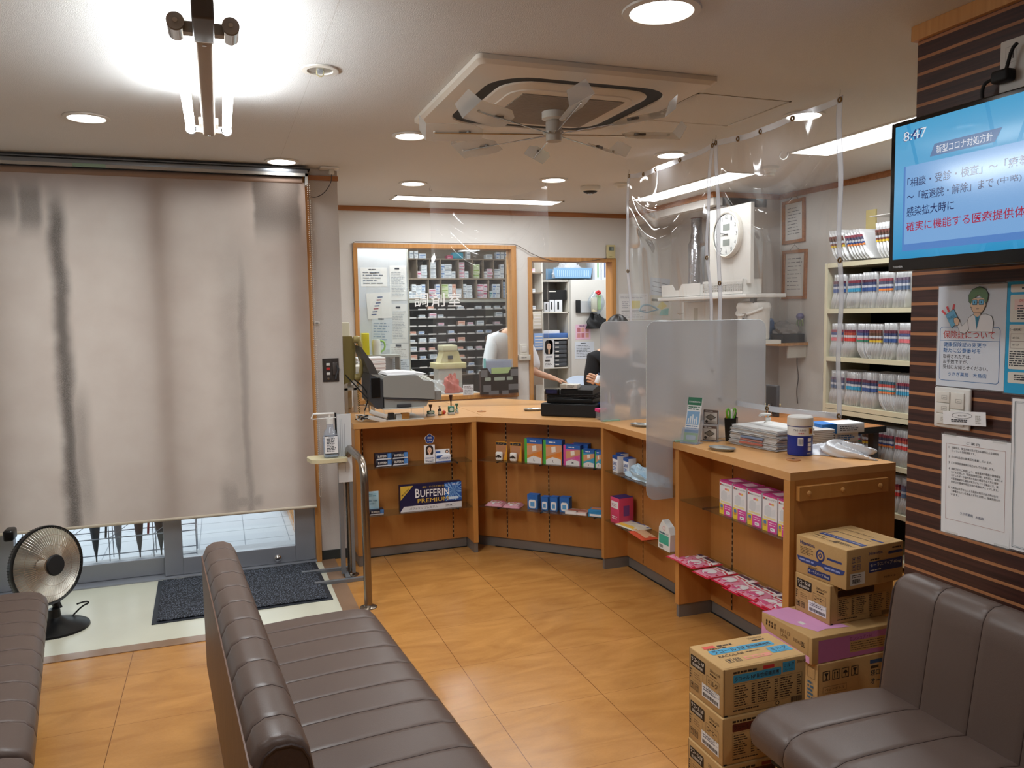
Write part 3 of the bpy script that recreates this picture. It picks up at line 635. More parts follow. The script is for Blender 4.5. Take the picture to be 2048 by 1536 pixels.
# ================================================================ DOORMAT, HANDRAIL, HEATER, SANITIZER STAND
def mat_carpet():
    m, nt, b = newmat('looped_carpet'); L = nt.links.new; tc = N(nt, 'ShaderNodeTexCoord'); v = N(nt, 'ShaderNodeTexVoronoi', i_Scale=120.0); L(tc.outputs['Object'], v.inputs['Vector'])
    cr = N(nt, 'ShaderNodeValToRGB'); e = cr.color_ramp.elements; e[0].position = .1; e[0].color = c4(hx('#7d8494')); e[1].position = .5; e[1].color = c4(hx('#15181f')); L(v.outputs['Distance'], cr.inputs[0]); L(cr.outputs[0], b.inputs['Base Color'])
    b.inputs['Roughness'].default_value = .9; bp = N(nt, 'ShaderNodeBump', i_Strength=.9, i_Distance=.006, invert=True); L(v.outputs['Distance'], bp.inputs['Height']); L(bp.outputs[0], b.inputs['Normal']); return m
t = thing('door_mat', 'dark blue-grey looped door mat on the cream entrance floor', 'mat', (.055, 4.605, .003), math.radians(1.2))
b = MB(); b.box(-.445, .445, -.365, .345, 0, .005, P('mat_rubber', '#22262e', .5)); b.build('rubber_border', t, .002)
b = MB(); b.grid(lambda u, v: (-.42 + .84 * u, -.345 + .67 * v, .010 + .0015 * math.sin(u * 40) * math.sin(v * 33)), 60, 48, mat_carpet()); b.build('carpet', t, solid=.004)
t = thing('handrail', 'brushed steel hoop handrail standing on the floor in front of the counters', 'handrail', (.664, 4.355, 0))
pts = [(0, .285, .0), (0, .285, .60)]
for k in range(9): a = PI / 2 * k / 8; pts.append((0, .285 - .11 + .11 * math.cos(a), .655 + .11 * math.sin(a)))
for k in range(9): a = PI / 2 * k / 8; pts.append((0, -.285 + .11 - .11 * math.sin(a), .655 + .11 * math.cos(a)))
pts += [(0, -.285, .60), (0, -.285, 0)]
b = MB(); b.tube(pts, .0205, STEEL, 20); b.build('hoop', t)
for y in (.285, -.285): b = MB(); b.lathe([(.045, 0), (.044, .004), (.034, .009), (.024, .011), (.0215, .016)], STEEL, FR((0, y, 0), (1, 0, 0), (0, 1, 0))); b.build('floor_flange', t)

# round reflector heater
t = thing('dish_heater', 'round silver reflector heater with black rim and oval foot by the entrance', 'heater', (-.845, 4.37, .003), 0)
b = MB(); F = TOP(0, 0, 0)
b.lathe([(.155, 0), (.153, .010), (.13, .022), (.06, .040), (.03, .060), (.026, .10)], BLACK, FR((0.02, 0.0, 0), (1, .1, 0), (-.1, .85, 0)), 36); b.build('foot', t)
A = FR((0, 0, .315), (.93, .37, 0), (0, -.18, .98)); A = FR((0, 0, .315), (.90, .43, .0), (-.10, .20, .97))
dish = FR((.010, -.02, .325), Vector((.66, .75, .0)), Vector((-.08, .09, .99))) @ Matrix.Scale(.97, 4)
def lathe_w(b, prof, mat, n=48, cap=False): b.lathe(prof, mat, dish, n, cap)
REFL = P('reflector_silver', '#cfcabf', .33, .9)
b = MB(); lathe_w(b, [(.186, .002), (.192, .0), (.192, -.030), (.176, -.05), (.10, -.075), (.02, -.08)], BLACK); b.build('rear_shell', t)
b = MB(); lathe_w(b, [(.184, .0), (.165, -.014), (.12, -.040), (.05, -.055), (.002, -.056)], REFL); b.build('reflector', t)
b = MB(); lathe_w(b, [(.186, .004), (.196, .008), (.199, -.004), (.192, -.018), (.186, -.012)], BLACK, 64)
for k in range(90):
    a = 2 * PI * k / 90; b.tube([(.192 * math.cos(a), .192 * math.sin(a), .006), (.195 * math.cos(a), .195 * math.sin(a), -.03)], .0012, BLACKM, 5, dish)
b.build('rim', t)
WIRE = P('guard_wire', '#d5d2ca', .25, .9)
b = MB()
for k in range(80):
    a = 2 * PI * k / 80; b.tube([(r * math.cos(a), r * math.sin(a), z) for r, z in ((.188, .006), (.15, .030), (.10, .045), (.05, .052))], .0009, WIRE, 4, dish, caps=False)
for r, z in ((.15, .030), (.10, .045)): b.tube([(r * math.cos(2 * PI * k / 48), r * math.sin(2 * PI * k / 48), z) for k in range(49)], .0011, WIRE, 4, dish, caps=False)
b.build('wire_guard', t)
b = MB(); b.lathe([(.050, .040), (.052, .052), (.046, .060), (.002, .061)], BLACKM, dish, 32); b.text(dish, 'HEATER', -.02, -.003, .0001, BLACKM) if False else None; b.build('hub_cap', t)
b = MB(); b.cyl((0, 0, -.05), (0, 0, .04), .028, P('heater_tube', '#d8cfc0', .4), 20, F=dish); b.build('heating_element', t)
b = MB(); b.tube([(.03, .05, .08), (.0, .07, .16), (-.03, .08, .24), (-.04, .06, .29)], .020, BLACK, 14); b.build('neck', t); b = MB(); b.box(-.17, -.125, -.03, .06, .46, .515, BLACK, c=.012); b.build('carry_handle', t)
b = MB(); b.tube([(.11, .06, .09), (.155, .06, .10), (.165, .07, .085), (.13, .085, .07), (.08, .09, .02)], .004, BLACKM, 8, smoothn=2); b.build('power_cord', t)

t = thing('sanitizer_stand', 'grey metal stand with a small cream tray beside the counter end', 'stand', (.60, 4.62, 0), 0)
ALG = P('stand_grey', '#83878c', .4, .5)
b = MB(); b.box(.005, .030, -.01, .02, 0.02, .955, ALG); b.box(.065, .085, -.012, .02, .02, .955, ALG); b.build('post', t, .002)
b = MB(); b.box(.005, .085, -.014, -.006, .56, .955, P('panel_white', '#cfd1d2', .35)); b.box(.022, .024, -.0145, -.0138, .70, .93, ALG); b.box(.045, .047, -.0145, -.0138, .62, .90, ALG); b.box(.032, .034, -.0145, -.0138, .70, .93, ALG); b.build('sliding_panel', t)
b = MB(); b.box(-.005, .005, -.01, .0, .84, .965, BLACKM); b.build('edge_strip', t)
b = MB(); b.box(-.21, .10, .11, .135, 0, .022, ALG); b.box(-.16, .13, -.115, -.09, 0, .022, ALG); b.box(.02, .045, -.10, .12, .0, .022, ALG); b.box(.13, .145, -.118, -.085, -.0, .022, BLACKM); b.build('base', t, .002)
b = MB(); b.prism([(-.155, .08), (-.165, .03), (-.15, -.06), (-.12, -.085), (.05, -.085), (.05, .08)], .690, .712, P('tray_cream', '#d6cba6', .4)); b.build('tray', t, .005)
b = MB(); b.box(-.09, .05, -.02, .02, .677, .690, BLACKM); b.build('tray_bracket', t)
t = thing('sanitizer_bottle', 'hand sanitizer pump bottle with white label on the cream tray of the stand', 'bottle', (.565, 4.60, .7125), 0); t.scale = (1.2, 1.2, 1.2)
b = MB(); b.box(-.035, .035, -.028, .028, .0, .105, CLEARB, c=.010); b.lathe([(.033, .10), (.028, .125), (.017, .14), (.015, .165)], CLEARB, n=20); b.build('bottle_body', t)
b = MB(); b.box(-.032, .032, -.025, .025, .004, .09, P('sanitizer_liquid', '#b9c8df', .2), c=.008); b.build('liquid', t)
b = MB(); F = FRONT(-.030, -.0295, .02); b.rect(F, 0, 0, .060, .088, PAPER); b.rect(F, 0, .084, .060, .088, K('#3d6fb0')); b.rect(F, 0, 0, .060, .003, K('#3d6fb0')); b.lines(F, .008, .01, .052, .076, 9, K('#40464f'), .5, seed=3); b.build('label', t)
b = MB(); b.cyl((0, 0, .16), (0, 0, .185), .016, WHITE, 16); b.cyl((0, 0, .185), (0, 0, .205), .005, WHITE, 10); b.tube([(.02, 0, .208), (-.075, 0, .210), (-.083, 0, .190)], .0055, WHITE, 8); b.tube([(-.083, 0, .186), (.03, 0, .189)], .0025, WHITE, 6); b.build('pump', t)

# key switch box, outlet with cable, small sensor on the entrance wall
t = thing('key_switch_box', 'dark bronze flush key switch box with red button on the grey entrance wall', 'switch', (.632, 5.0, 1.186))
b = MB(); b.box(-.050, .048, -.006, -.0005, -.072, .072, P('bronze', '#4b4542', .4, .5)); b.box(-.040, .006, -.009, -.005, -.060, .060, P('bronze_dark', '#3a3330', .5)); b.build('plate', t, .001)
for z, m in ((.035, WHITE), (.008, REDI), (-.022, WHITE)):
    b = MB(); b.box(-.028, -.006, -.014, -.009, z - .008, z + .008, m, c=.002); b.build('button', t)
b = MB(); b.lathe([(.009, 0), (.008, .004), (.001, .005)], CHROME, FR((-.017, -.009, -.050), (1, 0, 0), (0, 0, 1))); b.build('lock', t)
b = MB(); b.box(.010, .040, -.014, -.006, -.030, .045, P('bronze_mid', '#5a5350', .4, .5), c=.003); b.tube([(.035, -.014, .03), (.045, -.022, .0), (.030, -.02, -.03), (.025, -.018, -.055)], .006, GREYD, 8, smoothn=1); b.build('cover_flap', t)
t = thing('wall_outlet', 'white socket plate with plug under the ceiling beside the entrance blind', 'outlet', (.655, 4.985, 2.3995))
b = MB(); b.box(-.055, .055, -.085, .0, -.012, -.0005, WHITE, c=.003); b.build('plate', t)
b = MB(); b.box(.0, .03, -.055, -.025, -.04, -.012, OFFW, c=.005); b.build('plug', t)
b = MB(); b.tube([(.015, -.04, -.04), (.012, -.03, -.09), (-.03, -.015, -.15), (-.08, -.01, -.175), (-.12, -.012, -.17)], .0022, GREYD, 6, smoothn=2); b.build('cable', t)
b = MB(); b.box(-.016, .016, -.010, -.0006, -.009, .009, WHITE, c=.002); b.box(-.008, .008, -.012, -.010, -.004, .004, GREY); o = b.build('door_sensor'); o.location = (.558, 5.0, 1.475); tag(o, 'tiny white door sensor on the grey entrance wall', 'sensor')
# umbrellas in a rack just outside
t = thing('umbrella_rack', 'low wire lattice umbrella rack outside the glass doors', 'rack', (-.70, 5.50, 0.001))
RK = P('rack_wire', '#8d929b', .4, .6); b = MB()
for z in (.02, .17, .34): b.tube([(-.5, -.09, z), (.5, -.09, z), (.5, .09, z), (-.5, .09, z), (-.5, -.09, z)], .004, RK, 6)
for i in range(5):
    x = -.5 + i * .25
    for yy in (-.09, .09): b.tube([(x, yy, .0), (x, yy, .34)], .003, RK, 6)
for i in range(4):
    x = -.5 + i * .25; b.tube([(x, -.09, .17), (x + .25, -.09, .34)], .002, RK, 5)
b.build('frame', t)
def umbrella(label, x, col, r=.035, strap=None, lean=0.):
    t = thing('umbrella', label, 'umbrella', (x, 5.52, .002), 0, 'closed umbrellas in the rack outside'); m = P('umb_' + col, col, .6)
    F = FR((0, 0, 0), (1, 0, -lean), (0, 1, 0))
    b = MB(); b.lathe([(.004, 0), (.005, .03), (.016, .10), (r, .40), (r * 1.05, .60), (r * .6, .70), (.008, .74)], m, F, 10); b.build('canopy', t)
    b = MB(); b.cyl((0, 0, .70), (0, 0, .84), .006, BLACK, 8, F=F); b.build('handle', t)
    if strap: b = MB(); b.tube([(r, 0, .33), (r + .015, -.01, .24), (r + .008, -.01, .15)], .007, P('umb_' + strap, strap, .6), 6, F=F); b.build('strap', t)
umbrella('closed black umbrella with loose strap, first right of the heater', -.79, '#15171d', .052, '#15171d')
umbrella('closed silver-grey umbrella between two dark ones', -.66, '#7f858d', .036)
umbrella('closed dark umbrella with a red edge', -.54, '#2a1a22', .045, '#a3243a')
umbrella('widest closed black umbrella against the door stile', -.415, '#0e0f12', .062)

# ================================================================ CEILING EQUIPMENT
t = thing('ceiling_air_conditioner', 'large square off-white ceiling cassette air conditioner with black oval slot', 'air conditioner', (1.356, 3.170, 2.4))
ACW = P('ac_white', '#d9d0c2', .45)
def rr(a, r, n=6):
    pts = []
    for cx, cy, a0 in ((a - r, -a + r, -90), (a - r, a - r, 0), (-a + r, a - r, 90), (-a + r, -a + r, 180)):
        for k in range(n + 1): q = math.radians(a0 + k * 90 / n); pts.append((cx + r * math.cos(q), cy + r * math.sin(q)))
    return pts
def ringz(b, A, za, Bp, zb, mat, sm=True):
    n = len(A); vs = [(x, y, za) for x, y in A] + [(x, y, zb) for x, y in Bp]; b.add(vs, [(i, n + i, n + (i + 1) % n, (i + 1) % n) for i in range(n)], mat, None, sm)
b = MB(); ringz(b, rr(.485, .02), -.001, rr(.485, .02), -.018, ACW); ringz(b, rr(.485, .02), -.018, rr(.47, .03), -.030, ACW); ringz(b, rr(.47, .03), -.030, rr(.375, .16), -.034, ACW); ringz(b, rr(.375, .16), -.034, rr(.372, .16), -.028, ACW); b.build('casing', t)
b = MB(); ringz(b, rr(.3725, .16), -.0285, rr(.316, .13), -.0285, BLACKM); b.build('air_slot', t)
b = MB(); ringz(b, rr(.318, .13), -.024, rr(.318, .13), -.030, ACW); ringz(b, rr(.318, .13), -.030, rr(.310, .12), -.034, ACW); ringz(b, rr(.310, .12), -.034, rr(.27, .10), -.042, ACW); ringz(b, rr(.27, .10), -.042, rr(.267, .10), -.046, ACW); ringz(b, rr(.267, .10), -.046, rr(.22, .02), -.048, ACW)
b.build('centre_panel', t)
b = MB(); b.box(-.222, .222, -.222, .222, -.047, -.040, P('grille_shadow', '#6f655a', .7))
for i in range(37): y = -.216 + i * .012; b.box(-.22, .22, y, y + .007, -.0515, -.047, P('grille_slat', '#a0968a', .6))
b.build('intake_grille', t)
# bladed air circulator under the air conditioner
t = thing('draft_fan', 'air circulator with eight translucent angled vanes on thin rods under the air conditioner', 'fan', (1.357, 3.17, 2.3485))
b = MB(); b.lathe([(.05, -.003), (.05, 0), (.05, -.028), (.040, -.030), (.034, -.033)][1:][::-1], OFFW, cap=True); b.lathe([(.031, -.12), (.034, -.115), (.034, -.040), (.028, -.036), (.028, -.03)], P('hub_grey', '#b4ada2', .5)); b.build('hub', t)
ang0 = [168, 213, 258, 303, 348, 33, 78, 123]
for i, a in enumerate(ang0):
    a = math.radians(a); R_ = Matrix.Rotation(a, 4, 'Z') @ Matrix.Translation((0, 0, -.088)); b = MB(R_)
    b.cyl((.03, 0, -.004), (.50, 0, -.004), .0028, CHROME, 8); b.cyl((.030, 0, 0), (.045, 0, 0), .006, OFFW, 10); b.build('rod', t)
    tw = math.radians(28)
    b = MB(R_ @ Matrix.Translation((.30, 0, .0)) @ Matrix.Rotation(tw, 4, 'X'))
    b.add([(0, -.040, 0), (.05, -.055, 0), (.235, -.055, 0), (.235, .050, 0), (.05, .050, 0), (0, .02, 0)], [(0, 1, 2, 3, 4, 5)], BLADE)
    b.add([(.235, -.055, 0), (.260, -.045, .05), (.262, .035, .055), (.235, .050, 0)], [(0, 1, 2, 3)], BLADE)
    o = b.build('vane', t, solid=.0015); c = MB(R_); c.cyl((.36, 0, -.004), (.36, 0, .008), .010, GREY, 10); c.box(.35, .40, -.004, .004, .0, .008, P('clip_brown', '#6b6056', .5)); c.cyl((.50, 0, -.003), (.50, 0, .006), .006, OFFW, 8); c.build('clip', o)
# access hatch
t = thing('ceiling_hatch', 'square flush access hatch in the ceiling right of the air conditioner', 'hatch', (2.122, 3.135, 2.4))
b = MB(); s = .233; w = .009
for a in ((-s, s, -s, -s + w), (-s, s, s - w, s), (-s, -s + w, -s, s), (s - w, s, -s, s)): b.box(a[0], a[1], a[2], a[3], -.0025, -.0005, P('hatch_frame', '#b5aa9b', .4, .3))
b.build('frame', t); b = MB(); b.box(-s + .012, s - .012, -s + .012, s - .012, -.0018, -.0005, CEILP); b.build('panel', t)
t = thing('dome_camera', 'round white ceiling camera with dark lens band', 'camera', (2.50, 5.20, 2.4))
b = MB(); b.lathe([(.001, -.040), (.03, -.040), (.038, -.034)], WHITE); b.lathe([(.055, -.034), (.068, -.028), (.072, -.012), (.072, -.001)], OFFW); b.build('housing', t)
b = MB(); b.lathe([(.001, -.052), (.025, -.050), (.045, -.042), (.052, -.033)], BLACK); b.lathe([(.001, -.056), (.012, -.055), (.014, -.050)], CHROME); b.build('lens', t)
def detector(label, x, y, r, h, clip=False):
    t = thing('smoke_detector', label, 'smoke detector', (x, y, 2.4)); b = MB(); b.lathe([(.001, -h), (r * .5, -h), (r * .62, -h * .8), (r * .65, -h * .5), (r * .95, -h * .4), (r, -.002), (r, -.0005)], OFFW); b.build('housing', t)
    if clip: b = MB(); b.box(-.018, .018, -.02, .02, -h - .018, -h + .002, P('clip_cream', '#c8bfae', .5), c=.004); b.build('sensor', t)
detector('flat white smoke detector right of the dome camera', 2.655, 5.03, .05, .03)
detector('white smoke detector seen through the nearest clear curtain', 3.27, 4.22, .055, .04, True)
t = thing('flame_sensor_loop', 'small loop of white cable hanging beside the recessed light behind the nearest curtain', 'cable', (3.02, 3.80, 2.4))
b = MB(); b.tube([(0, 0, -.001), (-.02, 0, -.035), (.01, 0, -.05), (.04, 0, -.03), (.045, 0, -.001)], .004, WHITE, 8, smoothn=2); b.build('cord', t)

# ================================================================ CLEAR CURTAINS
BRASS = P('grommet_brass', '#8a7048', .3, .85)
def grommet(b, F, u, v, r=.0095):
    vs = [(u + r * math.cos(2 * PI * k / 14), v + r * math.sin(2 * PI * k / 14), .0022) for k in range(15)]; b.tube(vs, .0032, BRASS, 6, F)
    vs = [(p[0], p[1], -.0022) for p in vs]; b.tube(vs, .0032, BRASS, 6, F)
def hook(p, parent, h=.05):
    b = MB(); x, y, z = p; b.tube([(x, y, z + h), (x, y, z + h * .55), (x - .009, y, z + h * .4), (x - .004, y, z + .006), (x + .006, y, z + .002), (x + .010, y, z + .014)], .0016, CHROME, 6, smoothn=2); b.build('hook', parent)
def curtain(label, p0, p1, zt0, zt1, sag, zb0, zb1, wob, grom, seed, name='clear_curtain', hw=.026, bow=.03):
    """p0/p1 hook points on the plan; u runs p0->p1. Top edge sags between the hooks and gathers below them"""
    p0 = Vector((p0[0], p0[1], 0)); p1 = Vector((p1[0], p1[1], 0)); d = p1 - p0; L = d.length; e = d.normalized(); n = Vector((e.y, -e.x, 0)); rd = random.Random(seed); ph = [rd.uniform(0, 6) for _ in range(6)]
    t = thing(name, label, 'curtain', p0, 0, 'clear anti-droplet curtains hanging from the ceiling'); t.location = (p0.x, p0.y, 0)
    def S(u, v):  # u across, v from the top (0) to the bottom (1)
        zt = zt0 * (1 - u) + zt1 * u - sag * 4 * u * (1 - u); zb = zb0 * (1 - u) + zb1 * u - .01 * math.sin(PI * u)
        z = zt + (zb - zt) * v
        off = bow * math.sin(PI * u) * math.exp(-v * 4.5) * 1.6 + .012 * math.sin(u * 9 + ph[0] + v * 2) * math.exp(-v * 2) + .005 * math.sin(u * 23 + ph[1]) * (1 - v * .5) + .006 * math.sin(v * 7 + ph[2])
        fold = math.exp(-((v - .13 - .28 * 4 * u * (1 - u) * .8) / .035) ** 2) * .020 + math.exp(-((v - .05 - .16 * 4 * u * (1 - u)) / .02) ** 2) * .014
        off += fold * math.sin(PI * u)
        uu = u + (wob * math.sin(v * 5.2 + ph[3]) + wob * .4 * math.sin(v * 17 + ph[4])) * (1 if u > .5 else .8) / L
        q = e * (L * uu) + n * off; return (q.x, q.y, z)
    b = MB(); b.grid(S, 48, 64, CLEARF); b.build('film', t)
    if hw:
        b = MB(); h = hw / L; H = zt0 - zb0
        def strip(f, nu, nv): b.grid(f, nu, nv, HEM)
        o = .0012
        def push(p, k=o): q = n * k; return (p[0] + q.x, p[1] + q.y, p[2])
        strip(lambda u, v: push(S(u * h, v)), 2, 64); strip(lambda u, v: push(S(1 - h + u * h, v)), 2, 64)
        strip(lambda u, v: push(S(u, v * hw / H)), 48, 2); strip(lambda u, v: push(S(u, 1 - hw / H + v * hw / H)), 48, 2)
        for uu in (0, h, 1 - h, 1): b.tube([push(S(uu, k / 60)) for k in range(61)], .0014, HEM, 5, caps=False)
        for vv in (hw / H, 1 - hw / H): b.tube([push(S(k / 40, vv)) for k in range(41)], .0012, HEM, 5, caps=False)
        b.build('hem_tape', t)
        for uu, vv in grom:
            b = MB(); p = S(uu, vv); F = FR(p, e, (0, 0, 1)); grommet(b, F, 0, 0); b.build('grommet', t)
    for uu, z in ((.5 * hw / L if hw else .01, zt0), (1 - (.5 * hw / L if hw else .01), zt1)):
        p = S(uu, .5 * (hw or .02) / (zt0 - zb0)); hook((p[0], p[1], p[2] - .004), t, 2.4 - p[2] + .004)
    return t
hh = .013
curtain('near clear vinyl curtain with white hems nearest the television', (2.43, 3.548), (2.43, 2.668), 2.375, 2.375, .032, 1.035, 1.045, .017,
        [(.015, .01), (.985, .01), (.25, .012), (.47, .012), (.73, .012), (.985, .5), (.015, .54), (.015, .99), (.985, .99), (.46, .99)], 3)
curtain('middle clear vinyl curtain with white hems above the frosted panels', (2.45, 4.555), (2.45, 3.630), 2.375, 2.385, .040, 1.17, 1.175, .02,
        [(.015, .01), (.985, .012), (.25, .012), (.47, .012), (.72, .012), (.015, .5), (.985, .49), (.015, .985), (.985, .985)], 11)
curtain('plain clear film curtain without hems in front of the pharmacy window', (1.385, 5.40), (2.15, 5.14), 2.375, 2.385, .085, .96, .95, .004, [], 5, hw=0, bow=.045)

# ================================================================ FROSTED PARTITIONS on the counters
def frosted(label, y, x0, x1, ztop, notch_x=None, zlow=None, r=.05):
    t = thing('frosted_partition', label, 'partition', (x0, y, 0), 0, 'frosted acrylic partitions'); w = x1 - x0; z0 = CT + .001
    def arc(cx, cz, a0, a1, rr_=r): return [(cx + rr_ * math.cos(math.radians(a0 + (a1 - a0) * k / 6)), cz + rr_ * math.sin(math.radians(a0 + (a1 - a0) * k / 6))) for k in range(7)]
    if notch_x:
        nx = notch_x - x0; pts = arc(r, zlow + r, 180, 270) + [(nx, zlow), (nx, z0), (w, z0)] + arc(w - r, ztop - r, 0, 90) + arc(r, ztop - r, 90, 180)
    else: pts = [(0, z0), (w, z0)] + arc(w - r, ztop - r, 0, 90) + arc(r, ztop - r, 90, 180)
    b = MB(); b.prism(pts, -.0015, .0015, FROST, FR((0, 0, 0), (1, 0, 0), (0, 0, 1))); b.build('sheet', t)
    b = MB(); b.tube([(p[0], 0, p[1]) for p in pts] + [(pts[0][0], 0, pts[0][1])], .0016, P('acrylic_edge', '#cfd6d6', .2), 6); b.build('polished_edge', t)
    b = MB(); q = (notch_x - x0 if notch_x else 0); b.box(max(0, q) + .01, max(0, q) + .12, -.018, .018, z0, z0 + .006, P('foot_green', '#9fc7ab', .25, alpha=.8)); b.build('foot', t, label='pale green acrylic foot')
    return t
frosted('frosted acrylic sheet behind the pen cup, left and shorter of the two', 4.20, 2.075, 2.56, 1.458)
frosted('tall notched frosted acrylic sheet hanging down past the counter front', 3.372, 1.911, 2.595, 1.462, 2.055, .595)

# ================================================================ TELEVISION
t = thing('television', 'wall-mounted black television showing a blue news screen', 'television', (1.95, 1.945, 1.84), 0)
TVX = P('tv_bezel', '#070708', .16, spec=.6)
b = MB(); b.box(0, .045, -.93, 0, -.225, .222, TVX, c=.004); b.box(.045, .10, -.75, -.18, -.17, .16, BLACKM, c=.01); b.build('housing', t)
b = MB(); b.box(.09, .19, -.6, -.33, -.1, .1, BLACKM); b.build('wall_mount', t)
SB = lambda c, s=1.: EM('scr_' + c + str(s), hx(c), s)
F = LEFT(-.0006, -.018, 0); b = MB(); U0, V0, U1, V1 = .0, -.188, .895, .208
def mat_screen():
    m = bpy.data.materials.new('screen_image'); m.use_nodes = True; nt = m.node_tree; L = nt.links.new; bs = nt.nodes['Principled BSDF']
    tc = N(nt, 'ShaderNodeTexCoord'); sp = N(nt, 'ShaderNodeSeparateXYZ'); L(tc.outputs['Object'], sp.inputs[0])
    cr = N(nt, 'ShaderNodeValToRGB'); e = cr.color_ramp.elements; e[0].position = .0; e[0].color = c4(hx('#2f9fd6')); e[1].position = 1; e[1].color = c4(hx('#4fb0e2'))
    e2 = cr.color_ramp.elements.new(.5); e2.color = c4(hx('#78bdec'))
    mr = N(nt, 'ShaderNodeMapRange'); mr.inputs[1].default_value = -.19; mr.inputs[2].default_value = .21; L(sp.outputs[2], mr.inputs[0]); L(mr.outputs[0], cr.inputs[0])
    bs.inputs['Base Color'].default_value = (.01, .01, .01, 1); bs.inputs['Roughness'].default_value = .05; bs.inputs['Specular IOR Level'].default_value = .6
    L(cr.outputs[0], bs.inputs['Emission Color']); bs.inputs['Emission Strength'].default_value = .75; return m
SCR = mat_screen(); b.rect(F, U0, V0, U1, V1, SCR, 0)
def SI(c, e=.75):
    k = 'si_' + c + str(e)
    if k in _mats: return _mats[k]
    m, nt, bs = newmat(k); bs.inputs['Base Color'].default_value = (.01, .01, .01, 1); bs.inputs['Roughness'].default_value = .13; bs.inputs['Emission Color'].default_value = c4(hx(c)); bs.inputs['Emission Strength'].default_value = e; _mats[k] = m; return m
for i, (a, s) in enumerate(((.52, .1), (.60, .1), (.16, -.12), (.30, .14), (.78, .12), (.40, -.1))):
    b.poly(F, [(a, V0), (a + .012, V0), (a + .012 + s, V1), (a + s, V1)], SI('#3fa5dc'), .0002)
b.rect(F, .035, -.165, U1, .085, SI('#5c8fd6'), .0003); b.rect(F, .042, -.145, U1, .085, SI('#86b8ee'), .0004)
T = lambda s, x, y, h, c, **k: b.text(F, s, x, y, h, SI(c), off=.0009, **k)
b.text(F, '8:47', .030, .158, .030, SI('#14337e'), bold=.035, off=.0006); b.text(F, '8:47', .0312, .1595, .0272, SI('#f2f6ff'), bold=-.012, off=.0009, w=.083)
b.poly(F, [(.128, .098), (.335, .098), (.355, .132), (.143, .132)], SI('#5f7fae'), .0006); T('新型コロナ対処方針', .150, .103, .023, '#eef3fb', bold=.01, w=.178)
T('「相談・受診・検査」〜「療養先調整', .050, .022, .027, '#12205e', bold=.015); T('〜「転退院・解除」まで', .050, -.020, .027, '#12205e', bold=.015, w=.285); T('(中略)', .345, -.017, .020, '#12205e', w=.07)
T('感染拡大時に', .050, -.064, .028, '#12205e', bold=.015, w=.165); T('確実に機能する医療提供体制を', .050, -.108, .028, '#b3133f', bold=.018, w=.44)
b.build('screen', t)
b = MB(); b.text(LEFT(-.0006, -.020, -.214), 'TOSHIBA', 0, 0, .0065, K('#c9c9cc'), bold=.02); b.box(-.0008, 0, -.47, -.45, -.219, -.203, K('#5a5a5c')); b.build('maker_name', t)
t = thing('socket_plate', 'white wall socket plate with black plugs above the television', 'outlet', (2.1395, 1.735, 2.14), 0)
b = MB(); F = LEFT(0, 0, 0); b.box(-.008, -.0005, -.115, 0, -.06, .115, WHITE, c=.006); b.frame(F, .018, .05, .052, .095, .0012, GREYL, .0083)
for u in (.028, .040): b.rect(F, u, .060, u + .003, .080, BLACKM, .0086)
b.build('plate', t)
b = MB(); b.box(-.045, -.008, -.055, .0, -.005, .030, BLACKM, c=.008); b.tube([(-.03, 0, .012), (-.035, .03, .005), (-.03, .035, -.04), (-.012, .02, -.09), (-.02, -.02, -.12)], .005, BLACKM, 8, smoothn=2); b.tube([(-.03, -.04, .03), (-.03, -.055, .08), (-.03, -.07, .09)], .005, BLACKM, 8, smoothn=1); b.build('plug', t)

# ================================================================ POSTERS AND SWITCH on the striped wall
XW = 2.1392
def sheet(name, label, cat, y, z, w, h, base, tilt=0., lam=.004, loc_x=XW):
    """y,z = top left corner seen from the room; returns thing, frame on its face and builder"""
    t = thing(name, label, cat, (loc_x, y, z), 0); F = Matrix.Rotation(tilt, 4, 'X') @ FR((-.0012, 0, 0), (0, -1, 0), (0, 0, 1)) @ Matrix.Translation((0, -h, 0)); b = MB()
    b.add([(-lam, -lam, -.0004), (w + lam, -lam, -.0004), (w + lam, h + lam, -.0004), (-lam, h + lam, -.0004)], [(0, 1, 2, 3)], LAMIN, F)
    b.rect(F, 0, 0, w, h, base, 0); return t, F, b
t, F, b = sheet('insurance_notice', 'laminated notice with a cartoon man in glasses above blue text', 'poster', 1.925, 1.570, .234, .312, PAPERB)
BL = K('#2f6fae'); OUT = K('#26383f'); SK = K('#e3c3a6'); HR = K('#5f7f5a'); LB = K('#6fb6dd'); BKI = K('#2c2f38')
for (x0, y0, x1, y1) in ((.012, .012, .212, .014), (.012, .153, .012 + .002, .155),): pass
b.rrect(F, .010, .018, .218, .186, .010, BL, .0004); b.rrect(F, .0116, .0196, .2164, .1844, .009, PAPERB, .0006); b.rect(F, .011, .143, .217, .1445, BL, .0008)
b.text(F, '保険証について', .022, .150, .024, K('#d0504e'), w=.178); b.text(F, '健康保険証の変更や', .024, .124, .0145, BL, w=.150, bold=.01); b.text(F, '新たに公費番号を', .024, .106, .0145, BL, w=.132, bold=.01)
b.text(F, '取得された方は、', .024, .088, .0125, BKI, w=.100); b.text(F, 'お手数ですが、', .024, .0715, .0125, BKI, w=.090); b.text(F, '受付にお知らせください。', .024, .055, .0125, BKI, w=.158)
b.text(F, 'うさぎ薬局', .044, .0335, .0125, BL, w=.072); b.text(F, '大島店', .132, .0335, .0125, BL, w=.046)
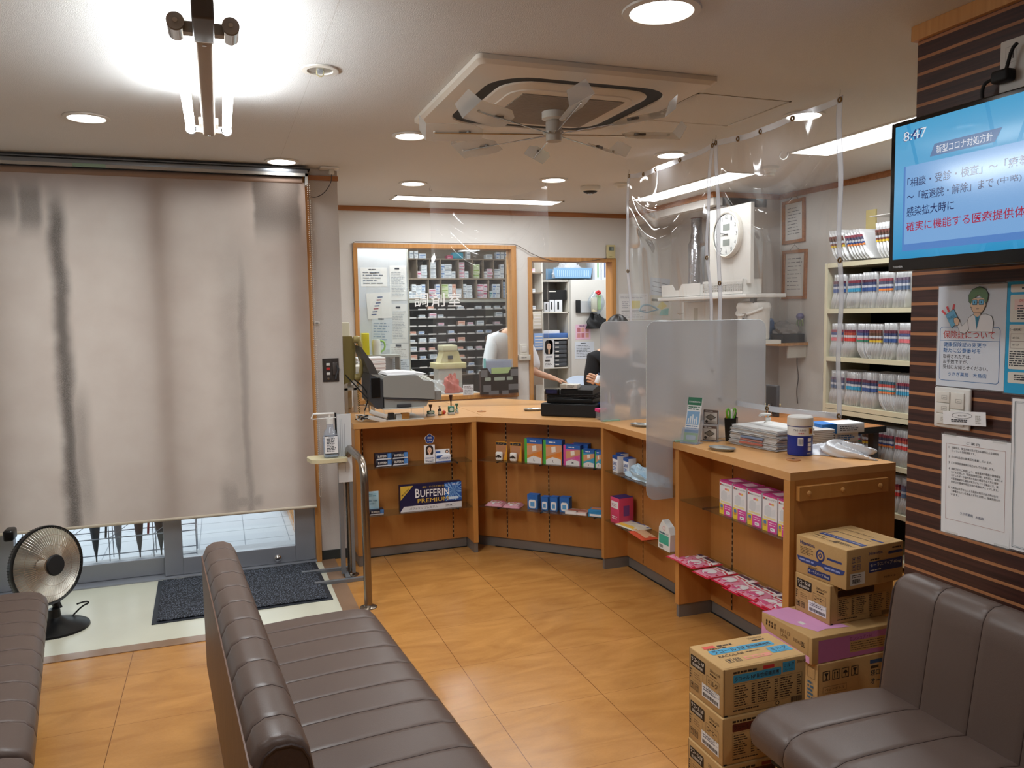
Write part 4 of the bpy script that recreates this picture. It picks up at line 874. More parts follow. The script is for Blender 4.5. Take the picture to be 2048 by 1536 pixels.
# the drawn pharmacist
def outl(pts, m, k=1.0, t_=.0016, z=.0009):
    z = .0009 + (z - .0009) * .45
    cx = sum(p[0] for p in pts) / len(pts); cy = sum(p[1] for p in pts) / len(pts); n = len(pts)
    def grow(d): return [(x + (x - cx) / max(1e-6, math.hypot(x - cx, y - cy)) * d, y + (y - cy) / max(1e-6, math.hypot(x - cx, y - cy)) * d) for x, y in pts]
    b.poly(F, grow(t_), OUT, z); b.poly(F, pts, m, z + .0003)
PW = K('#e6e9ee')
outl([(.108, .172), (.192, .172), (.194, .200), (.188, .218), (.170, .224), (.128, .224), (.112, .214), (.104, .196)], PW)
outl([(.070, .196), (.082, .170), (.100, .166), (.112, .178), (.108, .205), (.098, .196), (.088, .188), (.080, .204)], PW, z=.0016)
outl([(.132, .224), (.140, .180), (.150, .224)], LB, z=.0024); b.poly(F, [(.136, .214), (.140, .182), (.146, .214), (.141, .222)], K('#2f7f9e'), .0021)
outl([(.130, .238), (.152, .238), (.152, .222), (.141, .216), (.130, .222)], SK, z=.0030)
outl([(.122, .272), (.121, .240), (.130, .229), (.155, .229), (.164, .240), (.164, .272)], SK, z=.0037)
outl([(.118, .258), (.117, .247), (.122, .246), (.122, .260)], SK, z=.0036); outl([(.164, .260), (.164, .246), (.169, .247), (.168, .258)], SK, z=.0036)
outl([(.112, .262), (.111, .282), (.122, .298), (.146, .306), (.166, .298), (.176, .282), (.172, .262), (.166, .256), (.163, .270), (.150, .276), (.146, .283), (.138, .278), (.122, .268), (.119, .256)], HR, z=.0043)
for cx in (.132, .154): b.rrect(F, cx - .0085, .252, cx + .0085, .268, .003, K('#234a63'), .0030); b.rrect(F, cx - .007, .2535, cx + .007, .2665, .0025, LB, .0032); b.rect(F, cx - .001, .257, cx + .0012, .263, OUT, .0034)
b.rect(F, .1395, .259, .1465, .2605, OUT, .0031); b.lines(F, .138, .2395, .150, .2415, 1, OUT, .7, .0029)
outl([(.030, .222), (.058, .240), (.078, .205), (.053, .182)], LB, z=.0024); b.text(F @ Matrix.Translation((.042, .205, 0)) @ Matrix.Rotation(.5, 4, 'Z'), '保険証', 0, 0, .009, K('#23618c'), w=.026, off=.0021)
outl([(.060, .212), (.072, .214), (.080, .206), (.076, .192), (.068, .190), (.062, .200)], SK, z=.0034)
for (x, y, a) in ((.022, .230, .9), (.036, .240, .4), (.056, .246, -.2)):
    M_ = F @ Matrix.Translation((x, y, 0)) @ Matrix.Rotation(a, 4, 'Z'); b.rect(M_, -.003, -.008, .004, .010, K('#d9525a'), .001)
b.build('printed_sheet', t)
t, F, b = sheet('guidance_notice', 'white laminated notice with five numbered lines below the light switches', 'poster', 1.897, 1.105, .236, .312, PAPER, -.02)
b.frame(F, .016, .045, .220, .285, .0010, K('#b58a86'), .0005); b.text(F, 'ご 案 内', .112, .289, .0085, BKI, al='c', w=.046)
yy = .270
for n_, ls in (('1', ('当薬局は、厚生労働大臣が定める基準による調剤を', '行っている保険薬局です。')), ('2', ('約1400品目の医薬品を備蓄しています。',)), ('3', ('どの保険医療機関の処方せんでも応需します。',)),
               ('4', ('患者さまのご希望により、服用薬剤の種類や服用経過', 'などを記録した「薬剤服用歴記録」を作成し、薬剤によ', 'るアレルギーや副作用の有無を確認すると共に複数', 'の医療機関から薬剤が処方されている場合には、薬', '剤防止の重複や相互作用の有無をチェックします。')),
               ('5', ('当薬局は処方せんによる医師の指示がある時は在宅', 'で療養されている患者さま宅を訪問し、服薬指導を行', 'います。'))):
    b.text(F, n_, .026, yy, .0070, BKI)
    for l_ in ls: b.text(F, l_, .036, yy, .0072, BKI, w=.0072 * len(l_) * .98); yy -= .0103
    yy -= .0085
b.text(F, 'うさぎ薬局', .070, .068, .0085, K('#3a4a6e'), w=.045); b.text(F, '大島店', .124, .066, .0085, K('#3a4a6e'), w=.028); b.build('printed_sheet', t)
TAPE = FILM('sticky_tape', (.95, .95, .93), .15, .5, .1)
for (u, v) in ((.02, .308), (.19, .306), (.03, -.006), (.20, -.006)): b = MB(); b.rect(F, u - .012, v, u + .034, v + .013, TAPE, .002); b.build('tape', t)
t, F, b = sheet('blue_notice', 'bright blue bordered notice board sheet at the right edge', 'poster', 1.690, 1.574, .235, .320, K('#1f9fd0'), -.0)
for (v0, v1) in ((.290, .312), (.205, .283), (.070, .198), (.030, .062)): b.rrect(F, .011, v0, .226, v1, .004, K('#d9d6cc'), .0006)
b.rect(F, .024, .240, .226, .270, K('#e3c6c0'), .0008); b.lines(F, .045, .298, .21, .304, 1, BKI, .8, seed=2); b.text(F, '【特定', .040, .262, .008, REDI, bold=.02); b.lines(F, .034, .211, .21, .255, 6, BKI, .45, seed=4)
b.text(F, '【一般病棟】', .013, .180, .007, BKI, bold=.02); b.frame(F, .016, .130, .21, .172, .0008, K('#77605c')); b.rect(F, .016, .150, .21, .151, K('#77605c'), .0008); b.text(F, '#1126-', .022, .157, .006, BKI); b.text(F, '#1127-', .022, .137, .006, BKI)
b.lines(F, .014, .078, .21, .124, 7, BKI, .45, seed=6); b.lines(F, .03, .038, .21, .056, 3, BKI, .55, seed=7); b.build('printed_sheet', t)
t, F, b = sheet('bordered_notice', 'large white notice with a thin dark border at the lower right edge', 'poster', 1.662, 1.240, .30, .44, PAPER, -.015)
b.frame(F, .008, .008, .292, .432, .0012, K('#3f5a6e')); b.frame(F, .012, .012, .288, .428, .0005, K('#3f5a6e')); b.text(F, 'い', .05, .345, .012, BKI); b.build('printed_sheet', t)
t = thing('light_switch_panel', 'white five-rocker light switch panel under the cartoon notice', 'switch', (2.1395, 1.923, 1.255), 0)
F = LEFT(0, 0, 0); b = MB(); b.box(-.011, -.0004, -.130, 0, -.128, 0, WHITE, c=.006); b.build('plate', t)
for (u0, v0, u1, v1) in ((.013, -.048, .060, -.014), (.013, -.082, .060, -.050), (.013, -.116, .060, -.084), (.064, -.064, .112, -.014), (.064, -.116, .112, -.067)):
    b = MB(); b.box(-.0155, -.011, -u1, -u0, v0, v1, P('rocker', '#dedbd3', .4), c=.0015); F2 = LEFT(-.0155, 0, 0); cx = (u0 + u1) / 2 + .006; cz = (v0 + v1) / 2; b.frame(F2, cx - .010, cz - .006, cx + .010, cz + .006, .0008, GREY, .0004); b.rect(F2, cx - .005, cz - .0018, cx + .007, cz - .0003, GREY, .0004); b.build('rocker', t)
b = MB(); F = Matrix.Rotation(-.07, 4, 'X') @ FR((-.0175, -.035, -.118), (0, -1, 0), (0, 0, 1)); b.rect(F, 0, 0, .150, .042, PAPER, 0); b.box(-.0175, -.017, -.035 - .15, -.035, -.118, -.076, PAPER) if False else None
for k in range(24): a0 = 2 * PI * k / 24; a1 = 2 * PI * (k + 1) / 24; b.poly(F, [(.068 + .036 * math.cos(a0), .029 + .009 * math.sin(a0)), (.068 + .036 * math.cos(a1), .029 + .009 * math.sin(a1)), (.068 + .0345 * math.cos(a1), .029 + .0082 * math.sin(a1)), (.068 + .0345 * math.cos(a0), .029 + .0082 * math.sin(a0))], BKI)
b.text(F, '一番ランプ消す', .068, .0265, .0045, BKI, al='c'); b.lines(F, .030, .008, .105, .018, 2, BKI, .55, seed=8); b.lines(F, .115, .006, .135, .032, 5, GREYL, .5, seed=9); b.build('paper_label', t, label='white paper label taped over the lower rockers')

# ================================================================ CARDBOARD CARTONS
def carton(label, x, y, z, w, d, h, art, rz=0., name='cardboard_carton', lid=True):
    """x,y = near left bottom corner; local x right, y away"""
    t = thing(name, label, 'box', (x, y, z), rz, 'cardboard cartons stacked beside the counter')
    b = MB(); b.box(0, w, 0, d, 0, h, KRAFT, c=.0035); art(b, w, d, h); b.build('body', t); return t
def icons(b, F, x, y, s, n, m=DK, fillm=None):
    for i in range(n):
        u = x + i * (s * 1.18); b.frame(F, u, y, u + s * .9, y + s, s * .07, m, .0009)
        if i % 3 == 0:   # cup
            b.poly(F, [(u + .2 * s, y + .8 * s), (u + .4 * s, y + .45 * s), (u + .4 * s, y + .2 * s), (u + .25 * s, y + .12 * s), (u + .68 * s, y + .12 * s), (u + .52 * s, y + .2 * s), (u + .52 * s, y + .45 * s), (u + .72 * s, y + .8 * s)], m, .0009)
        elif i % 3 == 1:   # arrows up
            for q in (.28, .62): b.rect(F, u + (q - .04) * s, y + .15 * s, u + (q + .04) * s, y + .7 * s, m, .0009); b.poly(F, [(u + (q - .12) * s, y + .62 * s), (u + (q + .12) * s, y + .62 * s), (u + q * s, y + .86 * s)], m, .0009)
        else:   # umbrella
            b.poly(F, [(u + .15 * s, y + .45 * s), (u + .75 * s, y + .45 * s), (u + .62 * s, y + .68 * s), (u + .45 * s, y + .76 * s), (u + .28 * s, y + .68 * s)], m, .0009); b.rect(F, u + .42 * s, y + .15 * s, u + .48 * s, y + .5 * s, m, .0009)
KD = K('#3a2a1c'); KBLK = K('#17110e')
def racol(flavor, colr, dark=False, top=True):
    def art(b, w, d, h):
        S = FR((-.0002, d, 0), (0, -1, 0), (0, 0, 1)); Fr = FRONT(0, -.0002, 0); Tp = TOP(0, 0, h + .0002)
        # left end (u 0..d)
        b.rect(S, .004, 0, .006, h, KRAFTE, .0003) ; b.rect(Fr, .004, 0, .0055, h, KRAFTE, .0003)
        b.rrect(S, .012, h - .055, .092, h - .018, .004, KBLK, .0005); b.text(S, 'ラコール NF', .052, h - .036, .014, K('#e6dfd2'), w=.070, al='c', bold=.03); b.text(S, '配合経腸用液', .052, h - .050, .010, K('#e6dfd2'), w=.056, al='c', bold=.02)
        b.text(S, '200mL×24', .118, h - .032, .009, KD, w=.052); b.lines(S, .120, h - .043, .170, h - .036, 1, KD, .7, seed=3)
        b.frame(S, .022, h - .098, .080, h - .062, .0005, KD); b.lines(S, .030, h - .090, .074, h - .068, 3, P('faint_ink', '#8a6a45', .8), .35, seed=5); b.lines(S, .008, h - .095, .018, h - .062, 4, KD, .5, seed=6)
        b.frame(S, .100, h - .100, .168, h - .050, .0008, KD); b.text(S, flavor, .134, h - .074, .017, KD, w=.052, al='c', bold=.01); b.text(S, 'フレーバー', .134, h - .094, .012, KD, w=.056, al='c')
        icons(b, S, .010, .020, .022, 2); b.rect(S, .076, .020, .170, .062, K('#e4e3e1'), .0006); b.barcode(S, .082, .024, .164, .036, DK); b.lines(S, .084, .042, .150, .056, 2, K('#6a6f80'), .5, seed=7)
        # front
        c = K(colr); tx = K('#e9e2cf') if dark else KD
        b.lines(Fr, .035, h - .019, .135, h - .011, 1, KD, .8, seed=11); b.rect(Fr, .142, h - .020, .182, h - .009, REDI if not dark else K('#7c2a20'), .0005)
        b.rrect(Fr, .035, h - .047, .208, h - .022, .004, c, .0005); b.text(Fr, 'ラコール NF 配合経腸用液', .040, h - .042, .014, KD if not dark else K('#2a120c'), w=.160, bold=.025)
        if not dark: b.rect(Fr, .213, h - .042, .258, h - .010, c, .0005); b.text(Fr, flavor, .235, h - .027, .013, KD, w=.038, al='c'); b.text(Fr, 'フレーバー', .235, h - .038, .007, KD, w=.034, al='c')
        b.text(Fr, '200mL×24', .266, h - .020, .008, KD, w=.032); b.frame(Fr, .035, .022, .285, h - .051, .0005, KD)
        for k in range(3): b.lines(Fr, .039 + k * .083, .026, .088 + k * .083, h - .055, 9, KD, .38, seed=20 + k); b.lines(Fr, .100 + k * .083, .026, .116 + k * .083, h - .055, 9, KD, .38, seed=30 + k); b.rect(Fr, .119 + k * .083, .024, .1194 + k * .083, h - .053, KD, .0006)
        b.lines(Fr, .035, .012, .16, .018, 1, KD, .6, seed=9); b.barcode(Fr, .245, .006, .285, .022, DK); b.disc(Fr, .195, .012, .007, KD, .0006); b.disc(Fr, .195, .012, .0045, KRAFT, .0009)
        b.rrect(Fr, .004, .0, .016, .005, .002, BLACKM, .0005)
        if top:
            b.rect(Tp, .0, d * .03, w, d * .035, KRAFTE, .0003)
            b.rect(Tp, .030, d - .042, .072, d - .024, K('#c9473c'), .0005); b.lines(Tp, .080, d - .040, .150, d - .030, 1, KD, .8, seed=12); b.lines(Tp, .035, d - .052, .12, d - .045, 1, KD, .8, seed=13)
            b.text(Tp, '200mL×24', .205, d - .026, .010, KD, w=.052); b.lines(Tp, .21, d - .042, .262, d - .034, 1, KD, .8, seed=14)
            b.rrect(Tp, .030, d - .088, .262, d - .056, .008, c, .0005); b.text(Tp, 'ラコール NF', .040, d - .084, .022, KD, w=.118, bold=.02); b.text(Tp, '配合経腸用液', .165, d - .081, .017, KD, w=.088, bold=.02)
            b.text(Tp, 'RACOL-NF', .040, d - .112, .014, KD, w=.092, bold=.02); b.lines(Tp, .140, d - .106, .20, d - .100, 1, KD, .6, seed=15)
            b.rect(Tp, .215, d - .140, .290, d - .100, c, .0005); b.text(Tp, flavor, .252, d - .124, .018, KD, w=.058, al='c'); b.text(Tp, 'フレーバー', .252, d - .137, .009, KD, w=.05, al='c')
            icons(b, Tp, .045, d - .152, .024, 2); b.rect(Tp, .110, d - .150, .205, d - .130, K('#d0836f'), .0005); b.lines(Tp, .115, d - .147, .20, d - .133, 1, KRAFT, .6, seed=16)
    return art
MILK = 'ミルク'; COF = 'コーヒー'
carton('front stack top cardboard carton with blue bands and milk flavour print', 1.358, 1.944, .295, .300, .187, .1473, racol(MILK, '#3d8fb0'), math.radians(-.4))
carton('middle carton of the front stack, its brown band half hidden by the bench', 1.352, 1.938, .1475, .300, .187, .1472, racol(COF, '#5a2418', True, False), math.radians(-1.))
carton('lowest carton of the front stack, cut off by the bottom of the frame', 1.347, 1.934, 0, .300, .187, .1472, racol(COF, '#5a2418', True, False), math.radians(-1.))
def hisa(b, w, d, h):
    S = FR((-.0002, d, 0), (0, -1, 0), (0, 0, 1)); Fr = FRONT(0, -.0002, 0); Tp = TOP(0, 0, h + .0002); NB = K('#2a3c78'); 
    b.text(S, 'Hisamitsu.', .022, h - .030, .014, NAVY, w=.075, bold=.04); b.lines(S, .022, h - .068, .095, h - .037, 5, KD, .3, seed=1)
    b.disc(S, .123, h - .052, .021, K('#20306b'), .0006, ry=.023); b.disc(S, .123, h - .052, .014, KRAFT, .0008, ry=.016); b.poly(S, [(.113, h - .052), (.123, h - .040), (.133, h - .052), (.123, h - .064)], K('#20306b'), .0010); b.disc(S, .123, h - .052, .004, KRAFT, .0012)
    b.poly(S, [(.006, h - .078), (.112, h - .078), (.118, h - .070), (.126, h - .070), (.132, h - .078), (.240, h - .078), (.232, h - .094), (.212, h - .100), (.142, h - .100), (.134, h - .092), (.108, h - .092), (.100, h - .100), (.030, h - .100), (.012, h - .094)], NB, .0006)
    b.lines(S, .020, h - .094, .10, h - .083, 1, K('#8f9bc9'), .6, seed=4); b.lines(S, .145, h - .095, .225, h - .084, 1, K('#8f9bc9'), .6, seed=5); b.rrect(S, .155, h - .058, .225, h - .050, .003, NB)
    b.lines(S, .065, h - .112, .11, h - .104, 2, KD, .5, seed=6); b.rrect(S, .062, .012, .172, .034, .002, NAVY); b.text(S, 'モーラスパップ 60mg', .066, .017, .012, K('#ddd6c6'), w=.100, bold=.02)
    icons(b, Fr, .025, h - .050, .020, 2, NAVY); icons(b, Fr, .025, h - .078, .020, 2, NAVY); b.text(Fr, 'Hisamitsu.', .110, h - .032, .012, NAVY, w=.068, bold=.04); b.lines(Fr, .225, h - .022, .275, h - .014, 1, KD, .7, seed=7); b.rrect(Fr, .205, h - .040, .278, h - .030, .004, NAVY)
    b.lines(Fr, .115, h - .054, .165, h - .047, 1, KD, .8, seed=8); b.rect(Fr, .110, h - .098, .278, h - .058, NAVY, .0006); b.text(Fr, 'モーラスパップ 60mg', .115, h - .080, .016, K('#cfc8b8'), w=.155, bold=.02); b.lines(Fr, .116, h - .094, .19, h - .086, 1, K('#cfc8b8'), .4, seed=9)
    b.text(Fr, '70枚×10', .185, .018, .010, KD, w=.06); b.rect(Fr, .018, .014, .090, .058, K('#d6d3cd'), .0006); b.lines(Fr, .026, .040, .080, .054, 2, DK, .4, seed=10); b.lines(Fr, .028, .020, .076, .036, 4, DK, .8, seed=11)
    b.text(Tp, 'Hisamitsu.', .12, d - .045, .010, NAVY, w=.05, bold=.04); b.frame(Tp, .03, .018, w - .03, d - .018, .0006, KD)
    T2 = FR((0, d, h + .0002), (0, -1, 0), (1, 0, 0)); b.rect(T2, .03, .085, .235, .112, NB, .0008); b.text(T2, 'モーラスパップ 60mg', .04, .090, .016, K('#cfc8b8'), w=.185, bold=.02, off=.0014)
    b.text(T2, 'パップ剤・外箱', .035, .035, .015, KD, w=.12, bold=.04); b.lines(T2, .03, .060, .11, .066, 1, KD, .9, seed=12); b.lines(T2, .14, .040, .23, .066, 3, KD, .4, seed=13); b.rect(T2, .18, .185, .235, .197, NB, .0008); b.lines(T2, .04, .16, .23, .17, 1, KD, .3, seed=14); b.lines(T2, .04, .21, .20, .22, 1, KD, .3, seed=15)
def pinkb(b, w, d, h):
    S = FR((-.0002, d, 0), (0, -1, 0), (0, 0, 1)); Fr = FRONT(0, -.0002, 0); Tp = TOP(0, 0, h + .0002); PK = K('#c77fb2'); PK2 = K('#d79ac4')
    b.poly(S, [(.002, .002), (d - .012, .002), (d - .012, .026), (.03, .026 + .012), (.002, .058)], PK2, .0005); b.rect(S, d - .02, .002, d - .0185, h - .004, KRAFTE, .0004)
    for k in range(4): b.lines(S, .028 + k * .016, h - .042, .036 + k * .016, h - .018, 2, KD, .8, seed=k)
    b.text(S, '2021.12', .108, h - .036, .014, P('stamp_ink', '#7a5d3d', .8), w=.056); b.text(S, 'CA296', .110, h - .052, .012, P('stamp_ink', '#7a5d3d', .8), w=.04); b.text(S, '10541', .185, h - .046, .014, P('stamp_ink', '#7a5d3d', .8), w=.036); b.lines(S, .226, h - .050, .246, h - .030, 4, KD, .6, seed=9)
    b.rect(Fr, .028, .003, w - .006, h - .014, K('#b56d9e'), .0005); b.text(Fr, 'エンシュア・H', .165, h - .036, .015, K('#86406f'), w=.10, bold=.02); b.rect(Fr, .168, .020, w - .012, .062, KRAFT, .0008); b.lines(Fr, .172, .024, w - .02, .058, 4, KD, .25, seed=20)
    b.poly(Tp, [(.0, d - .002), (.035, d - .002), (.075, d - .12), (.10, .05), (.06, .04), (.02, d - .14)], PK2, .0005); b.poly(Tp, [(.035, d - .003), (.12, d - .003), (.20, .035), (.10, .05), (.075, d - .12)], PK2, .0006); b.rect(Tp, .052, .112, .070, .142, WHITE, .0010)
def bottom(b, w, d, h):
    S = FR((-.0002, d, 0), (0, -1, 0), (0, 0, 1)); Fr = FRONT(0, -.0002, 0)
    b.frame(S, d - .05, h - .06, d - .012, h - .02, .001, KD); b.lines(S, d - .05, h - .14, d - .014, h - .07, 5, K('#3d5c72'), .6, seed=2); b.rect(Fr, .004, 0, .0055, h, KRAFTE, .0004)
    icons(b, Fr, .022, h - .064, .036, 4); b.frame(Fr, .024, h - .110, .130, h - .086, .0008, KD); b.text(Fr, 'ペットボトル', .077, h - .103, .011, KD, w=.085, al='c')
    b.rect(Fr, .235, h - .034, w - .01, h - .020, K('#1f4a78'), .0006); b.text(Fr, '経口', .238, h - .080, .022, K('#24323c'), bold=.04); b.text(Fr, 'オーエス', .238, h - .112, .022, K('#24323c'), bold=.04); b.lines(Fr, .238, h - .055, .28, h - .040, 1, KD, .7, seed=4)
carton('top carton of the rear stack, wide and low with navy patch product print', 2.068, 2.220, .4985, .284, .246, .147, hisa, math.radians(4.2))
carton('cardboard carton second from the top of the rear stack with black name patch', 2.050, 2.280, .3505, .300, .187, .1475, racol(COF, '#3a1710', True, False), math.radians(.5))
carton('flat carton with pink printed sides in the rear stack', 1.913, 2.211, .251, .40, .280, .099, pinkb, 0)
carton('bottom carton of the rear stack with four handling symbols', 1.935, 2.206, 0, .33, .26, .2505, bottom, 0)

# ================================================================ PATIENT FILE SHELVES on the right
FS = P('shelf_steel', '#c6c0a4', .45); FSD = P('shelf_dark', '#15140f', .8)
t = thing('file_shelving', 'cream steel open shelving full of clear patient files behind the nearest counter', 'shelf', (3.6, 4.10, 0), 0)
LEV = [1.795, 1.511, 1.212, .915, .604, .330, .06]
b = MB(); b.box(0, .36, -.025, 0, 0, 1.795, FS); b.build('end_panel', t, .002)
b = MB(); b.box(0, .36, -1.9, -1.875, 0, 1.795, FS); b.build('end_panel', t, .002)
b = MB(); b.box(.352, .36, -1.875, -.025, 0, 1.795, FSD); b.build('back_panel', t)  # near-black colour stands in for the shadow inside the shelves
for i, z in enumerate(LEV):
    b = MB(); b.box(.0, .352, -1.875, -.025, z - .028, z, FS)
    if i == 3: b.box(-.001, .01, -1.9, 0, z - .060, z - .032, FS)
    for k in range(90): b.box(.004, .03, -.04 - k * .02, -.05 - k * .02, z - .0285, z - .0275, FSD)
    b.build('shelf_board', t)
TABM = {}
def file_proto(cols, seed):
    """front edge at local x=0 facing -X, thickness along y; curled clear lower part"""
    rd = random.Random(seed); cv = rd.uniform(.5, 1.3) * rd.choice((-1, 1, 1)) * .03; Hh = .208 + rd.uniform(-.004, .006); th = .0016
    prof = [(z, cv * max(0, 1 - z / .11) ** 2, -.012 * math.sin(PI * min(1, z / .11))) for z in (0, .015, .03, .045, .06, .08, .10)] + [(.14, 0, 0), (.18, 0, 0), (Hh, rd.uniform(-.002, .002), 0)]
    b = MB(); n = len(prof); vs = []
    for s in (-th, th):
        for x in (0, .19):
            for z, y, dx in prof: vs.append((x + dx * (1 if x == 0 else 0), y + s, z))
    fs = []
    for k in range(n - 1):
        fs += [(k, k + 1, n + k + 1, n + k), (2 * n + k, 3 * n + k, 3 * n + k + 1, 2 * n + k + 1), (k, 2 * n + k, 2 * n + k + 1, k + 1)]
    fs.append((n - 1, 3 * n - 1, 4 * n - 1, 2 * n - 1)); b.add(vs, fs, SLEEVE, None, True); me = b.mesh('file_sleeve')
    c = MB(); w = .0056; z = .168
    for (h, col) in [(q * 1.2, r) for q, r in cols]: c.box(-.004, .010, -w, w, z - h + .0008, z, K(col)); z -= h
    return me, c.mesh('index_tabs')
PAL = {'navy': [(.014, '#5e3443'), (.014, '#3a4468'), (.012, '#b9bcc4'), (.018, '#3b568c')], 'cyan': [(.014, '#7a3040'), (.014, '#434a66'), (.012, '#b9bcc4'), (.018, '#3b93b8')],
       'orange': [(.014, '#8a4450'), (.014, '#505066'), (.012, '#b9bcc4'), (.009, '#3b4f86'), (.010, '#d98344')], 'red': [(.014, '#7c2c35'), (.014, '#a04a3e'), (.012, '#c3bcc0'), (.018, '#c5413f')],
       'green': [(.014, '#54365c'), (.014, '#46507a'), (.012, '#b9bcc4'), (.009, '#c46a72'), (.010, '#3f7d66')], 'yellow': [(.014, '#6d4038'), (.014, '#5c4438'), (.012, '#b9bcc4'), (.009, '#7a4a3e'), (.011, '#d3b43e')],
       'pink': [(.014, '#93505a'), (.014, '#4d5680'), (.012, '#b9bcc4'), (.018, '#cf7078')], 'teal': [(.014, '#3d5a6c'), (.014, '#b24f48'), (.012, '#b9bcc4'), (.009, '#3a8fa0'), (.010, '#d07c50')],
       'grey': [(.014, '#6a5a6c'), (.014, '#59617c'), (.012, '#b9bcc4'), (.018, '#5a6d8a')]}
DESC = {'navy': 'navy', 'cyan': 'light blue', 'orange': 'navy and orange', 'red': 'bright red', 'green': 'pink and green', 'yellow': 'brown and yellow', 'pink': 'pink', 'teal': 'teal and orange', 'grey': 'slate grey'}
ORD = ['leftmost', 'second', 'third', 'fourth', 'fifth', 'sixth']
SHN = {1: 'second file shelf', 2: 'third file shelf', 3: 'file shelf over the double board', 4: 'file shelf under the double board', 5: 'lowest visible file shelf'}
bundles = {1: (['navy', 'cyan', 'navy', 'orange', 'grey'], (4.05, 3.44)), 2: (['pink', 'red', 'green', 'yellow', 'navy', 'pink'], (4.06, 3.42)), 3: (['grey', 'cyan', 'navy', 'teal', 'cyan'], (4.06, 3.40)),
           4: (['red', 'green', 'yellow', 'orange', 'red'], (4.05, 3.40)), 5: (['red', 'grey'], (3.62, 3.34))}
def mkfile(protos, lab, grp, loc, lean, rollx=0.):
    me, mt = random.choice(protos)
    o = bpy.data.objects.new('patient_file', me); COL.objects.link(o); o.location = loc; o.rotation_euler = (lean, rollx, 0); tag(o, lab, 'file', grp)
    c = bpy.data.objects.new('index_tabs', mt); COL.objects.link(c); c.parent = o; return o
pc = {}
for lv, (cs, (ya, yb)) in bundles.items():
    nb = len(cs); wd = (ya - yb) / nb
    for k, cname in enumerate(cs):
        if cname not in pc: pc[cname] = [file_proto(PAL[cname], hash(cname) % 97 * 0 + sum(map(ord, cname)) + q * 7) for q in range(4)]
        lab = 'clear patient file with %s tabs, %s bundle, %s' % (DESC[cname], ORD[k], SHN[lv]); grp = '%s files on the %s' % (DESC[cname], SHN[lv])
        n = 8; lean0 = random.uniform(-.05, .05); dz = random.uniform(0, .006)
        for q in range(n):
            y = ya - k * wd - .012 - q * (wd - .022) / n - .004; mkfile(pc[cname][k % 4:k % 4 + 1], lab, grp, (3.618 + random.uniform(-.004, .006), y, LEV[lv] + .0015 + dz * 0), lean0 * .4)
for k, (cname, y0_, lean, n, w_) in enumerate((('yellow', 4.05, .32, 5, 'leftmost'), ('orange', 3.90, .42, 6, 'second'), ('yellow', 3.70, .15, 6, 'third'), ('yellow', 3.52, .30, 4, 'last'))):
    for q in range(n):
        mkfile(pc[cname][:1], 'clear file with %s tabs, %s leaning group on the top shelf' % (DESC[cname], w_), 'leaning files of the %s group on the top shelf' % w_, (3.62, y0_ - q * .024 - .02, LEV[0] + .003), -lean)
t = thing('file_divider', 'white plastic divider bin lying open on the top file shelf', 'file rack', (3.66, 3.55, 1.797))
b = MB(); b.box(.0, .26, 0, .25, .255, .258, WHITE); b.box(.26, .263, 0, .25, 0, .258, WHITE); b.box(.2, .26, .12, .123, 0, .255, OFFW); b.build('divider', t)
t = thing('wooden_tray', 'small brown wooden box standing behind the files on the top shelf', 'box', (3.935, 3.60, 1.7965)); b = MB(); b.box(0, .02, 0, .24, 0, .30, TRIM); b.build('body', t, .002)
t = thing('yellowed_envelope', 'yellowed paper envelope standing behind the leaning files on the top shelf', 'envelope', (3.90, 4.02, 1.797)); b = MB(); b.box(0, .012, -.02, .06, 0, .335, P('old_paper', '#cdbd84', .8)); b.build('envelope', t)
def flatbox(label, x, y, z, w, d, h, base, art, rz=0., name='medicine_box', cat='box', group=None, parent=None):
    t = thing(name, label, cat, (x, y, z), rz, group); b = MB(); b.box(0, w, 0, d, 0, h, base, c=min(.0015, h * .2)); art(b, w, d, h); b.build('carton', t); return t
CB = K('#e6e8ec'); BLU = K('#2f73bd'); BLU2 = K('#1d4d96')
def art_band(c1_, c2_, txt=None):
    def f(b, w, d, h):
        F = FRONT(0, -.0002, 0); b.rect(F, 0, 0, w * .35, h, c1_, .0004); b.lines(F, w * .42, h * .2, w * .9, h * .8, 3, c2_, .5, seed=int(w * 999)); T_ = TOP(0, 0, h + .0002); b.rect(T_, 0, 0, w * .35, d, c1_, .0004)
        S = LEFT(-.0002, d, 0); b.rect(S, d * .5, 0, d, h, c1_, .0004); b.lines(S, d * .1, h * .3, d * .45, h * .7, 2, c2_, .5)
    return f
flatbox('flat white and blue glove box under another at the back of the nearest counter', 2.66, 3.03, CT, .20, .12, .045, CB, art_band(K('#1e1e22'), BLU), -.1, 'glove_box')
flatbox('white and blue glove box on top of its twin beside the plastic bag', 2.65, 3.02, CT + .0455, .23, .12, .045, CB, art_band(BLU, K('#5a5f68')), -.12, 'glove_box')

# ================================================================ THINGS ON THE COUNTERS
Z = CT + .0008
# cash register
t = thing('cash_register', 'black cash register with small display on its black money drawer', 'cash register', (1.862, 4.60, Z), math.radians(-43)); t.scale = (1, 1, .83)
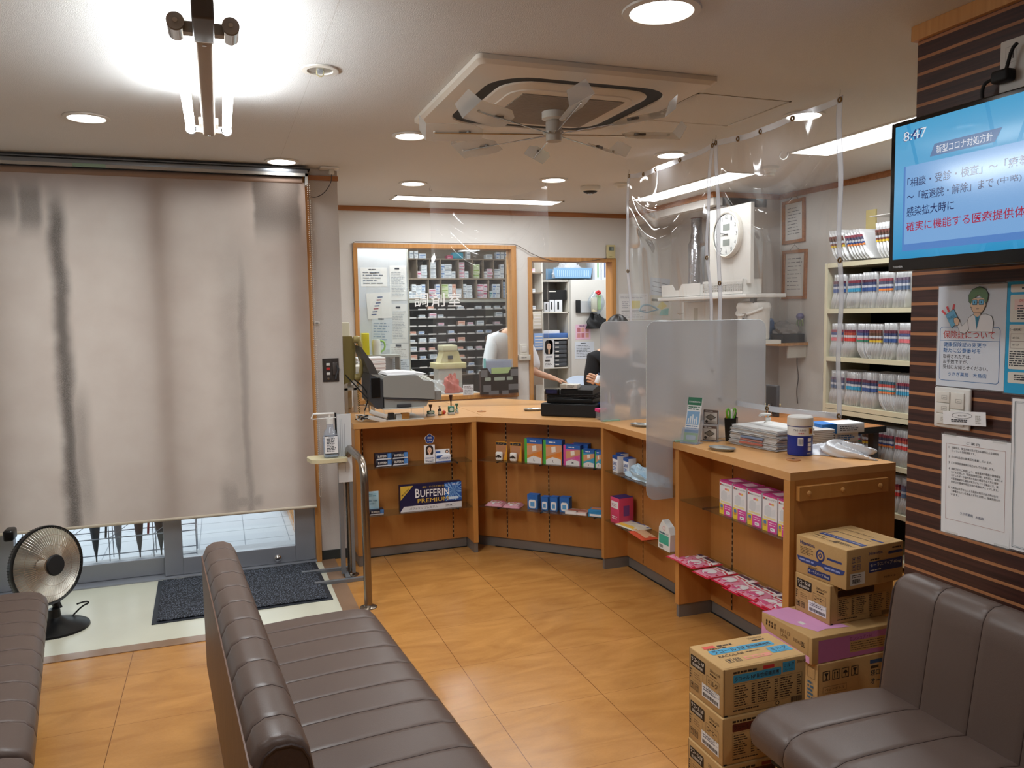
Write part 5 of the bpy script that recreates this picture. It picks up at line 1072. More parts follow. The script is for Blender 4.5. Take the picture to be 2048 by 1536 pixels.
# local x along the front (towards right), y inward. front-left corner near (1.80,4.80)?
b = MB(); b.box(.0, .36, .0, .33, .0, .098, BLACK, c=.004); b.box(.0, .36, -.004, 0, .012, .088, BLACKM); b.build('money_drawer', t)
b = MB(); b.box(.03, .33, .02, .31, .0985, .135, BLACK, c=.004)
for k in range(3): b.box(.028, .332, .018, .31, .138 + k * .011, .146 + k * .011, BLACKM, c=.002)
b.prism([(.02, .17), (.31, .17), (.31, .185), (.14, .225), (.02, .20)], .12, .33, BLACK, FR((0, 0, 0), (0, 1, 0), (0, 0, 1))); b.build('register_body', t)
b = MB(); b.box(.025, .115, .006, .03, .165, .205, BLACK, c=.003); F = FRONT(.032, .0055, .172); b.rect(F, 0, 0, .072, .027, K('#26264a', .2)); b.build('customer_display', t)
flatbox('small white and beige carton lying on the left end of the cash register', 1.967, 4.54, Z + .1722, .11, .07, .026, K('#d8d3c8'), art_band(K('#b9b2a5'), K('#5d5850')), math.radians(-43), 'small_carton')
t = thing('coin_tray', 'oval silver coin tray peeping out left of the cash register', 'tray', (1.93, 4.90, Z)); 
def tray(t):
    b = MB(); A_ = Matrix.Diagonal((1.55, 1, 1, 1)); b.lathe([(.001, .003), (.034, .003), (.043, .012), (.047, .012), (.039, .0), (.001, .0)], P('tray_metal', '#b3b3b0', .3, .85), A_, 32, False)
    b.build('dish', t); b = MB(); b.lathe([(.034, .0045), (.001, .0045)], P('tray_rubber', '#9a9890', .6), A_, 32, False); b.build('studded_liner', t)
tray(t)
t = thing('coin_tray', 'oval silver coin tray at the front edge of the nearest counter before the papers', 'tray', (2.135, 3.075, Z), math.radians(-80)); tray(t)
t = thing('coin_tray', 'oval silver coin tray half hidden behind the tall frosted panel', 'tray', (2.19, 3.93, Z), math.radians(-80)); tray(t)
t = thing('pink_lid_jar', 'small clear jar with pink lid right of the cash register', 'jar', (2.125, 4.29, Z)); b = MB(); b.box(-.027, .027, -.027, .027, 0, .045, CLEARB, c=.004); b.build('jar', t); b = MB(); b.box(-.03, .03, -.03, .03, .045, .066, K('#d8417f', .4), c=.004); b.build('lid', t)
t = thing('blue_box', 'small bright blue box between the cash register and the pink lidded jar', 'box', (2.19, 4.40, Z)); b = MB(); b.box(-.02, .03, -.02, .03, 0, .085, K('#23499c', .5), c=.004); b.build('body', t)
def pen_cup(label, x, y, cup, pens, scis=None, r=.040, h=.112, clear=False):
    t = thing('pen_cup', label, 'pen holder', (x, y, Z)); b = MB(); m = cup; b.lathe([(r * .82, 0), (r, h), (r * .93, h), (r * .78, .004), (.001, .004)], m, n=4 if not clear else 24, cap=False); b.build('cup', t)
    for k, c in enumerate(pens):
        a = k * 2.1; b = MB(); p0 = Vector((.012 * math.cos(a), .012 * math.sin(a), .006)); p1 = Vector((.026 * math.cos(a), .026 * math.sin(a), .135 + .008 * (k % 3))); b.cyl(p0, p1, .0048, K(c, .35), 10); b.cyl(p1, p1 + (p1 - p0).normalized() * .006, .0048, K(c, .35), 10, r1=.003); b.build('pen', t)
    if scis:
        b = MB(); c = K(scis, .4)
        for s in (-1, 1): b.tube([(s * .006, 0, .10), (s * .018, 0, .115), (s * .028, 0, .140), (s * .022, 0, .158), (s * .010, 0, .150), (s * .006, 0, .125), (s * .006, 0, .10)], .0045, c, 8, smoothn=2)
        b.box(-.008, .008, -.002, .002, .012, .10, CHROME); b.build('scissors', t)
pen_cup('black square pen cup with green scissors beside the paper pile', 2.335, 3.29, BLACK, ['#1a1a1c', '#e6c53a', '#e8e8e8', '#222226'], '#6fb33e')
pen_cup('clear pen cup full of coloured pens behind the left frosted panel', 2.20, 4.33, CLEARB, ['#c33a35', '#3b56b0', '#d9c840', '#d6453e', '#7a8ad0', '#e9e9ec', '#e35d4c'], None, .036, .09, True)
def pump_bottle(label, x, y, body, h=.17, tall=True, z=Z, k=1.0, rz=0):
    t = thing('pump_bottle', label, 'bottle', (x, y, z), rz); b = MB(); b.lathe([(.028 * k, 0), (.032 * k, .004), (.032 * k, h * .62), (.022 * k, h * .78), (.014 * k, h * .82), (.014 * k, h * .86)], body, n=20); b.build('bottle_body', t)
    b = MB(); F = FRONT(-.02 * k, -.0325 * k, h * .12); b.rect(F, 0, 0, .04 * k, h * .4, PAPER, 0); b.lines(F, .004, .006, .036 * k, h * .38, 5, K('#55585f'), .5, .0005); b.build('label', t)
    b = MB(); b.cyl((0, 0, h * .86), (0, 0, h * .95), .015 * k, WHITE, 14); b.cyl((0, 0, h * .95), (0, 0, h * 1.05), .005, WHITE, 8); b.tube([(.012, 0, h * 1.07), (-.035 * k, 0, h * 1.09), (-.055 * k, 0, h * 1.07), (-.058 * k, 0, h * 1.02)], .0065, WHITE, 8); b.cyl((0, 0, h * 1.04), (0, 0, h * 1.10), .011, WHITE, 12); b.build('pump', t)
pump_bottle('white pump bottle behind the left frosted panel', 2.36, 4.30, WHITE, .20)
pump_bottle('white pump dispenser just behind the paper pile', 2.46, 3.17, WHITE, .125, k=.85)
# brochure stand, card stands
t = thing('brochure_stand', 'clear stand with a tall green topped brochure at the counter corner', 'leaflet holder', (2.115, 3.30, Z), math.radians(-62))
b = MB(); b.add([(-.045, 0, 0), (.045, 0, 0), (.045, .045, .11), (-.045, .045, .11)], [(0, 1, 2, 3)], CLEARB); b.add([(-.045, -.028, 0), (.045, -.028, 0), (.045, -.006, .075), (-.045, -.006, .075)], [(0, 1, 2, 3)], CLEARB); b.box(-.045, .045, -.028, .03, 0, .003, CLEARB); b.build('holder', t, solid=.002)
b = MB(); F = FR((-.037, -.010, .006), (1, 0, 0), Vector((0, .05, .215))); b.box(0, .074, 0, .218, -.004, 0, PAPER, F); b.rect(F, 0, .180, .074, .218, K('#1f6a4a')); b.text(F, '東京都薬剤師会', .006, .192, .008, PAPER, w=.062, bold=.02); b.rect(F, .004, .085, .070, .150, K('#7fa9cf')); b.lines(F, .006, .155, .068, .176, 2, K('#2a6b53'), .5); b.rect(F, 0, 0, .074, .045, K('#a7cf5b'))
for q in range(5): b.rect(F, .010 + q * .011, .088, .017 + q * .011, .11 + .03 * ((q * 7) % 3) / 3 + .005, K('#dfe5ea'), .0009)
b.rect(F, 0, .047, .074, .060, K('#3a8fc4')); b.rrect(F, .012, .012, .062, .034, .004, PAPER, .0009); b.lines(F, .006, .062, .068, .083, 2, K('#3b6b9a'), .4); b.build('brochure', t)
t = thing('card_stand', 'two clear framed cards with dark diamond emblems, stacked, beside the black pen cup', 'card stand', (2.235, 3.315, Z), math.radians(-58))
b = MB(); b.box(-.040, .040, .0, .003, 0, .150, CLEARB); b.box(-.045, .045, -.02, .03, 0, .003, CLEARB); b.build('acrylic_stand', t)
for q, z0 in enumerate((.083, .005)):
    b = MB(); F = FRONT(-.037, -.001 - .012 * q, z0); b.rect(F, 0, 0, .074, .070, K('#6d5a52'), 0); b.rect(F, .004, .004, .070, .058, K('#d8d6d2'), .0006); b.poly(F, [(.008, .034), (.037, .018), (.066, .034), (.037, .050)], K('#4c4a47'), .0012); b.poly(F, [(.014, .034), (.037, .022), (.060, .034), (.037, .046)], K('#8c8880'), .0016)
    b.rect(F, .006, .005, .068, .016, K('#bcb8b2'), .0009); b.disc(F, .016, .013, .007, K('#3a3836'), .0012); b.lines(F, .010, .060, .064, .067, 1, PAPER, .6); b.build('card', t)
# paper pile: each wad of sheets
rd = random.Random(3)
t0 = 'document_bundle'
zc = Z
for k in range(7):
    h = .013; t = thing('document_bundle', ['lowest bundle of papers in the big pile on the nearest counter', 'second bundle from the bottom of the big paper pile', 'third bundle from the bottom of the big paper pile', 'middle bundle of the big paper pile', 'third bundle from the top of the big paper pile', 'second bundle from the top of the big paper pile', 'top bundle of white papers in the big pile on the counter'][k], 'paper', (2.330 + rd.uniform(-.004, .004), 2.985 + rd.uniform(-.006, .006), zc), math.radians(8 + rd.uniform(-2, 2)), 'bundles of papers in the pile')
    b = MB()
    for q in range(6):
        dx, dy = rd.uniform(-.006, .006), rd.uniform(-.006, .006); m = [PAPER, P('paper_edge', '#cfcdca', .8), PAPER, P('paper_grey', '#b9b5b2', .8)][q % 4]; b.box(-.02 + dx, .205 + dx, -.06 + dy, .235 + dy, q * h / 6, (q + .8) * h / 6, m)
    b.build('sheets', t)
    if k in (1, 2, 3): b = MB(); b.box(-.028, -.022, .02, .16, .002, h - .002, K(['#b56a5c', '#b07a70', '#7f8fae'][k - 1])); b.build('coloured_edge', t)
    zc += h + .0003
t = thing('envelope_stack', 'second slanted wad of papers to the right behind the wet wipe canister', 'paper', (2.50, 2.97, Z), math.radians(-4)); b = MB()
for q in range(18): dx = rd.uniform(-.008, .008); b.box(dx, .17 + dx, .0, .21, q * .0042, q * .0042 + .0034, [PAPER, P('paper_grey', '#b9b5b2', .8)][q % 2])
b.build('sheets', t)
# wet wipe canister
t = thing('wipe_canister', 'dark blue and white wet wipe canister at the front of the paper pile', 'canister', (2.372, 2.838, Z), math.radians(-25)); t.scale = (1.15, 1.15, 1.0)
b = MB(); b.lathe([(.044, 0), (.046, .002), (.046, .098)], K('#1c2f8a', .35), n=40); b.build('can', t)
b = MB(); b.lathe([(.0463, .088), (.0465, .125), (.0455, .128)], WHITE, n=40, cap=False); b.lathe([(.047, .128), (.048, .131), (.047, .165), (.041, .171), (.001, .172)], WHITE, n=40); b.lathe([(.0474, .1265), (.0474, .131)], K('#1c2f8a', .35), n=40, cap=False); b.build('cap', t)
def wrap(R_):
    def f(u, v, w=0): a = u / R_ - PI / 2; return (math.cos(a) * (R_ + w), math.sin(a) * (R_ + w), v)
    return f
def wraprect(b, R_, u0, v0, u1, v1, m, w=.0004, n=6):
    f = wrap(R_); vs = []; 
    for k in range(n + 1): u = u0 + (u1 - u0) * k / n; vs += [f(u, v0, w), f(u, v1, w)]
    b.add(vs, [(2 * k, 2 * k + 2, 2 * k + 3, 2 * k + 1) for k in range(n)], m)
def wraptext(b, R_, s, u, v, h, m, w_, bold=0., off=.0009):
    vv, ff, bb = text_geo(s, bold); f = wrap(R_); kx = w_ / bb[0]; ky = h / bb[1]; b.add([f(u + a * kx, v + c * ky, off) for a, c in vv], ff, m)
b = MB(); wraptext(b, .0465, 'アルコールタオル', -.036, .108, .009, K('#2a2a30'), .046, .03); wraptext(b, .0465, '詰替用', -.018, .096, .006, REDI, .020, .02)
wraprect(b, .046, -.020, .045, .0, .080, CB); [wraprect(b, .046, -.017 + q * .003, .050, -.0155 + q * .003, .075, K('#333a55'), .0008, 1) for q in range(5)]
for q in range(3): wraprect(b, .046, .018, .022 + q * .02, .034, .038 + q * .02, CB)
wraprect(b, .0465, .022, .095, .042, .122, K('#c9a24e'), .0006); wraprect(b, .0465, .026, .100, .038, .117, K('#8a4a2e'), .0010); wraptext(b, .046, '80枚', .016, .008, .007, CB, .016, .02); wraprect(b, .046, .040, .02, .044, .085, K('#c2c6d6')); b.build('label', t)
# crumpled plastic bag
def blob(label, name, cat, x, y, z, sx, sy, sz, mat, seed, rz=0, nu=36, nv=16, amp=.35, group=None):
    rd = random.Random(seed); ph = [(rd.uniform(2, 7), rd.uniform(2, 7), rd.uniform(0, 6)) for _ in range(7)]
    def f(u, v):
        a = 2 * PI * u; e = PI / 2 * v; r = math.cos(e); k = 1
        for p, q, s in ph: k += amp / 5 * math.sin(round(p) * a + q * v * 3 + s) * (1 - .5 * v)
        for p, q, s in ph[:3]: k += amp / 9 * abs(math.sin(round(p * 2) * a + s + q * v * 4))
        return (sx * r * math.cos(a) * k, sy * r * math.sin(a) * k, max(0.0008, sz * math.sin(e) * (k ** 1.5)))
    t = thing(name, label, cat, (x, y, z), rz, group); b = MB(); b.grid(f, nu, nv, mat); b.build('body' if cat != 'bag' else 'crumpled_film', t); return t
BAGM = P('thin_white_plastic', '#dcdee2', .35, spec=.6)
blob('crumpled thin white plastic bag on the right end of the nearest counter', 'plastic_bag', 'bag', 2.50, 2.725, Z, .040, .125, .050, BAGM, 4, math.radians(32), 60, 20, .34)
# scanner printer on its little stand
PRG = P('printer_grey', '#8f8e89', .45); PRD = P('printer_dark', '#3c3d40', .5)
t = thing('printer_stand', 'low white wire-framed shelf under the grey printer', 'stand', (.915, 4.80, Z)); WT = P('stand_white', '#c9c4bb', .5)
b = MB(); b.tube([(0, 0, .003), (.0, 0, .072), (.245, 0, .072), (.245, 0, .003), (0, 0, .003)], .0028, WT, 6); b.tube([(-.06, .34, .003), (-.06, .34, .072), (.245, .34, .072), (.245, .34, .003)], .0028, WT, 6); b.box(-.004, .25, -.002, .34, .069, .075, WT); b.box(-.004, .25, -.002, .34, .0, .003, WT); b.build('frame', t)
for (nm, lab, x, w, c, hh_) in (('small_box', 'small amber packet inside the printer stand, right', .1, .05, '#a8702f', .035), ('small_box', 'small white packet inside the printer stand', .065, .035, '#c7c5bf', .03), ('small_box', 'dark packet at the left inside the printer stand', .02, .035, '#2e2a26', .04)):
    b = MB(); b.box(0, w, 0, .04, 0, hh_, K(c), c=.002); o = b.build(nm); o.location = (.93 + x, 4.83, Z + .0035); tag(o, lab, 'box')
t = thing('printer', 'grey office scanner printer with dark feed tray on the left counter', 'printer', (0, 4.815, 0))
Zp = Z + .0755
b = MB(); sil = [(.918, 1.02), (.918, 1.130), (.930, 1.147), (1.131, 1.145), (1.165, 1.113), (1.222, 1.104), (1.238, 1.09), (1.238, .992)]; FP = FR((0, 0, 0), (1, 0, 0), (0, 0, 1))
b.prism([(p[0], p[1]) for p in sil], -.30, 0, PRG, FP); b.prism([(.921, 1.018), (1.236, .990), (1.203, .984), (.925, 1.008)], -.297, -.003, GREYD, FP)
b.prism([(.924, Zp), (1.186, Zp), (1.203, .990), (.924, 1.008)][::1], -.29, -.012, PRG, FP); b.box(1.00, 1.09, -.0005, .012, .952, .972, GREYD); b.build('body', t, .004, seg=3)
b = MB(); b.prism([(.918, Zp), (.918, 1.120), (.84, 1.165), (.835, 1.00), (.875, Zp)], -.29, -.01, PRD, FP); b.box(.845, .90, -.0, .005, 1.02, 1.14, BLACK); b.build('feeder', t, .003)
b = MB(); b.prism([(.845, 1.16), (.90, 1.155), (.865, 1.23), (.80, 1.325), (.785, 1.335), (.81, 1.26)], -.27, -.04, P('tray_smoke', '#4a4744', .35), FP); b.build('feed_tray', t, .002)
b = MB(); b.box(1.238, 1.285, .02, .28, .985, 1.04, GREY); b.build('output_tray', t)
b = MB(); b.box(.95, 1.13, .02, .26, 1.148, 1.152, PAPER); b.prism([(.94, 1.152), (1.17, 1.140), (1.20, 1.15), (1.05, 1.170), (.95, 1.165)], -.25, -.05, PAPER, FP); o = b.build('loose_papers'); o.location = (0, 4.815, 0); tag(o, 'loose white papers lying on top of the grey printer', 'paper')
# stamps and bottles
def stampt(label, x, y, h, c, knob, w=.022):
    t = thing('rubber_stamp', label, 'stamp', (x, y, Z), 0, 'rubber stamps on the left counter'); b = MB(); b.box(-w, w, -.014, .014, 0, .014, GREYL, c=.002); b.build('base', t)
    b = MB(); b.box(-w * .9, w * .9, -.013, .013, .014, .014 + h * .35, K(c, .45), c=.006); F = FRONT(0, -.0132, .014 + h * .17); b.disc(F, 0, 0, w * .6, K('#b8c9c0'), .0004, ry=h * .12); b.build('housing', t)
    b = MB(); b.lathe([(.004, .014 + h * .35), (.004, .014 + h * .6), (.009, .014 + h * .75), (.012, .014 + h), (.001, .014 + h * 1.02)], K(knob, .3), n=16); b.build('handle', t)
stampt('green self inking stamp lying left, beside the printer stand', 1.235, 4.92, .06, '#3f6a5b', '#3c1f20', .026)
stampt('tall green dater stamp with dark red knob', 1.378, 4.95, .112, '#2f6a55', '#35181a', .022)
stampt('narrow green stamp right of the dater stamp', 1.428, 4.99, .05, '#35695a', '#35695a', .009)
t = thing('ink_bottle', 'small dark brown bottle with white label between the stamps', 'bottle', (1.300, 4.94, Z)); b = MB(); b.lathe([(.012, 0), (.012, .035), (.006, .042), (.006, .05)], K('#2a120c', .2), n=16); b.build('glass', t); b = MB(); b.lathe([(.0068, .046), (.0068, .062), (.001, .063)], K('#d8d2c4'), n=14); b.build('cap', t); b = MB(); b.lathe([(.0124, .008), (.0124, .028)], K('#cfc7b5'), n=16, cap=False); b.build('label', t)
b = MB(); b.lathe([(.001, 0), (.010, .004), (.014, .014), (.010, .024), (.001, .028)], K('#c23a25', .4), n=16); b.box(-.02, -.008, -.01, .01, 0, .02, K('#d18f2e'), c=.002); o = b.build('red_ink_cap'); o.location = (1.335, 4.97, Z); tag(o, 'small red and amber cap between the bottle and the tall stamp', 'cap')
# cables and adapters
t = thing('cable_tangle', 'tangled grey and black cables at the left end of the counter', 'cable', (.765, 4.85, Z)); rd = random.Random(9)
for k in range(5):
    pts = [(rd.uniform(-.03, .08), rd.uniform(-.05, .06), rd.uniform(.006, .05)) for _ in range(7)]; b = MB(); b.tube(pts, .003, [GREYL, BLACKM, GREYL, WHITE, BLACKM][k], 6, smoothn=2); b.build('cable', t)
for k, pts in enumerate(([(-.05, .12, .28), (0, .1, .22), (.05, .08, .16), (.09, .02, .11)], [(0, .1, .25), (.06, .1, .2), (.08, .06, .14), (.05, .05, .06)])): b = MB(); b.tube(pts, .004, BLACKM, 6, smoothn=2); b.build('cable', t)
for lab, dx, dz, rzz in (('white power strip leaning on the cables, upper of two', .03, .045, -.35), ('white power strip at the counter edge, lower of two', .02, .012, -.30)):
    t = thing('power_strip', lab, 'power strip', (.80 + dx, 4.80, Z + dz + .02)); b = MB(FR((0, 0, 0), (math.cos(rzz), .1, math.sin(rzz)), (0, 1, 0))); b.box(0, .11, -.018, .018, -.012, .012, K('#cbc9c3', .5), c=.003); b.build('body', t)
# old telephone
OL = P('olive_plastic', '#9a8a55', .35); OLD = P('olive_dark', '#7a6c3e', .35)
t = thing('public_telephone', 'old olive telephone with handset and coiled cord behind the left wall edge', 'telephone', (.75, 5.02, 1.09), 0)
b = MB(); b.prism([(-.04, .0), (.035, .03), (.04, .24), (.02, .30), (-.04, .30)], -.16, 0, OLD, FR((0, 0, 0), (1, 0, 0), (0, 0, 1))); b.build('body', t, .008, seg=3)
b = MB(); b.tube([(.045, -.03, .045), (.062, -.035, .06), (.068, -.035, .12), (.070, -.035, .20), (.062, -.035, .26), (.040, -.03, .285)], [.018, .014, .012, .012, .014, .022], OL, 12, smoothn=1); b.lathe([(.02, -.02), (.024, 0), (.02, .015)], OL, FR((.045, -.03, .28), (0, 1, 0), (0, 0, 1))); b.lathe([(.02, -.02), (.024, 0), (.02, .015)], OL, FR((.045, -.03, .045), (0, 1, 0), (0, 0, 1))); b.build('handset', t)
b = MB(); b.tube([(.045 + .006 * math.cos(k * 1.3), -.03 + .006 * math.sin(k * 1.3), .03 - k * .003) for k in range(70)], .0022, OLD, 5); b.build('coiled_cord', t)
t = thing('equipment_rack', 'grey metal equipment stand behind the printer', 'stand', (.76, 5.35, Z)); b = MB()
b.box(0, .20, 0, .25, .24, .262, GREYL); b.box(0, .20, 0, .25, .15, .165, GREYL); [b.box(x, x + .022, 0, .022, 0, .24, GREYL) for x in (.0, .06, .178)]; [b.box(x, x + .02, .23, .25, 0, .24, GREYL) for x in (.0, .18)]; b.box(.16, .162, .0, .02, .0, .15, BLACKM); b.build('frame', t)
t = thing('fax_machine', 'white fax machine with red lettering strip on the grey stand', 'fax', (.775, 5.37, Z + .2625)); b = MB(); b.box(0, .18, 0, .2, 0, .045, OFFW, c=.006); b.text(FRONT(.10, -.0004, .02), 'FAX', 0, 0, .01, REDI, bold=.03); b.build('body', t)
t = thing('paper_stack', 'stack of white papers on the fax machine behind the printer', 'paper', (.88, 5.56, Z + .2625)); b = MB()
for q in range(9): b.box(0 + .004 * (q % 3), .20 + .003 * (q % 2), 0, .20, q * .010, q * .010 + .0085, [PAPER, K('#d5c6c6'), PAPER][q % 3])
b.build('sheets', t)
t = thing('tall_beige_panel', 'beige computer tower standing behind the olive telephone', 'computer', (.735, 5.30, 1.25)); t.location = (.725, 5.62, Z); b = MB(); b.box(0, .125, 0, .2, 0, .60, P('old_beige', '#c2bda6', .6), c=.006); b.box(.03, .05, -.002, 0, .45, .47, GREY); b.build('case', t)

# ---- products on the glass shelves
zs1, zs2 = .5955, .3005
YF = 4.80
BUFB = K('#11162b', .35); BUFG = K('#d6b347', .35); SIL = K('#c9ccd2', .3)
def bufart(b, w, d, h):
    F = FRONT(0, -.0002, 0); b.poly(F, [(0, h), (0, h * .45), (w * .2, h)], K('#3a3d46'), .0003); b.text(F, 'BUFFERIN', w * .16, h * .42, h * .36, K('#e9e6e0'), w=w * .55, bold=.04); b.rect(F, w * .75, h * .2, w, h, K('#2f6db5'), .0003); b.poly(F, [(w * .04, h * .06), (w * .98, h * .06), (w * .98, h * .26), (w * .1, h * .26)], SIL, .0005)
    for k in range(4): b.rect(F, w * (.77 + .055 * k), h * .3, w * (.785 + .055 * k), h * .95, K('#7fb2e2'), .0006)
for i, (dx, dz, w_) in enumerate(((0, 0, 'lower left'), (.102, 0, 'lower right'), (0, .0405, 'upper left'), (.102, .0405, 'upper right'))):
    flatbox('small black and blue tablet pack, %s of the block of four' % w_, .853 + dx, YF, zs1 + dz, .100, .05, .040, BUFB, bufart, 0, 'tablet_box', 'medicine box', 'block of four tablet packs')
flatbox('single small black tablet pack at the left end of the lower shelf', .805, YF, zs2, .090, .05, .034, BUFB, bufart, -.05, 'tablet_box', 'medicine box')
def bigbuf(b, w, d, h):
    F = FRONT(0, -.0003, 0); b.rect(F, 0, 0, w, h, K('#141b45', .3), .0002); b.poly(F, [(.004, h - .004), (.004, h * .45), (.085, h - .004)], BUFG, .0005); b.text(F @ Matrix.Translation((.016, h * .60, 0)) @ Matrix.Rotation(.72, 4, 'Z'), '眠くなる成分', 0, 0, .011, BUFB, w=.06, bold=.03)
    b.rect(F, w * .72, h * .28, w, h * .98, K('#1f56a8'), .0004); cx, cy = w * .87, h * .68
    for k in range(26):
        a = 2 * PI * k / 26; l = .05 + .02 * (k % 3); P1 = (cx + l * math.cos(a), cy + l * math.sin(a) * .9); P1 = (min(max(P1[0], w * .72), w - .001), min(max(P1[1], h * .28), h * .98)); P2 = (min(max(cx + l * math.cos(a + .08), w * .72), w - .001), min(max(cy + l * math.sin(a + .08) * .9, h * .28), h * .98)); b.poly(F, [(cx, cy), P1, P2], K('#8fc3ee'), .0006)
    b.text(F, '速効・すぐれた効き目', w * .36, h * .85, .012, BUFG, w=w * .35, bold=.01); b.text(F, 'B', w * .245, h * .50, h * .34, K('#f1f1f1'), w=w * .07, bold=.05); b.text(F, 'UFFERIN', w * .325, h * .505, h * .28, K('#f1f1f1'), w=w * .47, bold=.045); b.text(F, 'PREMIUM', w * .28, h * .30, h * .15, BUFG, w=w * .50, bold=.0)
    b.poly(F, [(0, 0), (w, 0), (w, h * .22), (w * .06, h * .20)], K('#d9dade', .3), .0006); b.text(F, 'バファリン プレミアム', w * .15, h * .055, h * .09, BUFB, w=w * .45, bold=.02); b.frame(F, w * .73, h * .07, w * .89, h * .15, .0008, K('#444a55'), .0010); b.lines(F, w * .74, h * .08, w * .88, h * .14, 1, K('#444a55'), .6)
    b.rrect(F, w * .79, h * .33, w * .95, h * .43, .005, K('#c7ddf2'), .0009); b.text(F, 'つらい痛みに', w * .74, h * .87, .012, K('#dfe8f5'), w=w * .23)
flatbox('large dark blue display carton lettered BUFFERIN PREMIUM on the lower glass shelf', .998, YF + .004, zs2 + .0, .395, .045, .165, K('#10163a', .3), bigbuf, 0, 'display_carton', 'medicine box')
def popcard(label, x, z, w, h, art, y=YF + .01, name='display_card', rz=0.):
    t = thing(name, label, 'sign', (x, y, z), rz); b = MB(); b.box(0, w, 0, .002, 0, h, PAPER); b.box(w * .3, w * .7, .002, .03, 0, .002, PAPER); art(b, FRONT(0, -.0002, 0), w, h); b.build('card', t); return t
HAIRK = K('#2a1d18'); FACE = K('#e6bfa4')
def lady(b, F, w, h):
    b.rect(F, 0, 0, w, h * .42, PAPER); b.rrect(F, w * .15, h * .38, w * .85, h * .98, w * .3, HAIRK, .0006); b.disc(F, w * .5, h * .70, w * .20, FACE, .0009, ry=h * .17); b.rect(F, w * .42, h * .42, w * .58, h * .56, FACE, .0008); b.rect(F, w * .2, h * .38, w * .8, h * .45, K('#dfe6f0'), .0010)
    for s in (-1, 1): b.disc(F, w * (.5 + s * .08), h * .72, w * .025, HAIRK, .0012, n=8)
    b.disc(F, w * .5, h * .62, w * .05, K('#c0574f'), .0012, ry=h * .012, n=10); b.text(F, 'LOXONIN', w * .1, h * .22, h * .10, BLU2, w=w * .8, bold=.03) if w > .05 else None; b.lines(F, w * .1, h * .05, w * .9, h * .18, 2, K('#3a3f58'), .5)
popcard('upright card with a dark haired woman, upper glass shelf of the left counter', 1.160, zs1, .068, .112, lady)
def loxart(b, w, d, h):
    F = FRONT(0, -.0002, 0); b.poly(F, [(w * .05, h * .95), (w * .5, h * .95), (w * .2, h * .5), (w * .05, h * .5)], BLU2, .0003); b.text(F, 'LOXONIN S', w * .2, h * .35, h * .3, BLU2, w=w * .75, bold=.03, shear=.2); b.rect(F, 0, 0, w, h * .1, K('#3a6fc0'), .0003)
flatbox('white and blue pain relief box right of the woman card', 1.232, YF + .01, zs1, .098, .04, .044, CB, loxart, 0, 'tablet_box', 'medicine box')
def smalllady(b, F, w, h): b.lines(F, w * .05, h * .3, w * .6, h * .7, 1, BLU2, .7); b.disc(F, w * .82, h * .5, h * .34, HAIRK, .0006); b.disc(F, w * .82, h * .48, h * .22, FACE, .0009)
popcard('narrow card with a tiny portrait standing on the white and blue box', 1.234, zs1 + .0445, .094, .032, smalllady, y=YF + .03)
def flower(b, F, w, h): pass
t = thing('flower_sign', 'dark blue flower shaped sign on a thin stem above the woman card', 'sign', (1.200, YF + .025, zs1)); b = MB(); F = FRONT(0, 0, .148)
b.cyl((0, 0, 0), (0, 0, .12), .0012, CLEARB, 6)
for rr_, m, z in ((1.0, PAPER, .0), (.9, K('#1f3f8c'), .0008)):
    pts = []
    for k in range(60): a = 2 * PI * k / 60; r = (.026 + .006 * abs(math.cos(2.5 * (a - PI / 2)))) * rr_; pts.append((r * math.cos(a), r * math.sin(a)))
    b.poly(F, pts, m, z)
b.text(F, '頭痛', 0, .001, .013, PAPER, al='c', w=.028, bold=.02); b.text(F, '生理痛', 0, -.016, .012, PAPER, al='c', w=.032, bold=.02); b.build('sign', t)
def bluecard(b, F, w, h): b.rect(F, 0, 0, w, h, K('#a9d3e6'), .0002); b.text(F, '頭痛・生理痛', w * .12, h * .42, h * .10, K('#2a6f97'), w=w * .75); b.text(F, 'に効く', w * .2, h * .27, h * .09, K('#2a6f97'), w=w * .5); b.lines(F, w * .1, h * .7, w * .8, h * .9, 2, K('#6aa7c4'), .5)
popcard('leaning pale blue card at the left end of the lower glass shelf', .800, zs2 + .035, .070, .110, bluecard, y=YF + .02)
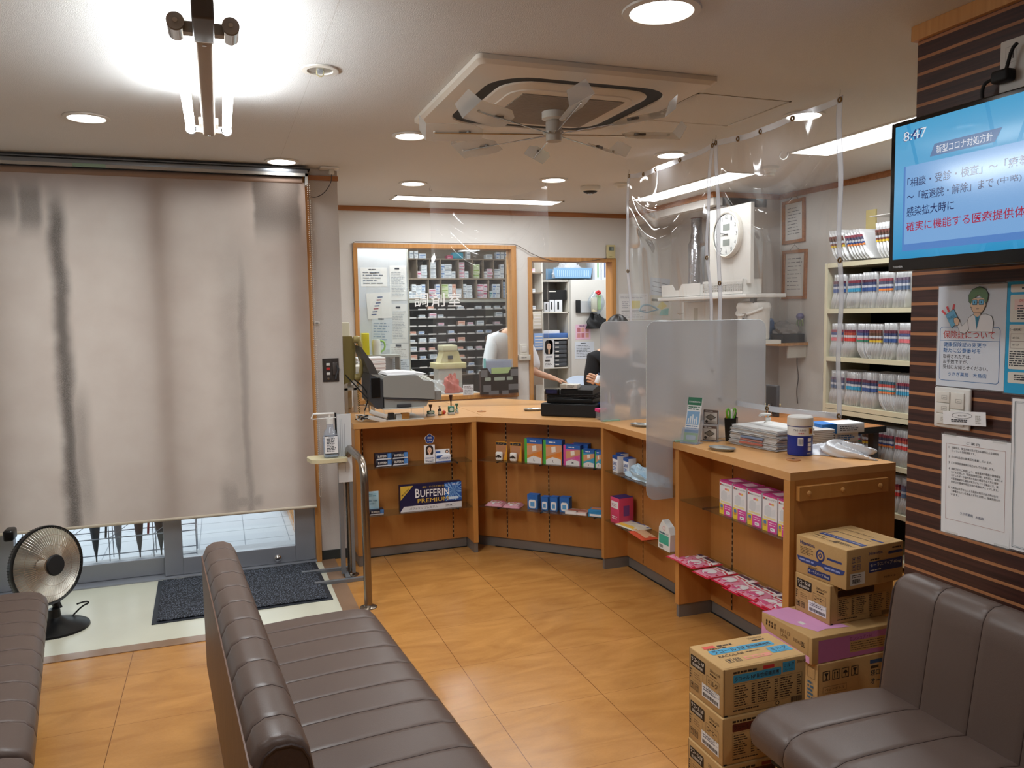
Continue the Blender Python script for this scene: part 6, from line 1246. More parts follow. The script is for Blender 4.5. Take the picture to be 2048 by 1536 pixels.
# corner counter items: local frame along the slanted front
M2 = Matrix.Translation((1.495, 4.772, 0)) @ Matrix.Rotation(math.atan2(4.187 - 4.772, 2.062 - 1.495), 4, 'Z'); A2 = math.atan2(4.187 - 4.772, 2.062 - 1.495)
def on2(s, dy=.03): v = M2 @ Vector((s, dy, 0)); return v.x, v.y
def adhes(main, stripe, pict, size):
    def f(b, w, d, h):
        F = FRONT(0, -.0002, 0); b.rect(F, 0, 0, w, h, K(main), .0002); b.rect(F, 0, h * .80, w, h, K('#2a63b4'), .0004); b.rect(F, 0, 0, w * .14, h, K(stripe), .0005); b.lines(F, w * .3, h * .86, w * .8, h * .94, 1, CB, .6)
        b.poly(F, [(w * .14, h * .3), (w, h * .55), (w, h * .8), (w * .14, h * .7)], K('#d29a72'), .0005); b.poly(F, [(w * .45, h * .48), (w * .68, h * .52), (w * .66, h * .74), (w * .43, h * .70)], K('#eee9df'), .0008); b.poly(F, [(w * .14, h * .0), (w * .95, 0), (w * .95, h * .22), (w * .5, h * .30), (w * .14, h * .18)], K('#e3e3e3'), .0007)
        b.text(F, size, w * .5, h * .08, h * .10, K('#3a3a44'), bold=.03); b.rrect(F, w * .7, h * .32, w * .93, h * .46, .004, K(pict), .0009); b.rect(TOP(0, 0, h + .0002), 0, 0, w, d, K('#2a63b4'), .0002); b.rect(FR((w + .0002, 0, 0), (0, 1, 0), (0, 0, 1)), 0, 0, d, h, K('#3564a8'), .0002)
    return f
for k, (s, w, h, main, st, pc_, sz, lab) in enumerate(((.312, .118, .150, '#d98a3e', '#4fae45', '#e08030', 'L', 'orange and green dressing box, left of two alike'), (.438, .122, .150, '#d98a3e', '#4fae45', '#e08030', 'L', 'orange and green dressing box, right of two alike'), (.566, .108, .122, '#d46aa0', '#d8549a', '#d8549a', 'M', 'pink and blue dressing box'), (.688, .080, .102, '#4aa8c8', '#4fae45', '#3f9fd0', 'S', 'smaller light blue dressing box, left of the last pair'), (.772, .038, .100, '#4aa8c8', '#4fae45', '#3f9fd0', 'S', 'narrow light blue dressing box touching the right panel'))):
    x, y = on2(s, .035 + (.01 if k == 2 else 0)); flatbox(lab + ' on the corner upper shelf', x, y, zs1, w, .05, h, K(main), adhes(main, st, pc_, sz), A2, 'dressing_box', 'medicine box', 'dressing boxes on the corner counter')
x, y = on2(.60, .095); flatbox('blue topped dressing box hidden behind the pink one', x, y, zs1, .105, .05, .125, K('#c7649a'), adhes('#d46aa0', '#d8549a', '#d8549a', 'M'), A2, 'dressing_box', 'medicine box')
def tape_pack(label, s):
    x, y = on2(s, .05); t = thing('tape_pack', label, 'medical tape', (x, y, zs1), A2); b = MB(); b.box(0, .078, 0, .002, 0, .118, K('#e3a12c')); F = FRONT(0, -.0002, 0); b.rect(F, .002, .098, .076, .114, K('#20283a')); b.poly(F, [(.002, .0), (.05, .0), (.07, .06), (.074, .096), (.002, .096)], K('#b7815a'), .0004); b.text(F, 'テープ', .012, .101, .010, BUFG, w=.05, bold=.03); b.build('hanging_card', t)
    b = MB(); b.box(.006, .054, -.026, -.001, .0, .056, K('#e9e6e0', .3), c=.010); b.disc(FRONT(0, -.0265, 0), .030, .030, .010, K('#3a2f2a')); b.disc(FRONT(0, -.0265, 0), .016, .026, .006, K('#3a2f2a')); b.disc(FRONT(0, -.0265, 0), .044, .026, .006, K('#3a2f2a')); b.build('dispenser', t)
tape_pack('first tape pack with a white dispenser at the left of the corner counter', .105); tape_pack('second tape pack with a white dispenser, next to the dressing boxes', .205)
def pouch(label, x, y, z, w, d, h, cols, seed, rz=0., tilt=(0, 0), name='mask_pouch', group=None, cat='pouch', art=None):
    t = thing(name, label, cat, (x, y, z), rz, group); rd = random.Random(seed); t.rotation_euler = (tilt[0], tilt[1], rz)
    def f(u, v):
        e = min(u, 1 - u, v, 1 - v); k = min(1, e / .22); return (w * u, d * v, .0012 + h * (math.sin(k * PI / 2)) * (1 + .15 * math.sin(u * 17 + seed) * math.sin(v * 13)))
    b = MB(); b.grid(f, 14, 14, K(cols[0], .25)); b.add([(0, 0, 0), (w, 0, 0), (w, d, 0), (0, d, 0)], [(0, 3, 2, 1)], K(cols[0], .3))
    def patch(u0, v0, u1, v1, m, o=.0009, n=6):
        vs = [];
        for j in range(n + 1):
            for i in range(n + 1): p = f(u0 + (u1 - u0) * i / n, v0 + (v1 - v0) * j / n); vs.append((p[0], p[1], p[2] + o))
        b.add(vs, [(j * (n + 1) + i, j * (n + 1) + i + 1, (j + 1) * (n + 1) + i + 1, (j + 1) * (n + 1) + i) for j in range(n) for i in range(n)], m, None, True)
    def round_(cu, cv, ru, rv, m, o=.0012):
        vs = [f(cu, cv)] + [f(cu + ru * math.cos(2 * PI * k / 16), cv + rv * math.sin(2 * PI * k / 16)) for k in range(16)]; b.add([(p[0], p[1], p[2] + o) for p in vs], [(0, 1 + k, 1 + (k + 1) % 16) for k in range(16)], m, None, True)
    if art: art(b, patch, round_, f)
    b.build('wrapper', t); return t
def art_white_pink(b, patch, rn, f): patch(.12, .1, .88, .9, K('#e4e0de', .3)); patch(.12, .62, .88, .9, K('#c9586f', .3), .0014); rn(.5, .45, .2, .14, K('#c79a7c'), .0018)
for s, lab in ((.035, 'white and pink gauze pouch at the left end of the lower shelf, corner counter'), (.158, 'second white and pink gauze pouch, lower shelf of the corner counter')):
    x, y = on2(s, .012); pouch(lab, x, y, zs2 + .001, .115, .11, .018, ['#cf8f9c'], int(s * 100), A2 + .1, art=art_white_pink, name='gauze_pouch')
def blueart(b, w, d, h): F = FRONT(0, -.0002, 0); b.rect(F, 0, h * .72, w, h, K('#2a68b8'), .0003); b.rrect(F, w * .15, h * .08, w * .85, h * .66, w * .2, CB, .0004); b.rect(F, w * .3, h * .2, w * .7, h * .5, K('#5aa0d8'), .0006); b.rect(TOP(0, 0, h + .0002), 0, 0, w, d, K('#2a68b8'), .0002)
for k, (s, w, h) in enumerate(((.318, .070, .092), (.412, .045, .084), (.470, .050, .088), (.535, .062, .092))):
    x, y = on2(s, .05); flatbox('small blue and white bandage box, %s from left on the lower shelf' % ['first', 'second', 'third', 'fourth'][k], x, y, zs2, w, .05, h, K('#3b74b8'), blueart, A2, 'bandage_box', 'medicine box', 'bandage boxes on the lower corner shelf')
for k, (s, w, c, lab) in enumerate(((.585, .085, '#d9d4cf', 'flat white and brown box'), (.655, .070, '#cfa79c', 'flat white and salmon box'), (.735, .095, '#3b8fc0', 'lower flat bright blue box'))):
    x, y = on2(s, .012); flatbox(lab + ' lying at the right of the lower corner shelf', x, y, zs2, w, .07, .022, K(c), lambda b, w, d, h: (b.rect(TOP(0, 0, h + .0002), w * .1, d * .2, w * .9, d * .8, K('#b06a58'), .0003), b.rect(FRONT(0, -.0002, 0), w * .1, h * .2, w * .9, h * .8, CB, .0003)), A2, 'flat_box', 'medicine box')
x, y = on2(.735, .012); flatbox('upper flat bright blue box lying on its twin on the lower corner shelf', x, y, zs2 + .0225, .095, .07, .020, K('#2f86bd'), lambda b, w, d, h: b.rect(TOP(0, 0, h + .0002), w * .1, d * .2, w * .8, d * .8, K('#d98a5a'), .0003), A2 + .06, 'flat_box', 'medicine box')
# third counter items, facing -X: local frame with u to -Y
R3 = -PI / 2
def tape_art(b, w, d, h): F = FRONT(0, -.0002, 0); b.rect(F, 0, h * .8, w, h, BLU2, .0003); b.text(F, 'SAVE', w * .12, h * .42, h * .22, BLU2, w=w * .76, bold=.05); b.lines(F, w * .1, h * .1, w * .9, h * .36, 3, BLU, .5); b.rect(TOP(0, 0, h + .0002), 0, 0, w, d, BLU2, .0002)
for k, (y, dy, lab) in enumerate(((4.135, .055, 'behind left'), (4.095, .012, 'front centre'), (4.015, .040, 'right'))):
    flatbox('white and dark blue hygiene box, %s of the three on the third counter' % lab, 2.085 + dy, y, zs1, .062, .05, .100 - .004 * k, CB, tape_art, R3, 'hygiene_box', 'medicine box', 'hygiene boxes on the third counter')
SBAG = P('sample_bag', '#bcd6e6', .2, spec=.7)
blob('crumpled clear blue packet pile in front of the tall frosted panel, upper shelf', 'packet_pile', 'pouch', 2.145, 3.84, zs1 + .0005, .045, .11, .050, SBAG, 12, 0, 40, 14, .5)
blob('second crumpled light blue packet, half behind the tall frosted panel', 'packet_pile', 'pouch', 2.15, 3.66, zs1 + .0005, .04, .09, .040, SBAG, 15, 0, 40, 14, .5)
def pinkmask(b, w, d, h): F = FRONT(0, -.0002, 0); b.rect(F, w * .12, h * .58, w * .9, h * .85, CB, .0003); b.text(F, 'マスク', w * .2, h * .64, h * .14, K('#b82f5a'), w=w * .55, bold=.04); b.lines(F, w * .2, h * .15, w * .8, h * .3, 2, CB, .4); b.rect(TOP(0, 0, h + .0002), 0, 0, w, d, K('#3b2d6e'), .0003); S = FR((w + .0002, 0, 0), (0, 1, 0), (0, 0, 1)); b.rect(S, d * .3, h * .3, d * .7, h * .7, K('#7a4a8e'), .0003)
flatbox('pink carton standing on the lower shelf of the third counter', 2.085, 4.10, zs2, .090, .10, .150, K('#d4486e', .35), pinkmask, R3 + .1, 'pink_carton', 'medicine box')
pouch('white and yellow sachet lying flat beside the pink carton', 2.075, 4.03, zs2 + .001, .19, .12, .014, ['#d9d3c2'], 3, R3 + .15, art=lambda b, p, r, f: (p(.05, .75, .95, .95, K('#3c53a8', .3)), p(.05, .05, .95, .2, K('#e0b03e', .3))), name='sachet')
pouch('orange and red striped sachet nearer the viewer on the same shelf', 2.070, 3.86, zs2 + .001, .19, .10, .010, ['#d95a3c'], 6, R3 - .1, art=lambda b, p, r, f: p(.15, .25, .9, .9, K('#e3b890', .3)), name='sachet')
t = thing('tissue_pouch', 'white and green standing pouch with rounded top beside the nearest counter end', 'pouch', (2.075, 3.545, zs2), R3); b = MB(); pts = [(0, 0), (.115, 0), (.12, .09), (.10, .125), (.045, .155), (.01, .11)]; b.prism(pts, 0, .035, K('#dfe3e2', .35), FR((0, .035, 0), (1, 0, 0), (0, 0, 1))); F = FRONT(0, -.0004, 0)
b.rect(F, .012, .030, .105, .078, K('#3fa58e')); b.lines(F, .016, .080, .10, .092, 1, K('#3b6a78'), .6); b.text(F, 'インマスクケア', .014, .082, .009, DK, w=.09, bold=.02); b.barcode(F, .016, .008, .05, .024, DK); b.disc(F, .06, .112, .012, K('#d9a8a8'), .0006); b.disc(F, .06, .112, .008, K('#e6e8e8'), .0009); b.build('pouch', t, .003)
# nearest counter: five mask cartons, eight pouches
def maskart(b, w, d, h):
    F = FRONT(0, -.0002, 0); b.rect(F, 0, 0, w, h, K('#e5e4e6', .35), .0002); b.rect(F, 0, h * .95, w, h, K('#c23a7e'), .0004); b.rect(TOP(0, 0, h + .0002), 0, 0, w, d, K('#c23a86', .35), .0003); b.poly(TOP(0, 0, h + .0002), [(w * .2, d * .3), (w * .8, d * .2), (w * .9, d * .7), (w * .3, d * .8)], K('#e9d3df'), .0006)
    b.rrect(F, w * .04, h * .86, w * .14, h * .92, .002, REDI, .0005); b.text(F, 'BMCフィットマスク', w * .17, h * .86, h * .05, K('#34343c'), w=w * .78, bold=.02); b.rrect(F, w * .42, h * .74, w * .78, h * .80, .003, K('#e4b56a'), .0005); b.rrect(F, w * .45, h * .745, w * .60, h * .795, .002, K('#d96a9a'), .0007)
    b.poly(F, [(w * .12, h * .46), (w * .35, h * .40), (w * .62, h * .45), (w * .60, h * .68), (w * .36, h * .73), (w * .14, h * .66)], K('#cfd2d6'), .0005); b.poly(F, [(w * .55, h * .42), (w * .9, h * .46), (w * .88, h * .66), (w * .66, h * .62)], K('#dadcdf'), .0007); b.rect(F, w * .1, h * .35, w * .9, h * .40, K('#e6d9a0'), .0005)
    b.rect(F, 0, 0, w * .36, h * .32, K('#e6c43e'), .0005); b.rect(F, w * .36, 0, w, h * .32, K('#d0489a'), .0005); b.rrect(F, w * .08, h * .12, w * .28, h * .28, .004, K('#5a7fae'), .0008); b.rect(F, w * .08, h * .12, w * .28, h * .19, K('#c98a4e'), .0010); b.lines(F, w * .45, h * .17, w * .92, h * .29, 2, K('#f0d5e6'), .35); b.rrect(F, w * .55, h * .04, w * .86, h * .13, .002, K('#e9e9ee'), .0008); b.lines(F, w * .6, h * .06, w * .8, h * .11, 1, K('#55555f'), .5)
for k, y in enumerate((3.030, 2.929, 2.826, 2.724, 2.624)):
    flatbox('white, pink and yellow face mask carton, %s in the row' % ['leftmost', 'second from left', 'middle', 'fourth from left', 'rightmost'][k], 2.092, y, zs1, .092 if k < 4 else .060, .100, .152, K('#d8d5d8', .35), maskart, R3, 'mask_carton', 'medicine box', 'row of face mask cartons on the nearest counter')
def pouchart(b, p, r, f): p(.04, .04, .96, .96, K('#e08fa6', .25), .0006, 8); p(.04, .58, .96, .98, K('#ece7e4', .3), .0010, 8); p(.04, .62, .96, .68, K('#c8354a', .3), .0013); r(.5, .32, .26, .20, K('#ece9ea', .3), .0016); r(.5, .22, .30, .10, K('#d55a86', .3), .0014); p(.15, .74, .85, .90, K('#4a3550', .3), .0015)
SP = [3.405, 3.30, 3.17, 3.02, 2.93, 2.83, 2.74, 2.66]
for k, y in enumerate(SP):
    pouch('pink and red face mask pouch, %s in the overlapping row' % ['leftmost', 'second from left', 'third from left', 'fourth from left', 'fifth from left', 'sixth from left', 'seventh from left', 'rightmost'][k], 2.035 + .004 * (k % 2), y, .287 + .0075 * (k % 2) + (.006 if k == 0 else 0), .125, .175, .010, ['#c9243c'], k, R3 + (.12 if k == 0 else .02 * (k % 3)), (0, 0), 'mask_pouch', 'face mask pouches on the lowest shelf', 'pouch', pouchart)

# ================================================================ BACK WALL FITTINGS
t = thing('thermostat', 'cream thermostat with grey display over the right corner of the doorway', 'thermostat', (3.342, 6.545, 2.062)); b = MB(); b.box(-.042, .042, -.022, 0, -.060, .060, CREAMP, c=.005); b.build('case', t)
b = MB(); F = FRONT(0, -.0225, 0); b.rect(F, -.024, .008, .024, .042, K('#5f6a63')); b.rect(F, .000, .012, .02, .038, K('#8f9a92'), .0009); b.lines(F, -.02, -.05, .02, -.04, 1, K('#8a8050'), .4); b.build('display', t)
b = MB(); b.tube([(1.033, 6.535, 1.55), (1.026, 6.535, 1.8), (1.030, 6.535, 2.10), (1.06, 6.535, 2.118), (1.7, 6.535, 2.112), (2.40, 6.535, 2.116), (2.46, 6.535, 2.10), (2.60, 6.535, 2.02), (2.80, 6.535, 1.968), (2.98, 6.535, 1.962), (3.16, 6.535, 1.98), (3.30, 6.535, 2.005)], .0028, P('cable_taupe', '#6f6257', .6), 6, smoothn=1)
tag(b.build('thermostat_cable'), 'thin grey cable running over the window frame to the thermostat', 'cable')
t = thing('wall_switch', 'cream light switch between the window and the doorway', 'switch', (2.495, 6.56, 1.212)); b = MB(); b.box(-.036, .036, -.012, -.0005, -.052, .040, OFFW, c=.004); b.build('plate', t); b = MB(); b.box(-.02, .02, -.016, -.012, -.03, .022, WHITE, c=.002); b.build('rocker', t)
t = thing('dispenser_shelf', 'small cream ledge with taped note under the light switch on the back wall', 'ledge', (2.495, 6.56, 1.135)); b = MB(); b.box(-.052, .052, -.04, -.0005, -.024, .024, OFFW, c=.004); b.lines(FRONT(0, -.0405, 0), -.035, -.005, .035, .006, 1, GREY, .6); b.build('body', t)
def wsheet(label, x, y, z, w, h, art, base=PAPER, cat='paper', name='pinned_sheet', rot=0., group=None):
    t = thing(name, label, cat, (x, y, z), 0, group); F = FR((0, 0, 0), (math.cos(rot), 0, math.sin(rot)), (-math.sin(rot), 0, math.cos(rot))) @ Matrix.Translation((0, -h, 0)); b = MB(); b.box(0, w, 0, h, 0, .0008, base, F); b.T = Matrix.Identity(4); art(b, F @ Matrix.Translation((0, 0, .001)), w, h); b.build('sheet', t); return t
def table_art(n=8, c='#6a7080', hd=None):
    def f(b, F, w, h):
        b.lines(F, w * .3, h * .88, w * .7, h * .94, 1, K('#3a3f4a'), .7); b.lines(F, w * .08, h * .1, w * .92, h * .82, n, K(c), .35, seed=n)
        if hd: b.rect(F, w * .35, h * .70, w * .6, h * .76, K(hd))
    return f
def note_art(b, F, w, h):
    b.lines(F, w * .05, h * .80, w * .95, h * .93, 2, K('#6a6f80'), .3); b.rect(F, w * .42, h * .42, w * .72, h * .72, K('#e5d98c')); b.lines(F, w * .1, h * .42, w * .4, h * .72, 4, K('#6a6f80'), .3); b.rect(F, w * .08, h * .32, w * .92, h * .335, K('#55585f')); b.lines(F, w * .08, h * .05, w * .92, h * .28, 3, K('#8a8f9a'), .3)
wsheet('ruled sheet with a yellow sticky note pinned right of the doorway', 3.435, 6.5585, 1.685, .30, .235, note_art)
wsheet('upper lilac sheet with slanted lines on the grey recess wall', 3.765, 6.5585, 1.835, .205, .17, lambda b, F, w, h: [b.poly(F, [(w * .1, h * (.8 - .25 * k)), (w * .9, h * (.7 - .25 * k)), (w * .9, h * (.68 - .25 * k)), (w * .1, h * (.78 - .25 * k))], K('#4a4d5a')) for k in range(3)], PAPERB, rot=-.09)
wsheet('lower sheet with yellow and teal sticky notes on the grey recess wall', 3.765, 6.5575, 1.672, .20, .185, lambda b, F, w, h: (b.rect(F, w * .05, h * .7, w * .95, h * .82, K('#6d6a5f')), b.poly(F, [(w * .35, h * .42), (w * .6, h * .75), (w * .9, h * .5), (w * .6, h * .3)], K('#e0d48e')), b.poly(F, [(w * .5, h * .02), (w * .98, h * .05), (w * .98, h * .4), (w * .6, h * .3)], K('#8fc4c0'))), K('#d9d8cc'), rot=-.07)
t = thing('visor', 'light blue plastic visor hanging under the pinned notes', 'visor', (3.66, 6.50, 1.555)); b = MB(); b.tube([(-.05, 0, -.03), (-.03, 0, .015), (.03, 0, .03), (.10, 0, .01), (.15, 0, -.02)], .008, K('#9ab6c6', .4), 8, smoothn=2); b.tube([(-.05, -.01, -.03), (.02, -.02, -.045), (.09, -.01, -.03), (.15, 0, -.02)], .006, K('#7f9fb3', .4), 8, smoothn=2); b.build('band', t)
# clock
t = thing('wall_clock', 'round white wall clock with two grey displays on the side panel', 'clock', (3.4995, 4.975, 2.062)); F = LEFT(0, 0, 0); b = MB()
b.lathe([(.170, .0005), (.172, .012), (.168, .028), (.158, .034), (.150, .030)], OFFW, F, 48, False); b.build('rim', t)
b = MB(); F1 = F @ Matrix.Translation((0, 0, .022)); b.disc(F1, 0, 0, .155, K('#e9ece9', .4), 0, n=48)
for k in range(12):
    a = PI / 2 - 2 * PI * (k + 1) / 12; r = .122; b.text(F1, str(k + 1), r * math.cos(a), r * math.sin(a) * 1.02 - .014, .028, K('#4a4f50'), al='c', w=.016 if k < 9 else .026)
b.rrect(F1, -.042, .028, .042, .074, .003, K('#8b938d')); b.rrect(F1, -.042, -.082, .042, -.036, .003, K('#8b938d'))
b.tube([(.148 * math.cos(2 * PI * k / 48), .148 * math.sin(2 * PI * k / 48), .001) for k in range(49)], .0014, K('#55585a'), 4, F1, caps=False); b.build('dial', t)
for nm, a, l in (('hour_hand', math.radians(174 - 90 - 0), .065), ('minute_hand', math.radians(198), .095)):
    a = {'hour_hand': PI / 2 - 2 * PI * (8.78 / 12), 'minute_hand': PI / 2 - 2 * PI * (47 / 60)}[nm]; b = MB(); u = (math.cos(a), math.sin(a)); v = (-u[1], u[0]); w_ = .003
    b.poly(F1, [(-u[0] * .02 + v[0] * w_, -u[1] * .02 + v[1] * w_), (-u[0] * .02 - v[0] * w_, -u[1] * .02 - v[1] * w_), (u[0] * l - v[0] * w_ * .5, u[1] * l - v[1] * w_ * .5), (u[0] * l + v[0] * w_ * .5, u[1] * l + v[1] * w_ * .5)], BLACKM, .004 if nm[0] == 'h' else .005); b.build(nm, t)
# duct, basket shelf, cabinet, hot water pot
t = thing('silver_duct', 'shiny silver foil duct rising in the grey recess', 'duct', (3.84, 5.92, 1.66)); FOIL = P('foil', '#b9bbc2', .18, 1.0, bump=.5, bscale=25); b = MB(); b.lathe([(.065, 0), (.070, .05), (.066, .25), (.070, .42), (.052, .46), (.050, .5), (.045, .52), (.045, .635)], FOIL, n=28); b.build('duct', t)
b = MB(); b.lathe([(.050, .635), (.050, .6395)], P('copper', '#8a5238', .4, .6), n=24); b.build('collar', t)
t = thing('wall_board', 'white wall shelf board under the basket beneath the clock', 'shelf', (3.45, 4.70, 1.60)); b = MB(); b.box(0, .34, 0, 1.2, 0, .028, WHITE, c=.004); b.box(.10, .13, .05, .09, -.06, 0, GREYD); b.build('board', t)
t = thing('plastic_basket', 'long white perforated plastic basket on the shelf board below the clock', 'basket', (3.47, 4.765, 1.6285)); b = MB()
for x in (0, .16): b.box(x, x + .003, 0, .50, 0, .022, WHITE); b.box(x, x + .003, 0, .50, .088, .105, WHITE)
for k in range(26): b.box(0, .003, k * .0196, k * .0196 + .006, .022, .088, WHITE)
for z in (.038, .054, .070): b.box(0, .003, 0, .5, z, z + .005, WHITE)
b.box(.16, .163, 0, .5, .02, .09, WHITE); b.box(0, .163, 0, .003, 0, .105, WHITE); b.box(0, .163, .497, .5, 0, .105, WHITE); b.box(0, .163, 0, .5, 0, .003, WHITE); b.build('basket', t)
t = thing('storage_tray', 'white plastic tray with a cut away lip, left end of the shelf board', 'tray', (3.47, 5.30, 1.6285)); b = MB(); b.prism([(0, 0), (.56, 0), (.57, .10), (.40, .10), (.36, .055), (.30, .055), (.26, .10), (0, .10)][::-1], 0, .004, WHITE, FR((0, 0, 0), (0, 1, 0), (0, 0, 1))); b.box(0, .2, 0, .56, 0, .004, WHITE); b.box(.2, .204, 0, .56, 0, .1, WHITE); b.build('tray', t)
t = thing('wall_cabinet', 'white cabinet with scuffed door below the shelf board', 'cabinet', (3.70, 5.44, .9)); b = MB(); b.box(.02, .26, 0, .48, 0, .695, OFFW); b.build('body', t, .003); b = MB(); b.box(0, .018, .005, .475, .01, .69, WHITE); b.rect(LEFT(-.0003, .30, .45), 0, 0, .06, .19, K('#b9b4a9')); b.build('door', t, .002); b = MB(); b.tube([(-.002, .45, .60), (-.03, .46, .59), (-.04, .50, .60)], .003, CHROME, 6); b.build('hook', t)
t = thing('hot_water_dispenser', 'white electric hot water pot with curved handle on a stand below the clock', 'kettle', (3.62, 4.84, 1.30)); b = MB(); b.lathe([(.10, 0), (.11, .01), (.112, .20), (.118, .22)], WHITE, n=32); F = LEFT(-.1125, .0, .06); b.rect(F, .02, -.02, .07, .13, K('#9a958c'), .002); b.lines(F, .026, 0, .064, .12, 7, GREYD, .35, .003); b.lines(F, -.09, .04, -.07, .10, 5, GREY, .5, .012); b.build('body', t)
b = MB(); b.lathe([(.118, .22), (.122, .235), (.112, .265), (.07, .278), (.001, .28)], WHITE, n=32); b.build('lid', t)
b = MB(); b.tube([(-.02, .13, .225), (-.09, .09, .19), (-.125, 0, .17), (-.09, -.09, .19), (-.02, -.13, .225)], .009, WHITE, 8, smoothn=2); b.build('handle', t)
t = thing('pot_stand', 'pale side stand carrying the hot water pot', 'stand', (3.50, 4.71, 0)); b = MB(); b.box(0, .26, 0, .27, 1.27, 1.299, OFFW); [b.box(x, x + .03, y, y + .03, 0, 1.27, OFFW) for x in (.02, .14) for y in (.16, .24)]; b.build('frame', t, .002)
# frames on the right wall
def wframe(label, yc, zc, w, h, rotk=0.):
    t = thing('picture_frame', label, 'picture frame', (4.1295, yc, zc), 0, 'framed certificates on the right wall'); F = LEFT(-.0005, 0, 0) @ Matrix.Rotation(rotk, 4, 'Z'); b = MB(); q = .024
    for a in ((-w / 2, -h / 2, w / 2, -h / 2 + q), (-w / 2, h / 2 - q, w / 2, h / 2), (-w / 2, -h / 2 + q, -w / 2 + q, h / 2 - q), (w / 2 - q, -h / 2 + q, w / 2, h / 2 - q)): b.box(a[0], a[2], a[1], a[3], 0, .018, TRIM, F)
    b.build('frame', t, .002); b = MB(); b.rect(F, -w / 2 + q, -h / 2 + q, w / 2 - q, h / 2 - q, K('#e2e1dd', .25), .004); b.lines(F, -w / 2 + .05, -h / 2 + .06, w / 2 - .05, h / 2 - .05, 9, K('#7b7b80'), .22, .005, seed=int(h * 100)); b.build('certificate', t)
    b = MB(); b.tube([(0, -.05, h / 2), (0, 0, h / 2 + .04), (0, .05, h / 2)], .0015, BLACKM, 5, FR((-.01, 0, 0), (1, 0, 0), (0, 1, 0))); b.build('cord', t)
wframe('upper wooden framed certificate on the right wall behind the nearest curtain', 5.035, 2.178, .25, .325, .02); wframe('lower wooden framed certificate on the right wall behind the nearest curtain', 5.02, 1.778, .27, .37, -.02)
t = thing('hanging_charm', 'small purple and green animal shaped charm hanging under the lower certificate', 'ornament', (4.10, 4.925, 1.46)); b = MB(); b.lathe([(.001, -.03), (.022, -.02), (.030, 0), (.022, .02), (.001, .026)], K('#5a5a93', .5), n=16); b.build('head', t); b = MB(); [b.tube([(0, y, -.02), (0, y * 1.6, -.045), (0, y * 1.5, -.07)], .006, K('#8a9a6a', .6), 6) for y in (-.02, 0, .02)]; b.build('fringe', t); b = MB(); b.cyl((0, 0, .026), (0, 0, .13), .0015, WHITE, 6); b.build('string', t)
t = thing('bracket_shelf', 'small wooden bracket shelf on the right wall behind the curtain', 'shelf', (3.86, 4.86, 1.245)); b = MB(); b.box(0, .265, 0, .32, 0, .022, FRAMEW); b.build('board', t, .001); b = MB(); b.box(.10, .265, .02, .035, -.09, 0, OFFW); b.build('bracket', t)
t = thing('black_box', 'long black box on the bracket shelf under the folded cloths', 'box', (3.90, 4.87, 1.2675)); b = MB(); b.box(0, .2, 0, .14, 0, .065, BLACKM, c=.004); b.build('body', t)
blob('grey folded papers and cloths heaped on the bracket shelf', 'cloth_heap', 'cloth', 4.0, 4.955, 1.335, .095, .085, .07, P('heap_grey', '#8f8b88', .7, var=.3, vscale=12), 21)
blob('blue and white packets piled at the left end of the bracket shelf', 'packet_heap', 'packet', 3.96, 5.115, 1.269, .075, .055, .14, P('heap_blue', '#4c6ea0', .4, var=.5, vscale=18), 25)
t = thing('wall_cable', 'black cable hanging down the wall from the bracket shelf', 'cable', (4.11, 4.95, .80)); b = MB(); b.tube([(0, 0, .44), (0, .02, .32), (0, -.01, .2), (0, .015, .1), (0, .0, .0)], .004, K('#4a3a34'), 6, smoothn=2); b.build('cord', t)
t = thing('desk', 'brown desk top with dark edge behind the counters', 'desk', (2.95, 3.55, 0)); b = MB(); b.box(0, .62, .0, 1.1, .80, .835, TRIM); b.build('desk_top', t, .003); b = MB(); b.box(-.002, .0, .0, 1.1, .80, .835, BLACKM); b.box(0, .622, -.003, 0, .8, .835, BLACKM); b.build('edge_strip', t); [MB().box(x, x + .04, y, y + .04, 0, .80, GREYD).build('leg', t) for x in (.02, .56) for y in (.03, 1.03)]
t = thing('card_terminal', 'dark upright terminal screen on the desk behind the clear curtain', 'terminal', (3.28, 4.14, .8355)); b = MB(); b.box(0, .02, 0, .115, 0, .20, GREYD, c=.004); b.rect(LEFT(-.0002, .115, 0), .01, .02, .105, .19, BLACK); b.build('screen', t); b = MB(); b.tube([(-.02, .02, .01), (-.03, .04, .10), (-.02, .07, .01)], .005, CHROME, 8, smoothn=2); b.build('stand', t)
t = thing('cream_tub', 'small cream plastic tub on the desk beside the dark terminal', 'tub', (3.35, 4.35, .8355)); t.location = (3.38, 4.32, .8355); b = MB(); b.lathe([(.045, 0), (.055, .05)], CREAMP, n=24); b.build('tub', t); b = MB(); b.lathe([(.058, .05), (.058, .062), (.001, .064)], CREAMP, n=24); b.build('lid', t)

